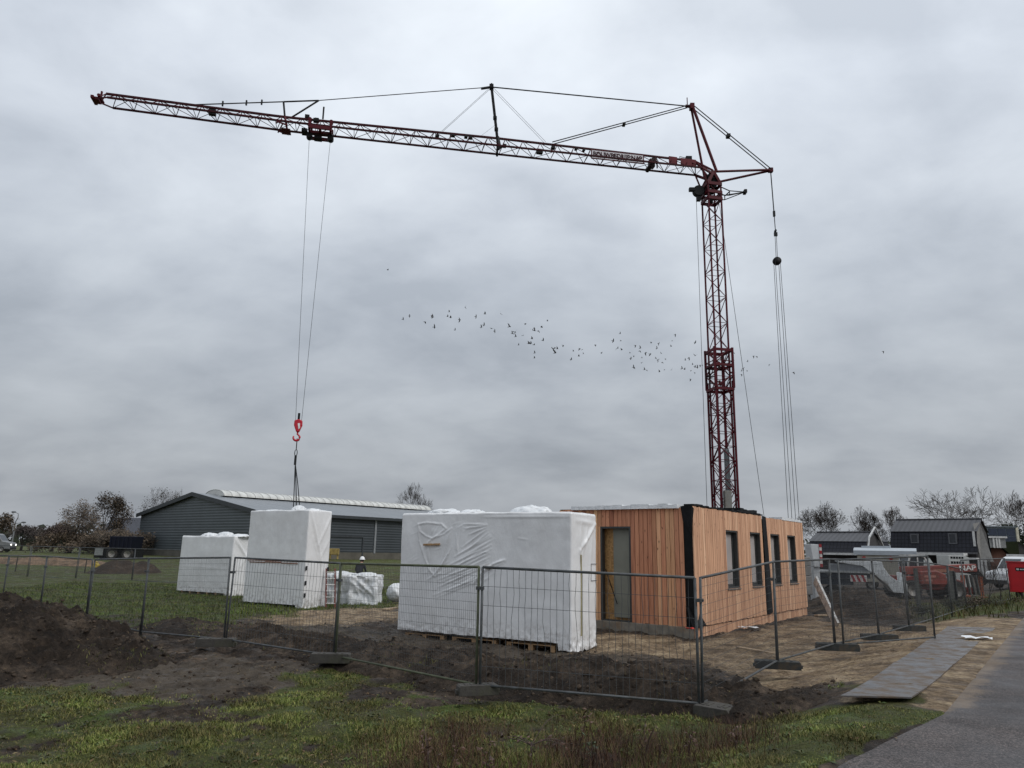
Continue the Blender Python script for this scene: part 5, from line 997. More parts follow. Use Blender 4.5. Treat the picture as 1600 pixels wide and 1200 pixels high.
def bird_mesh(up, seed):
    m = MB(); m.lathe([(.0, -.2), (.05, -.12), (.075, 0), (.05, .13), (.035, .17), (.03, .2), (0, .24)], (0, 0, 0), 8, 'y'); m.add([(-.05, -.14, 0), (.05, -.14, 0), (.07, -.34, 0), (-.07, -.34, 0)], [(0, 1, 2, 3)])
    for s in (-1, 1):
        e = (s*.28, .06, .28*math.sin(up)); t = (s*.56, -.08, .28*math.sin(up)+.3*math.sin(up*.4)); m.add([(s*.04, .12, .02), (s*.04, -.08, .02), (e[0], e[1]+.06, e[2]), (e[0], e[1]-.15, e[2]), t], [(0, 1, 3, 2), (2, 3, 4)])
    return m.build('bird', M_BIRD)
protos = [bird_mesh(u, i) for i, u in enumerate((.9, .3, -.5, -.9, 1.1))]
rr = random.Random(77)
for i, (px, py) in enumerate([(600+zx/2.424, 460+zy/2.424) for zx, zy in BPX]+[(606, 422), (1380, 549)]):
    b = protos[i] if i < 5 else protos[rr.randrange(5)].copy()
    if i >= 5: COL.objects.link(b)
    P = at(px, py, rr.uniform(118, 150)); b.location = P; k = rr.uniform(.7, 1.1)*(1.05 if px < 880 else .85); b.scale = (k, k, k)
    bank = rr.uniform(-.9, .9)+(1.2 if px < 800 and rr.random() < .7 else 0); b.rotation_euler = (rr.uniform(-.3, .3), bank, rr.uniform(-1.9, -1.2) if rr.random() < .75 else rr.uniform(0, 6.3))
    tag(b, 'small dark bird flying in the loose flock across the grey sky', 'bird', 'birds flying in a loose flock')
# ------------------------------------------------------------------ trees
M_BARK = mat('bark_brown', (.040, .034, .028), .9, var=.4, scale=6, bmp=.5); M_TWIG = mat('twig_brown', (.045, .035, .031), .9, var=.4, scale=2); M_TWIGR = mat('twig_red', (.05, .033, .03), .9, var=.4, scale=2)
M_OAKL = mat('oak_leaf', (.08, .058, .038), .8, var=.5, scale=.9, island=.6); M_EVER = mat('evergreen_leaf', (.016, .022, .011), .8, var=.5, scale=1.2, island=.5); M_PALEL = mat('pale_leaf', (.05, .052, .027), .8, var=.5, scale=1.2, island=.5)
def tree(base, H, W, label, cat='tree', seed=1, trunkr=.22, levels=5, fork=.25, leafm=None, nleaf=0, lsize=.25, twigm=None, name='bare_tree', spread=.55, group=None, twr=.012, leafz=0.15, up=.25, ml=(.72, .85)):
    rr = random.Random(seed); e = empty(name, base, rr.uniform(0, 6), label, cat, group); tr = MB(); tw = MB(); tips = []
    segs = []
    def grow(p, d, L, r, lv):
        n_ = 3; pts = [p]; rs = [r]; q = p
        for k in range(n_):
            d = (d+Vector((rr.gauss(0, .13), rr.gauss(0, .13), rr.gauss(0, .1)+up*.12))).normalized(); q = q+d*(L/n_); pts.append(q); rs.append(max(twr*.7, r*(1-.35*(k+1)/n_)))
        segs.append((pts, rs, lv))
        if lv >= levels: tips.append(q); return
        kids = rr.choice((2, 3, 3)) if lv > 0 else rr.choice((4, 5))
        for c in range(kids):
            a = rr.uniform(0, 2*PI); sp_ = spread*rr.uniform(.6, 1.35); x = d.orthogonal().normalized(); y_ = d.cross(x); nd = (d*math.cos(sp_)+(x*math.cos(a)+y_*math.sin(a))*math.sin(sp_)).normalized(); nd.z += up*.4; nd.normalize()
            grow(pts[rr.choice((2, 3, 3))] if c else q, nd, L*rr.uniform(*ml), rs[-1]*rr.uniform(.55, .8), lv+1)
        if lv >= 2: tips.append(q)
    grow(Vector((0, 0, 0)), Vector((0, 0, 1)), H*fork, trunkr, 0)
    allp = [p for s_ in segs for p in s_[0]]; zt = float(np.percentile([p.z for p in allp], 98.5)); xr = float(np.percentile([abs(p.x) for p in allp]+[abs(p.y) for p in allp], 97)); kz = H/zt; kx = (W/2)/xr
    S = lambda p: Vector((p.x*kx, p.y*kx, p.z*kz))
    print('TREE', label[:30], len(segs))
    for pts, rs, lv in segs: (tr if lv <= 2 else tw).tube([S(p) for p in pts], rs, 6 if lv <= 1 else (4 if lv <= 2 else 3))
    tr.build('trunk', M_BARK, e); tw.build('crown', twigm or M_TWIG, e)
    if leafm:
        lf = MB(); T = [S(t) for t in tips]; T = [t for t in T if t.z > H*leafz]
        for k in range(nleaf):
            c = rr.choice(T)+Vector((rr.gauss(0, lsize*1.6), rr.gauss(0, lsize*1.6), rr.gauss(0, lsize*1.3))); a = Vector((rr.gauss(0, 1), rr.gauss(0, 1), rr.gauss(0, 1))).normalized(); b_ = a.orthogonal().normalized(); s_ = lsize*rr.uniform(.4, 1)
            lf.add([c-a*s_, c+b_*s_*.5, c+a*s_, c-b_*s_*.5], [(0, 1, 2, 3)])
        lf.build('foliage', leafm, e)
    return e
def gpt(px, Y): p = at(px, 860, Y); return Vector((p.x, p.y, gz(p.x, Y)-.05))
def hpx(py_top, px, Y, g): return at(px, py_top, Y).z-g
def tree_px(px, top, wpx, Y, label, **k):
    b = gpt(px, Y); H = at(px, top, Y).z-b.z; return tree(b, H, wpx/1179*Y, label, **k)
tree_px(108, 790, 96, 92, 'broad brown oak still holding withered leaves, biggest tree at the left', seed=3, levels=6, leafm=M_OAKL, nleaf=6500, lsize=.15, name='oak_tree', fork=.09, trunkr=.35, spread=.75, up=.0, leafz=.02)
tree_px(150, 776, 70, 88, 'rusty brown tree with a thin bare top, beside the slate-roofed house', seed=5, levels=6, leafm=M_OAKL, nleaf=4500, lsize=.14, name='oak_tree', fork=.10, trunkr=.3, spread=.65, up=.06, leafz=.03)
tree_px(192, 832, 66, 84, 'low brown bushy tree behind the dark blue trailer', seed=8, leafm=M_OAKL, nleaf=5000, lsize=.18, name='oak_tree', fork=.12, spread=.75, up=.05, leafz=.03)
tree_px(104, 836, 86, 90, 'brown thicket of low scrub under the broad oak', seed=81, leafm=M_OAKL, nleaf=5200, lsize=.17, fork=.06, name='bush', cat='bush', up=.0, levels=5, spread=.8, leafz=.0)
tree_px(164, 834, 80, 86, 'brown scrub behind the dump trailer, under the rusty tree', seed=82, leafm=M_OAKL, nleaf=5200, lsize=.17, fork=.06, name='bush', cat='bush', up=.0, levels=5, spread=.8, leafz=.0)
tree_px(80, 822, 46, 100, 'reddish twiggy bush at the left foot of the broad oak', seed=11, leafm=M_TWIGR, nleaf=4200, lsize=.14, twigm=M_TWIGR, fork=.12, name='bush', cat='bush', up=.1)
tree_px(32, 824, 44, 104, 'dark brown bushy tree near the lamp post', seed=13, leafm=M_TWIG, nleaf=3200, lsize=.15, name='bushy_tree', fork=.1, spread=.6, leafz=.02, levels=6)
tree_px(56, 822, 34, 110, 'thin purple-brown bare tree between the lamp post and the oak', seed=15, twigm=M_TWIGR, fork=.2, levels=6)
tree_px(-4, 806, 50, 95, 'thin-leaved brown tree cut by the left edge of the photo', seed=17, leafm=M_OAKL, nleaf=2200, lsize=.16, fork=.14, name='leafy_tree', levels=6)
tree_px(252, 766, 62, 118, 'bare tree rising behind the shed roof at its left eave', seed=19, levels=6, fork=.2, leafm=M_OAKL, nleaf=700, lsize=.16)
tree_px(268, 768, 34, 125, 'slim bare tree rising behind the shed gable near its ridge', seed=20, levels=5, fork=.25)
tree_px(641, 761, 62, 140, 'round-crowned bare tree rising behind the long roof of the shed', seed=23, levels=7, fork=.1, spread=.55, trunkr=.25, twr=.016, up=.2)
tree_px(1292, 793, 84, 118, 'dark bare tree just right of the crane ropes', seed=27, levels=7, fork=.13, spread=.7, twr=.022, leafm=M_TWIG, nleaf=1500, lsize=.13)
tree_px(1352, 800, 64, 122, 'dark bare tree in the middle above the low black-roofed house', seed=29, levels=7, fork=.13, spread=.7, twr=.022, leafm=M_TWIG, nleaf=1500, lsize=.13)
tree_px(1404, 797, 62, 118, 'dark knobbly tree at the left shoulder of the large black house', seed=31, levels=7, fork=.15, spread=.65, twr=.022, leafm=M_TWIG, nleaf=1500, lsize=.13)
tree_px(1484, 771, 120, 150, 'wide bare tree above the ridge of the large black house', seed=33, levels=6, fork=.2, spread=.6, twr=.035, up=.14, trunkr=.35)
tree_px(1562, 767, 128, 140, 'largest bare tree, spreading above the blue-fronted house', seed=35, levels=6, fork=.2, spread=.6, twr=.035, up=.14, trunkr=.4)
tree_px(1612, 778, 70, 130, 'bare tree cut by the right edge of the photo', seed=37, levels=7, fork=.24, twr=.02)
tree_px(1592, 826, 44, 122, 'dark evergreen between the blue-fronted house and the right edge', seed=39, leafm=M_EVER, nleaf=2200, lsize=.3, name='evergreen_tree', fork=.15, leafz=.03)
for i, (px, top, Y, lb) in enumerate(((1536, 872, 33, 'thin bare sapling in the verge, left of the pair'), (1553, 880, 32.5, 'thin bare sapling in the verge, right of the pair'), (1524, 893, 33.5, 'short twiggy sapling left of the pair of saplings'))):
    tree_px(px, top, 30, Y, lb, seed=60+i, name='sapling', levels=4, trunkr=.028, fork=.35, twr=.006, spread=.35)
for i, (px, top, wpx, Y, lb, lm) in enumerate(((1470, 938, 34, 30, 'small yellowish weed bush on the ditch edge near the fence end', M_PALEL), (1512, 936, 42, 30.5, 'ragged brown-green bush below the saplings', M_OAKL), (1545, 940, 36, 31, 'low green bush right of the ragged one', M_PALEL), (1428, 948, 28, 29, 'small green bush behind the open gate leaf', M_PALEL), (1590, 938, 40, 33, 'rust-brown low bush near the red container', M_OAKL))):
    tree_px(px, top, wpx, Y, lb, cat='bush', seed=70+i, name='bush', levels=4, trunkr=.02, fork=.15, twr=.004, leafm=lm, nleaf=520, lsize=.05, leafz=.02, up=.05)
# hedge line far left and distant woods
for i, (p0, p1, t0, Y, lb) in enumerate(((96, 158, 868, 96, 'low dark hedge at the foot of the brown oaks'), (14, 60, 866, 104, 'low dark hedge right of the pale van at the left edge'))):
    a = gpt(p0, Y); b = gpt(p1, Y); mb = MB(); rr = random.Random(i); L = (b-a).length; H = at(p0, t0, Y).z-a.z
    for k in range(1500):
        c = a.lerp(b, rr.random())+Vector((0, rr.uniform(-.6, .6), rr.random()*H*rr.uniform(.8, 1.05))); d = Vector((rr.gauss(0, 1), rr.gauss(0, 1), rr.gauss(0, 1))).normalized(); e_ = d.orthogonal(); s_ = rr.uniform(.1, .25); mb.add([c-d*s_, c+e_*s_*.6, c+d*s_, c-e_*s_*.6], [(0, 1, 2, 3)])
    mb.v = [(Vector(v)-a)[:] for v in mb.v]; o = mb.build('hedge', M_EVER, loc=a); tag(o, lb, 'hedge')
# far treeline as one mass
mb = MB(); rr = random.Random(90)
for k in range(9000):
    x = rr.uniform(-260, 300); yb = rr.uniform(200, 230); hmax = 3.5+4*float(fbm(np.array([x]), np.array([0.]), .05, 3, 6)[0]); c = Vector((x, yb, .7+rr.random()**1.3*hmax)); d = Vector((rr.gauss(0, 1), rr.gauss(0, 1), rr.gauss(0, 1))).normalized(); e_ = d.orthogonal(); s_ = rr.uniform(.5, 1.2); mb.add([c-d*s_, c+e_*s_*.6, c+d*s_, c-e_*s_*.6], [(0, 1, 2, 3)])
o = mb.build('distant_wood', M_EVER); tag(o, 'low dark line of far-off woods along the horizon', 'wood', kind='stuff')
# ------------------------------------------------------------------ grey shed
Yn, Yl = 73.0, 88.5; An = gpt(394, Yn); zE = CAMP.z+3.4; 
e1_ = at(394, 797, Yn); ez = e1_.z; gl_ = at(221, 803, Yl)
gdir = Vector((gl_.x-An.x, gl_.y-An.y, 0)); GW = gdir.length; gdir.normalize(); SH = empty('grey_shed', (An.x, An.y, 0), math.atan2(gdir.y, gdir.x), 'long grey corrugated shed with low gable and pale ridge skylight, behind the stacks', 'shed'); g0 = gz(An.x, An.y)-.2
# local x along the gable (away to the left), local -y along the long side to the right
def corr_mat(name, c, sc_=2.2, axis=2, amt=.3, rough=.45):
    m = bpy.data.materials.new(name); nt, bs = nodes_of(m); co = objco(nt); sx = nt.nodes.new('ShaderNodeSeparateXYZ'); nt.links.new(co, sx.inputs[0])
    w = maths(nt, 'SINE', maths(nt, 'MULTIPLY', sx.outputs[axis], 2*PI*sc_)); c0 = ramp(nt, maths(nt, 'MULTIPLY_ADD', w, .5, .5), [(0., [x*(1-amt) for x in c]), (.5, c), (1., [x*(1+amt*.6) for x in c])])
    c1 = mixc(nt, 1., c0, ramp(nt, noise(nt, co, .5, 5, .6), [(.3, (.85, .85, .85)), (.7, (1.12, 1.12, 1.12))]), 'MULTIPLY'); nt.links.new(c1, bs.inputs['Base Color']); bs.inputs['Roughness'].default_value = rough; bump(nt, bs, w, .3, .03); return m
_l = Vector((gdir.y, -gdir.x, 0)); LS = 10.
while proj(An+_l*LS+Vector((0, 0, 3)))[0] < 760 and LS < 120: LS += .5
print('LS', LS); zr = at(308, 771, (Yn+Yl)/2).z; x_r = GW*.5; zl = ez
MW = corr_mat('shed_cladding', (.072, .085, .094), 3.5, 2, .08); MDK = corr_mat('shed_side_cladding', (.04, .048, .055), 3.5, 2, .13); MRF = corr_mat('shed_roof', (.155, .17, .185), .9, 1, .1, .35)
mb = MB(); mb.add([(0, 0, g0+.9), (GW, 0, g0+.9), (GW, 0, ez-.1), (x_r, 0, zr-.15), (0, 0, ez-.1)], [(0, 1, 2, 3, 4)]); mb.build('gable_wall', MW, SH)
mb = MB(); mb.bx(-.02, GW, -.04, .06, g0-.4, g0+.95); mb.bx(-.04, .06, -LS, -.05, g0-.4, g0+1.0); mb.build('base_wall', mat('shed_base', (.1, .092, .075), .9, var=.3, scale=.7), SH)
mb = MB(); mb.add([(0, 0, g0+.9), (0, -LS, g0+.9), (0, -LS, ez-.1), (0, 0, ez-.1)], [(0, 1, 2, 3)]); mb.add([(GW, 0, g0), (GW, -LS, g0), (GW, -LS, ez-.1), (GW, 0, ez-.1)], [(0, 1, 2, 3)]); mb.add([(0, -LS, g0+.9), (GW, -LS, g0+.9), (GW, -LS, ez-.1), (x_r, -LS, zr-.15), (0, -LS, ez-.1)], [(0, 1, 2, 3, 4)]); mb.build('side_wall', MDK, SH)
mb = MB(); ov = .45; sl_r = (zr-ez)/x_r
mb.add([(-ov, .35, ez-sl_r*ov+.02), (-ov, -LS-.3, ez-sl_r*ov+.02), (x_r, -LS-.3, zr+.05), (x_r, .35, zr+.05)], [(0, 1, 2, 3)]); mb.add([(GW+ov, .35, ez-sl_r*ov+.02), (GW+ov, -LS-.3, ez-sl_r*ov+.02), (x_r, -LS-.3, zr+.05), (x_r, .35, zr+.05)], [(0, 1, 2, 3)]); RO = mb.build('roof', MRF, SH)
mb = MB(); mb.rbar((-ov, .37, ez-sl_r*ov-.1), (x_r, .37, zr-.08), .08, .42); mb.rbar((GW+ov, .37, ez-sl_r*ov-.1), (x_r, .37, zr-.08), .08, .42); mb.rbar((-ov-.05, .3, ez-sl_r*ov-.15), (-ov-.05, -LS-.3, ez-sl_r*ov-.15), .12, .3); mb.build('fascia', mat('shed_fascia', (.03, .035, .04), .5), SH)
MSK = corr_mat('skylight_sheet', (.55, .55, .52), .8, 1, .14, .4)
mb = MB(); n_ = 12; rs_ = 2.1; prof = [(x_r+rs_*math.cos(a), zr-.16+.72*math.sin(a)) for a in np.linspace(0, PI, n_)]
vs = []; ny_ = 40
for k in range(ny_+1): y_ = -2.2-(LS-3)*k/ny_; vs += [(a, y_, b) for a, b in prof]
mb.add(vs, [(k*n_+i, k*n_+i+1, (k+1)*n_+i+1, (k+1)*n_+i) for k in range(ny_) for i in range(n_-1)]); mb.add([(a, -2.2, b) for a, b in prof], [tuple(range(n_))]); mb.build('ridge_skylight', MSK, RO)
mb = MB()
for k in range(34): y_ = -2.2-(LS-3)*k/33; mb.tube([(a, y_, b+.015) for a, b in prof], .045, 4)
mb.build('skylight_ribs', mat('rib_white', (.45, .45, .43), .5), RO)
mb = MB()
for d in (15.2, 27): mb.bx(-.09, .0, -d-.12, -d+.12, g0+.9, ez-.3)
islands(mb, 'downpipe', mat('pipe_grey', (.22, .23, .24), .4), SH)
for y0_, y1_ in ((-26, -20.5), (-13.5, -8)):
    mb = MB()
    for s in (y0_, y1_): mb.bx(-.08, .0, s-.08, s+.08, g0+.2, g0+2.6)
    mb.bx(-.08, .0, y0_, y1_, g0+2.6, g0+2.76)
    mb.build('door_frame', mat('dark_frame', (.035, .04, .045), .5), SH)
Pq = at(522, 866, 62); o = MB().box((0, 0, .6), (.8, .3, .5)).box((.3, 0, .3), (.12, .2, .6)).box((-.3, 0, .3), (.12, .2, .6)).build('site_sign', mat('yellow_dirty', (.28, .2, .06), .6, var=.5), loc=(Pq.x, 62, gz(Pq.x, 62)+.6), bevel=.03); tag(o, 'small yellow object on legs at the shed wall left of the worker', 'sign')
# ------------------------------------------------------------------ houses
def tiles(name, c, sx_=3.2, sz_=3.6):
    m = bpy.data.materials.new(name); nt, bs = nodes_of(m); co = objco(nt); br_ = N(nt, 'ShaderNodeTexBrick'); br_.offset = 0; mp = N(nt, 'ShaderNodeMapping'); mp.inputs['Rotation'].default_value = (PI/2, 0, 0); nt.links.new(co, mp.inputs[0]); nt.links.new(mp.outputs[0], br_.inputs['Vector'])
    br_.inputs['Scale'].default_value = 1.; br_.inputs['Brick Width'].default_value = .36; br_.inputs['Row Height'].default_value = .38; br_.inputs['Mortar Size'].default_value = .035; br_.inputs['Mortar Smooth'].default_value = .6
    br_.inputs['Color1'].default_value = (*c, 1); br_.inputs['Color2'].default_value = (*[x*1.25 for x in c], 1); br_.inputs['Mortar'].default_value = (*[x*.35 for x in c], 1); nt.links.new(br_.outputs[0], bs.inputs['Base Color']); bs.inputs['Roughness'].default_value = .65; bs.inputs['Specular IOR Level'].default_value = .2; bump(nt, bs, br_.outputs['Fac'], .6, -.03); return m
M_TILE = tiles('dark_tiles', (.017, .018, .024)); M_RIB = corr_mat('ribbed_roof', (.05, .05, .056), 2.0, 0, .3, .55); M_WHT = mat('white_trim', (.5, .5, .49), .5); M_BRICK = mat('red_brick', (.11, .045, .03), .85, var=.3, scale=12); M_DKWALL = mat('dark_wall', (.03, .027, .026), .8, var=.3); M_GLS = mat('dark_glass', (.02, .023, .028), .1); M_GREYPL = mat('grey_planks', (.05, .048, .048), .8, var=.15); M_SCREEN = mat('grey_screen', (.17, .165, .155), .7, var=.15)
def face(c, rz):            # local x and height of a spot seen on the upright plane through c
    e = Vector((math.cos(rz), math.sin(rz), 0)); n_ = Vector((-e.y, e.x, 0))
    def f(px, py, back=0.):
        d = ray(px, py); o_ = Vector((c[0], c[1], 0))+n_*back; t = (o_-Vector((CAMP.x, CAMP.y, 0))).dot(n_)/d.dot(n_); P = CAMP+d*t
        return (P-o_).dot(e), P.z-c[2]
    return f
def house(px0, px1, Y, pts_top, eave_py, label, gable='r', depth=7., split=.42, windows=(), verandas=(), rz=0.):
    a = gpt(px0, Y); fc_ = face(a, rz); W_ = fc_(px1, 860)[0]; pm_ = (px0+px1)/2; zt = fc_(pm_, pts_top, depth/2)[1]; zm = fc_(pm_, pts_top+(eave_py-pts_top)*split, .8)[1]; ze = fc_(pm_, eave_py)[1]; H = empty('house', (a.x, a.y, a.z), rz, label, 'house'); z0 = 0
    up_ = 2.6; bx0 = depth/2
    w = MB(); w.prism([(.3, -.3), (depth-.3, -.3), (depth-.3, ze), (.3, ze)], .15, W_-.15, 'x'); w.build('wall', M_DKWALL, H)
    g = MB()
    for x in (.1, W_-.1): g.add([(x, .25, ze-.05), (x, up_*.35, zm-.05), (x, bx0, zt-.05), (x, depth-up_*.35, zm-.05), (x, depth-.25, ze-.05)], [(0, 1, 2, 3, 4)])
    g.build('gable', M_GREYPL, H)
    lo = MB(); lo.add([(0, .0, ze), (W_, .0, ze), (W_, up_*.3, zm), (0, up_*.3, zm)], [(0, 1, 2, 3)]); lo.add([(0, depth, ze), (W_, depth, ze), (W_, depth-up_*.3, zm), (0, depth-up_*.3, zm)], [(0, 1, 2, 3)]); lo.build('lower_roof', M_TILE, H)
    rf_ = MB(); rf_.add([(-.1, up_*.25, zm-.02), (W_+.1, up_*.25, zm-.02), (W_+.1, bx0, zt), (-.1, bx0, zt)], [(0, 1, 2, 3)]); rf_.add([(-.1, depth-up_*.25, zm-.02), (W_+.1, depth-up_*.25, zm-.02), (W_+.1, bx0, zt), (-.1, bx0, zt)], [(0, 1, 2, 3)]); rf_.build('roof', M_RIB, H)
    tr = MB(); tr.rbar((0, -.1, ze-.1), (W_, -.1, ze-.1), .12, .18); tr2 = MB(); tr2.bar((-.1, bx0, zt+.04), (W_+.1, bx0, zt+.04), .09, 6); tr2.build('ridge_cap', mat('ridge_dark', (.03, .03, .034), .6), H); tr.build('gutter', mat('gutter_dark', (.06, .06, .065), .5), H)
    for (q0, q1, t_, bt) in windows:
        x0, z_1 = fc_(q0, t_, .3); x1, z_0 = fc_(q1, bt, .3); f = MB(); yy = .02
        for (xa, xb, za, zb_) in ((x0, x0+.12, z_0, z_1), (x1-.12, x1, z_0, z_1), (x0+.12, x1-.12, z_1-.12, z_1), (x0+.12, x1-.12, z_0, z_0+.12)): f.bx(xa, xb, yy+.2, yy+.55, za, zb_)
        wo = f.build('window', mat('window_frame_dark', (.07, .072, .08), .5), H); p = MB(); p.bx(x0+.12, x1-.12, yy+.24, yy+.5, z_0+.12, z_1-.12); p.build('pane', M_GLS, wo)
    return H, a, W_, ze, fc_
H1, a, W_, ze, fc_ = house(1262, 1352, 80, 832, 862, 'low black-roofed house left of the construction wagon', split=.45, rz=-.72)
tr = MB(); tr.bx(2.0, W_+.0, -1.2, -.05, ze-.32, ze-.12); tr.build('porch_beam', M_WHT, H1); tr = MB(); tr.rbar((W_+.15, .3, ze), (W_+.15, 1.2, ze+1.5), .15, .12); tr.rbar((W_+.15, 1.2, ze+1.5), (W_+.15, 3.5, ze+2.6), .15, .12); tr.rbar((W_+.15, 3.5, ze+2.6), (W_+.15, 6.7, ze), .15, .12); tr.build('gable_trim', M_WHT, H1)
H2, a, W_, ze, fc_ = house(1391, 1527, 82, 812, 862, 'large black-tiled house with ribbed mansard top and two roof windows', split=.36, windows=((1422, 1436, 834, 849), (1481, 1496, 833, 850)), rz=-.74)
tr = MB(); x0 = fc_(1434, 862)[0]; x1 = fc_(1512, 862)[0]; tr.bx(x0, x1, -2., -.12, ze-.35, ze-.1); x2 = fc_(1509, 868)[0]; x3 = fc_(1530, 868)[0]; tr.bx(x2, x3, -1.5, -.12, ze-.75, ze-.55); tr.build('porch_beam', M_WHT, H2)
for px in (1472, 1529, 1534, 1540): x = fc_(px, 880, -1.4)[0]; tr = MB(); tr.bx(x-.07, x+.07, -1.45, -1.3, -.2, ze-.75); tr.build('porch_post', M_WHT, H2)
tr = MB(); xs_ = W_+.3; tr.add([(W_, 2.6, ze+3.1), (W_+1.25, .4, ze-.9), (W_+.2, .2, ze-.9), (W_-.3, 1.0, ze+2.9)], [(0, 1, 2, 3)]); tr.build('side_screen', M_SCREEN, H2)
tr = MB(); tr.bx(W_-.3, W_-.1, .1, .2, ze+.6, ze+2.1); tr.build('gable_window', M_WHT, H2)
H3, a, W_, ze, fc_ = house(1362, 1392, 95, 836, 856, 'small grey-roofed house showing between the two black houses', split=.5, depth=6)
tr = MB(); tr.rbar((.5, .3, ze+.5), (W_*.75, 1., ze+1.3), .12, .1); tr.build('roof_trim', M_WHT, H3)
# blue-fronted house with panels, brick house with dormer
b0 = gpt(1546, 104); b1 = gpt(1591, 104); W_ = b1.x-b0.x; zt = at(1565, 824, 104).z-b0.z; ze = at(1565, 862, 104).z-b0.z
H4 = empty('house', b0, 0, 'blue-grey fronted house with dark panels and a cream edge, far right', 'house'); m_ = MB(); m_.bx(0, W_, 0, 7, -.3, zt); m_.build('wall', mat('bluegrey_front', (.13, .155, .18), .5, var=.2), H4)
m_ = MB()
for i in range(3):
    for j in range(3): m_.bx(.2+i*W_/3.2, .2+(i+.9)*W_/3.2, -.06, -.01, ze+.2+j*1.0, ze+1.1+j*1.0)
islands(m_, 'solar_panel', mat('panel_blue', (.025, .035, .06), .2), H4); m_ = MB(); m_.bx(W_-.05, W_+.3, -.15, .2, 0, zt+.05); m_.build('cream_edge', mat('cream', (.5, .47, .38), .5), H4); m_ = MB(); m_.bx(-.1, W_+.1, -.2, 7, zt, zt+.15); m_.build('roof', mat('zinc_roof', (.12, .14, .16), .4), H4)
b0 = gpt(1540, 86); H5 = empty('house', b0, 0, 'red brick house with grey dormer, right of the large black house', 'house'); W_ = gpt(1592, 86).x-b0.x; ze = at(1560, 880, 86).z-b0.z; zt = at(1552, 838, 88).z-b0.z; zmid = at(1590, 878, 86).z-b0.z
m_ = MB(); m_.add([(0, 0, -.3), (W_*.85, 0, -.3), (W_*.85, 0, ze+.1), (.5, 0, zt), (0, 0, zt)], [(0, 1, 2, 3, 4)]); m_.bx(0, W_*.85, .05, 6, -.3, ze); m_.build('wall', M_BRICK, H5)
m_ = MB(); m_.add([(W_*.98, -.3, ze-.1), (.3, -.3, zt+.1), (.3, 6, zt+.1), (W_*.98, 6, ze-.1)], [(0, 1, 2, 3)]); m_.build('roof', M_TILE, H5)
d0 = at(1547, 845, 85).x-b0.x; d1 = at(1572, 845, 85).x-b0.x; zd = at(1560, 838, 85).z-b0.z; zd0 = at(1560, 856, 85).z-b0.z; m_ = MB(); m_.bx(d0, d1, -.9, 2, zd0, zd-.2); DM = m_.build('dormer', mat('dormer_grey', (.2, .205, .2), .6), H5); m_ = MB(); m_.bx(d0-.15, d1+.15, -1.05, 2, zd-.2, zd); 
for px in (1562, 1567, 1571): x = at(px, 848, 84).x-b0.x; m_.bx(x-.1, x+.1, -1., -.92, zd0, zd-.2)
m_.build('dormer_trim', M_WHT, DM)
b0 = gpt(1592, 92); H6 = empty('house', b0, 0, 'greenish gabled roof of a house cut by the right edge', 'house'); m_ = MB(); zt = at(1592, 846, 92).z-b0.z; m_.add([(0, -.2, zt), (4, -.2, zt-2.4), (4, 6, zt-2.4), (0, 6, zt)], [(0, 1, 2, 3)]); m_.build('roof', mat('green_roof', (.12, .14, .13), .6), H6); m_ = MB(); m_.add([(0, 0, -.2), (4, 0, -.2), (4, 0, zt-2.5), (0, 0, zt-.1)], [(0, 1, 2, 3)]); m_.build('wall', M_DKWALL, H6)
# dark slate-roofed building on the left
b0 = gpt(150, 112); b1 = gpt(226, 112); W_ = b1.x-b0.x; zt = at(185, 808, 114).z-b0.z; ze = at(185, 837, 112).z-b0.z; H7 = empty('farmhouse', b0, 0, 'long building with a dark slate roof behind the brown oaks at the left', 'building'); m_ = MB(); m_.bx(0, W_, .3, 8, -.3, ze); m_.build('wall', mat('brown_brick', (.06, .042, .03), .9, var=.3, scale=3), H7)
m_ = MB(); m_.add([(-.3, 0, ze-.1), (W_+.3, 0, ze-.1), (W_+.3, 4, zt), (-.3, 4, zt)], [(0, 1, 2, 3)]); m_.add([(-.3, 8.3, ze-.1), (W_+.3, 8.3, ze-.1), (W_+.3, 4, zt), (-.3, 4, zt)], [(0, 1, 2, 3)]); m_.build('roof', mat('slate_roof', (.04, .043, .055), .6, var=.3), H7)
# ------------------------------------------------------------------ vehicles and site equipment
M_TYRE = mat('tyre_rubber', (.018, .017, .016), .85, var=.4, scale=8, bmp=.4, dirt=(.06, .045, .03), dscale=4); M_RIM = mat('rim_grey', (.28, .27, .25), .5, .3, dirt=(.08, .06, .04)); M_VW = mat('van_white', (.68, .69, .70), .3, var=.06); M_TG = mat('tinted_glass', (.035, .042, .048), .06); M_MRED = mat('machine_red', (.22, .038, .027), .45, var=.3, scale=2, dirt=(.1, .05, .03), dscale=2.5)
def wheel(parent, x, y, r, w, rimr=.55, tread=True):
    m_ = MB(); m_.lathe([(r*.6, -w/2), (r*.92, -w/2), (r, -w*.35), (r, w*.35), (r*.92, w/2), (r*.6, w/2)], (0, 0, 0), 24, 'y')
    if tread:
        for k in range(20):
            a = 2*PI*k/20
            for s in (-1, 1): m_.rbar((r*1.0*math.cos(a), s*w*.45, r*math.sin(a)), (r*1.0*math.cos(a+.2), 0, r*math.sin(a+.2)), .05, .05)
    t = m_.build('wheel', M_TYRE, parent, loc=(x, y, r)); h = MB(); h.lathe([(0, -w*.2), (r*.25, -w*.22), (r*.3, -w*.36), (r*rimr, -w*.3), (r*.62, -w*.48), (r*.62, w*.48), (r*rimr, w*.3), (r*.3, w*.36), (r*.25, w*.22), (0, w*.2)], (0, 0, 0), 20, 'y'); h.build('rim', M_RIM, t, True); return t
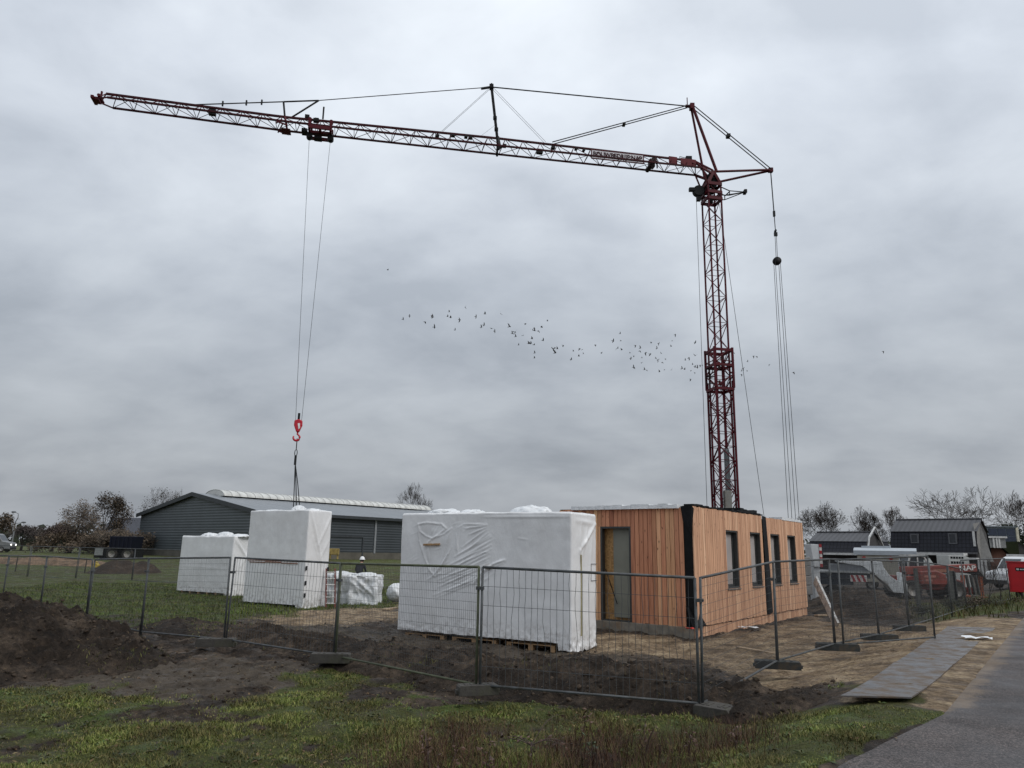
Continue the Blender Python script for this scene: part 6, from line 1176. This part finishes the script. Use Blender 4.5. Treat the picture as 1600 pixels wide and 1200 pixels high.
# telehandler
Y = 42.; c = gpt(1471, Y); TH = empty('telehandler', c, .05, 'red telehandler with its boom pointing right, standing behind the fence', 'telehandler')
for x in (.0, -2.45):
    for y_ in (-.85, .85): wheel(TH, x, y_, .5, .4)
m_ = MB(); m_.prism([(-3.1, .55), (.75, .5), (.8, .95), (.2, 1.15), (-.9, 1.2), (-3.1, 1.25)], -.55, .55); m_.bx(.35, .95, -.95, .95, .35, .7); m_.build('chassis', M_MRED, TH, bevel=.03)
m_ = MB(); m_.prism([(-1.95, .8), (-.55, .8), (-.5, 1.35), (-1.0, 1.55), (-1.95, 1.5)], -.98, -.57); m_.build('engine_cover', M_MRED, TH, bevel=.05)
m_ = MB(); m_.prism([(-2.0, 1.2), (-.55, 1.2), (-.7, 1.65), (-1.05, 2.25), (-1.85, 2.3), (-2.0, 1.9)], .0, .85); CB = m_.build('cab', M_TG, TH, bevel=.03); m_ = MB()
for (p, q) in (((-2.0, 1.2), (-2.0, 1.9)), ((-2.0, 1.9), (-1.85, 2.3)), ((-1.85, 2.3), (-1.05, 2.27)), ((-1.05, 2.25), (-.55, 1.2)), ((-1.5, 1.2), (-1.45, 2.28))):
    for y_ in (-.02, .87): m_.rbar((p[0], y_, p[1]), (q[0], y_, q[1]), .07, .07)
m_.bx(-1.95, -1.0, -.05, .9, 2.28, 2.38); m_.build('cab_frame', mat('cab_grey', (.42, .43, .42), .5), CB)
m_ = MB(); m_.prism([(-1.2, .98), (-.75, .98), (-.35, 1.6), (-.75, 2.2), (-1.1, 2.1)], -.03, -.01); m_.build('windscreen', mat('pale_glass', (.42, .47, .46), .15), CB)
m_ = MB(); m_.rbar((-2.6, -.3, 1.5), (1.6, -.3, 1.72), .36, .42); BM = m_.build('boom', M_MRED, TH, bevel=.03); m_ = MB(); m_.rbar((.6, -.3, 1.62), (1.75, -.3, 1.5), .26, .3); m_.rbar((1.6, -.3, 1.5), (2.1, -.3, .9), .28, .28); m_.build('boom_head', M_BLK, BM)
textmesh('lettering', 'NAP', .36, mat('letter_white', (.7, .7, .68), .5), BM, (1.05, -.496, 1.69), (PI/2, -.052, 0)).scale = (1.35, 1, 1)
m_ = MB(); m_.bx(-.9, .25, -.493, -.487, 1.46, 1.62); m_.build('boom_marking', mat('faded_orange', (.3, .13, .08), .6), BM)
m_ = MB(); m_.bx(-1.75, -1.1, -.99, -.982, 1.18, 1.3); m_.bx(-1.7, -1.3, -.99, -.982, .98, 1.08); m_.build('side_marking', mat('faded_pink', (.38, .16, .12), .6), TH)
for y_ in (-.75, .75): m_ = MB(); m_.rbar((1.5, y_, .25), (1.55, y_, 1.3), .16, .16); m_.box((1.6, y_, .15), (.4, .3, .12)); m_.build('stabiliser', mat('orange_red', (.33, .075, .02), .5), TH)
m_ = MB()
for x in (.7, .95, 1.2): m_.rbar((x, -1.0, .3), (x-.08, -.95, 1.35), .2, .06)
m_.build('grille', mat('dirty_grey', (.07, .075, .07), .7), TH)
# gooseneck low loader
Y = 37.5; c = gpt(1345, Y); LLD = empty('low_loader', c, -.35, 'white gooseneck low-loader trailer with red-striped board behind the soil mound', 'trailer')
def lx(px): return face(c, LLD.rotation_euler.z)(px, 890)[0]
def lz(py, px=1345): return face(c, LLD.rotation_euler.z)(px, py)[1]
m_ = MB(); prof = [(lx(1306), lz(876)), (lx(1376), lz(877)), (lx(1378), lz(886)), (lx(1386), lz(898)), (lx(1396), lz(905)), (lx(1404), lz(907)), (lx(1404), lz(893)), (lx(1407), lz(893)), (lx(1411), lz(912)), (lx(1410), lz(924)), (lx(1389), lz(923)), (lx(1384), lz(916)), (lx(1366), lz(899)), (lx(1345), lz(884)), (lx(1308), lz(879))]
m_.prism(prof, -.9, .9); m_.build('gooseneck', mat('trailer_white', (.62, .64, .65), .45, var=.15, dirt=(.16, .14, .12), dscale=2), LLD, bevel=.02)
m_ = MB(); m_.prism([(lx(1297), lz(882)), (lx(1338), lz(882)), (lx(1360), lz(893)), (lx(1297), lz(893))], -.85, .85); m_.build('side_panel', mat('panel_grey', (.14, .15, .165), .5, var=.2), LLD); m_ = MB(); m_.bx(lx(1272), lx(1362), -1, 1, lz(895), lz(892)); m_.build('deck_rail', mat('rail_pale', (.3, .31, .31), .5), LLD)
m_ = MB(); m_.bx(lx(1262), lx(1356), -.9, .9, lz(903), lz(896)); m_.bx(lx(1268), lx(1330), -.8, .8, lz(914), lz(904)); m_.build('chassis', mat('dark_blue_steel', (.015, .02, .03), .5), LLD)
SB = MB(); x0, x1, z0_, z1_ = lx(1325), lx(1350), lz(908), lz(898); SB.bx(x0, x1, -1.05, -1.02, z0_, z1_); so = SB.build('striped_board', mat('board_white', (.55, .52, .5), .5), LLD); m_ = MB(); w_ = (x1-x0)/5.5
for k in range(3): xa = x0+w_*(.1+1.75*k); m_.add([(xa, -1.055, z1_), (xa+w_*.85, -1.055, z1_), (min(x1, xa+w_*1.7), -1.055, z0_), (xa+w_*.85, -1.055, z0_)], [(0, 1, 2, 3)])
m_.build('red_stripes', mat('stripe_red', (.3, .02, .025), .5), so)
for x in (lx(1275), lx(1300)):
    for y_ in (-.8, .8): wheel(LLD, x, y_, .45, .3, tread=False)
# white upright box with striped edge
b0 = gpt(1267, 36); UB = empty('signal_box', (b0.x, b0.y, b0.z), 0, 'white upright box with red and white striped edge beside the end of the timber building', 'box'); zt = at(1274, 850, 36).z-b0.z; zb_ = at(1274, 886, 36).z-b0.z; w_ = 13/1179*36
m_ = MB(); m_.prism([(0, zt), (w_, zt-.02), (w_, zb_), (.1, zb_)], 0, .8); m_.bx(.1, w_, .1, .7, -.2, zb_); m_.build('cabinet', mat('cabinet_white', (.5, .51, .52), .5, var=.1), UB, bevel=.02)
st_ = MB(); rd = MB(); n_ = 7
for k in range(n_): (st_ if k % 2 else rd).bx(w_, w_+.12, -.02, .02, zt-(k+1)*(zt-zb_)/n_+.004, zt-k*(zt-zb_)/n_)
st_.build('white_bands', MATS['board_white'], UB); rd.build('red_bands', MATS['stripe_red'], UB)
# construction wagon
Y = 50.; c = gpt(1336, Y); fw = face(c, -.5); W_ = fw(1430, 870)[0]; zt = fw(1380, 856, .8)[1]; zr_ = fw(1380, 867)[1]; CW = empty('construction_wagon', c, -.5, 'beige construction wagon with pale arched roof in front of the black houses', 'wagon')
m_ = MB(); m_.bx(.1, W_-.1, 0, 2.2, .5, zr_); m_.build('body', mat('wagon_beige', (.30, .28, .23), .6, var=.15), CW, bevel=.03)
m_ = MB(); prof = [(-.1+2.4*(k/8), zr_+(zt-zr_)*math.sin(PI*(.12+.76*k/8))**.55) for k in range(9)]; prof = [(-.1, zr_-.02)]+prof+[(2.3, zr_-.02)]; m_.prism(prof, -.1, W_+.1, 'x'); m_.build('roof', mat('wagon_roof', (.36, .39, .42), .4, var=.1), CW); m_ = MB(); m_.bx(W_*.1, W_*.6, .8, 1.5, zt-.02, zt+.12); m_.build('roof_vent', MATS['wagon_roof'], CW)
for px in (1350, 1392): m_ = MB(); x, zq = fw(px, 872); m_.lathe([(0, -.06), (.12, -.05), (.13, .02), (0, .03)], (x, -.02, zq), 12, 'y'); m_.box((x, -.02, zq-.16), (.06, .04, .2)); m_.build('red_lamp', mat('lamp_red', (.28, .02, .015), .4), CW)
for x in (.8, W_-.8): wheel(CW, x, .3, .35, .2, tread=False); wheel(CW, x, 1.9, .35, .2, tread=False)
# white slotted container
Y = 49.; c = gpt(1481, Y); SCN = empty('slotted_container', c, .0, 'white container with two rows of dark slots behind the red boom', 'container'); W_ = (at(1507, 875, Y)-at(1480, 875, Y)).x; zt = at(1494, 868, Y).z-c.z; m_ = MB(); m_.bx(0, W_, 0, 1.4, 0, zt); m_.build('body', mat('cont_white', (.42, .43, .42), .5, var=.1), SCN, bevel=.02); m_ = MB()
for j in range(2):
    for k in range(5): x = .12+k*(W_-.24)/5; m_.bx(x, x+(W_-.24)/5-.05, -.015, .0, zt-.2-j*.3-.02*j, zt-.07-j*.3)
m_.build('slots', M_BLK, SCN); m_ = MB(); m_.prism([(W_, zt), (W_+.25, zt-.1), (W_+.25, .3), (W_, .3)], .1, 1.3); m_.build('side_flap', MATS['cont_white'], SCN)
# white van
def van(c, rz, label, L=4.9, Wd=1.9, H=2.05, m=M_VW, lights=False, rack=True):
    V_ = empty('van', c, rz, label, 'van'); m_ = MB(); prof = [(-L/2, .35), (-L/2, .95), (-L/2+.12, 1.08), (-L/2+.85, 1.22), (-L/2+1.35, H-.12), (-L/2+1.6, H), (L/2-.12, H), (L/2, H-.2), (L/2, .35)]; m_.prism(prof, -Wd/2, Wd/2); m_.build('body', m, V_, bevel=.06)
    m_ = MB(); y_ = Wd/2+.004
    m_.add([(-L/2+.9, s*(Wd/2-.12), 1.25) for s in (-1, 1)]+[(-L/2+1.34, s*(Wd/2-.18), H-.16) for s in (1, -1)], [(0, 1, 2, 3)]); m_.v = [(a-.02, b, d+.012) for a, b, d in m_.v]; m_.build('windscreen', M_TG, V_)
    for s in (-1, 1): m_ = MB(); m_.add([(-L/2+1.02, s*y_, 1.2), (-L/2+2.2, s*y_, 1.2), (-L/2+2.2, s*y_, H-.22), (-L/2+1.5, s*y_, H-.22)], [(0, 1, 2, 3)]); m_.build('side_window', M_TG, V_)
    for x in (-L/2+.85, L/2-.95):
        for s in (-1, 1): wheel(V_, x, s*(Wd/2-.1), .33, .22, tread=False)
    m_ = MB(); m_.bx(-L/2-.04, -L/2+.1, -Wd/2+.05, Wd/2-.05, .3, .55); m_.bx(L/2-.08, L/2+.04, -Wd/2+.05, Wd/2-.05, .3, .5); m_.bx(-L/2+1.5, L/2-1.5, -Wd/2-.01, Wd/2+.01, .3, .42); islands(m_, 'bumper', mat('bumper_black', (.03, .03, .032), .6), V_)
    for s in (-1, 1):
        m_ = MB(); m_.bx(-L/2-.015, -L/2+.05, s*(Wd/2-.42), s*(Wd/2-.1), .72, .92); hl = mat('headlight_clear', (.6, .6, .62), .15)
        if lights:
            hl = MATS.get('headlight_on')
            if not hl:
                hl = bpy.data.materials.new('headlight_on'); nt, bs = nodes_of(hl); bs.inputs['Emission Color'].default_value = (1, .97, .9, 1); bs.inputs['Emission Strength'].default_value = 2.5; MATS['headlight_on'] = hl
        m_.build('headlight', hl, V_)
    if rack:
        m_ = MB()
        for x in (-.6, .6, 1.9): m_.bx(x-.02, x+.02, -Wd/2+.1, Wd/2-.1, H+.08, H+.12)
        for s in (-1, 1): m_.bx(-.8, 2.1, s*(Wd/2-.12)-.02, s*(Wd/2-.12)+.02, H+.0, H+.16)
        m_.build('roof_rack', mat('rack_grey', (.3, .3, .3), .5), V_)
    return V_
c = gpt(1590, 50); van(Vector((at(1550, 890, 50).x+2.45, 50, c.z)), .12, 'white van with roof rack, partly behind the red container at the right edge')
c = gpt(0, 86); van(Vector((at(12, 880, 86).x-2.45, 86, c.z+.1)), PI+.25, 'pale van with a lit headlight at the left edge of the photo', m=mat('van_silver', (.16, .165, .17), .45), lights=True, rack=False)
# red container
Y = 36.; c = gpt(1580, Y); RC = empty('red_container', Vector((at(1576, 905, Y).x, Y, at(1580, 929, Y).z)), -.66, 'bright red steel container at the right edge of the photo', 'container'); zt = at(1580, 879, Y).z-RC.location.z; M_BR = mat('container_red', (.42, .006, .012), .4, var=.1)
m_ = MB(); m_.bx(0, 2.2, 0, 1.6, .12, zt); m_.build('body', M_BR, RC, bevel=.02); m_ = MB(); m_.bx(-.03, 2.23, -.03, 1.63, zt, zt+.06); m_.bx(.0, .06, -.035, -.0, .12, zt); m_.build('rim', mat('container_rim', (.3, .005, .01), .4), RC)
m_ = MB(); m_.bx(.32, 1.2, -.014, -.004, zt-.38, zt-.22); m_.build('name_plate', M_BLK, RC); m_ = MB(); m_.bx(.36, .46, -.02, -.0145, zt-.34, zt-.26)
for k in range(6): m_.bx(.5+k*.09, .57+k*.09, -.02, -.0145, zt-.33, zt-.28)
m_.build('plate_marks', M_WHT, RC); m_ = MB()
for x in (.3, 1.9): m_.bx(x-.1, x+.1, .1, 1.5, -.25, .12)
islands(m_, 'skid', M_BLK, RC)
# blue dump trailer at the left of the shed
Y = 70.; c = gpt(190, Y); DT = empty('dump_trailer', c, .1, 'dark blue dump trailer with black chassis beside the shed gable', 'trailer')
def dx(px): return at(px, 860, Y).x-c.x
def dz_(py): return at(190, py, Y).z-c.z
m_ = MB(); m_.prism([(dx(179), dz_(857)), (dx(212), dz_(857)), (dx(214), dz_(838)), (dx(178), dz_(838))], -1.2, 1.2); TB = m_.build('tipper_body', mat('navy_paint', (.004, .0055, .014), .5, var=.3, spec=.25), DT, bevel=.03); m_ = MB()
for k in range(6): x = dx(180)+k*(dx(211)-dx(180))/5; m_.bx(x-.06, x+.06, -1.27, -1.2, dz_(857), dz_(839))
islands(m_, 'rib', MATS['navy_paint'], TB); m_ = MB(); m_.bx(dx(156), dx(218), -.9, .9, dz_(872), dz_(858)); m_.bx(dx(165), dx(215), -.9, .9, dz_(880), dz_(872)); m_.build('chassis', M_BLK, DT)
m_ = MB(); m_.bx(dx(157), dx(169), -.95, -.7, dz_(868), dz_(857)); m_.build('tool_box', mat('box_pale', (.2, .21, .21), .5), DT)
for px in (183, 206):
    for s in (-1, 1): wheel(DT, dx(px), s*.95, .5, .35, tread=False)
Y = 56.; c = gpt(152, Y); o = MB().prism([(-.28, 0), (.25, 0), (.3, .2), (.12, .36), (-.2, .33)], -.2, .2).box((.06, 0, .40), (.15, .2, .12)).build('yellow_barrow', mat('machine_yellow', (.42, .3, .03), .5, var=.3), loc=c, bevel=.04); tag(o, 'small yellow bucket-like thing in front of the sandy bank', 'bucket')
for px, py0, py1, Y, lb in ((29, 884, 901, 50, 'short dark stake in the meadow near the left edge'), (137, 882, 899, 50, 'short dark stake in the meadow beside the fence post')):
    b0 = gpt(px, Y); m_ = MB(); m_.bar((0, 0, -.1), (.03, 0, 1.0), .04, 7, .03); o = m_.build('stake', M_BARK, loc=b0); tag(o, lb, 'stake')
# street lamp
Y = 100.; c = gpt(17, Y); zt = at(17, 800, Y).z-c.z; LP_ = empty('street_lamp', c, 0, 'tall grey street lamp with two heads at the left, above the trees', 'street lamp'); M_LP = mat('lamp_grey', (.2, .21, .22), .5)
m_ = MB(); m_.tube([(0, 0, 0), (0, 0, zt*.75), (.25, 0, zt-.7), (0.2, 0, zt-.2), (-.3, 0, zt)], [.09, .07, .06, .05, .04], 8); m_.bar((-.9, 0, zt-1.7), (.9, 0, zt-1.35), .04, 6); m_.build('pole', M_LP, LP_)
for (x, z_) in ((-.45, zt), (1.1, zt-1.35)): m_ = MB(); m_.lathe([(0, -.1), (.22, -.08), (.3, 0), (.22, .1), (0, .14)], (x, 0, z_), 12); m_.build('lamp_head', mat('lamp_head_dark', (.08, .085, .09), .5), LP_)
# wooden gate posts near the telehandler
for px, top, bot_, w, lb in ((1491, 892, 949, .30, 'thick grey wooden post in front of the telehandler front wheel'), (1437, 888, 958, .12, 'grey post in front of the telehandler body'), (1494, 893, 940, .16, 'thin leaning grey post right of the thick one')):
    Y = 33.; b0 = at(px, bot_, Y); H = at(px, top, Y).z-b0.z; m_ = MB(); m_.prism([(-w/2, -.3), (w/2, -.3), (w*.42, H), (-w*.42, H)], -.08, .08); o = m_.build('post', mat('weathered_post', (.075, .078, .07), .85, var=.3, scale=5, bmp=.4), loc=(b0.x, b0.y, b0.z)); tag(o, lb, 'post')
# ------------------------------------------------------------------ sky and light
SUN_AZ = math.atan2(-.45, .89); SUN_EL = math.radians(42)
w = bpy.data.worlds.new('World'); sc.world = w; w.use_nodes = True; nt = w.node_tree; bg = nt.nodes['Background']; bg.inputs[1].default_value = .1
sky = nt.nodes.new('ShaderNodeTexSky'); sky.sky_type = 'NISHITA'; sky.sun_disc = False; sky.sun_elevation = SUN_EL; sky.sun_rotation = math.radians(90)-SUN_AZ; sky.air_density = 1.5; sky.dust_density = 3
tc = nt.nodes.new('ShaderNodeTexCoord').outputs['Generated']; sx = nt.nodes.new('ShaderNodeSeparateXYZ'); nt.links.new(tc, sx.inputs[0])
zc_ = maths(nt, 'ADD', maths(nt, 'MAXIMUM', sx.outputs[2], 0.), .36); cb = nt.nodes.new('ShaderNodeCombineXYZ'); nt.links.new(maths(nt, 'DIVIDE', sx.outputs[0], zc_), cb.inputs[0]); nt.links.new(maths(nt, 'DIVIDE', sx.outputs[1], zc_), cb.inputs[1])
mpc = N(nt, 'ShaderNodeMapping'); mpc.inputs['Rotation'].default_value = (0, 0, .5); mpc.inputs['Scale'].default_value = (1.0, 1.25, 1); mpc.inputs['Location'].default_value = (3.1, 1.7, 0); nt.links.new(cb.outputs[0], mpc.inputs[0])
n1 = N(nt, 'ShaderNodeTexNoise', Scale=2.1, Detail=8., Roughness=.5, Distortion=.2); nt.links.new(mpc.outputs[0], n1.inputs['Vector']); n2 = N(nt, 'ShaderNodeTexNoise', Scale=.5, Detail=3., Roughness=.5); nt.links.new(mpc.outputs[0], n2.inputs['Vector'])
n3 = N(nt, 'ShaderNodeTexNoise', Scale=5.5, Detail=6., Roughness=.55, Distortion=.3); nt.links.new(mpc.outputs[0], n3.inputs['Vector'])
cl = maths(nt, 'ADD', maths(nt, 'ADD', maths(nt, 'MULTIPLY', n1.outputs[0], .56), maths(nt, 'MULTIPLY', n2.outputs[0], .26)), maths(nt, 'MULTIPLY', n3.outputs[0], .18))
dens = ramp(nt, cl, [(.38, (.72, .732, .755)), (.455, (.86, .866, .88)), (.53, (.985, .985, .985)), (.61, (1.1, 1.095, 1.088))])
grad = ramp(nt, sx.outputs[2], [(0., (.40, .426, .463)), (.16, (.465, .50, .548)), (.34, (.63, .68, .745)), (.55, (.86, .92, 1.0)), (.8, (1.0, 1.06, 1.12)), (1., (1.05, 1.1, 1.16))])
cloud = mixc(nt, 1., grad, dens, 'MULTIPLY'); cloud10 = mixc(nt, 1., cloud, (10., 10., 10.), 'MULTIPLY')
nt.links.new(mixc(nt, .94, sky.outputs[0], cloud10), bg.inputs[0])
sl_d = bpy.data.lights.new('sun', 'SUN'); sl_d.energy = 1.25; sl_d.angle = math.radians(28); sl_d.color = (1, .97, .93); so_ = bpy.data.objects.new('sun', sl_d); COL.objects.link(so_)
sd_ = Vector((math.cos(SUN_AZ)*math.cos(SUN_EL), math.sin(SUN_AZ)*math.cos(SUN_EL), math.sin(SUN_EL))); so_.rotation_euler = (-sd_).to_track_quat('-Z', 'Y').to_euler()
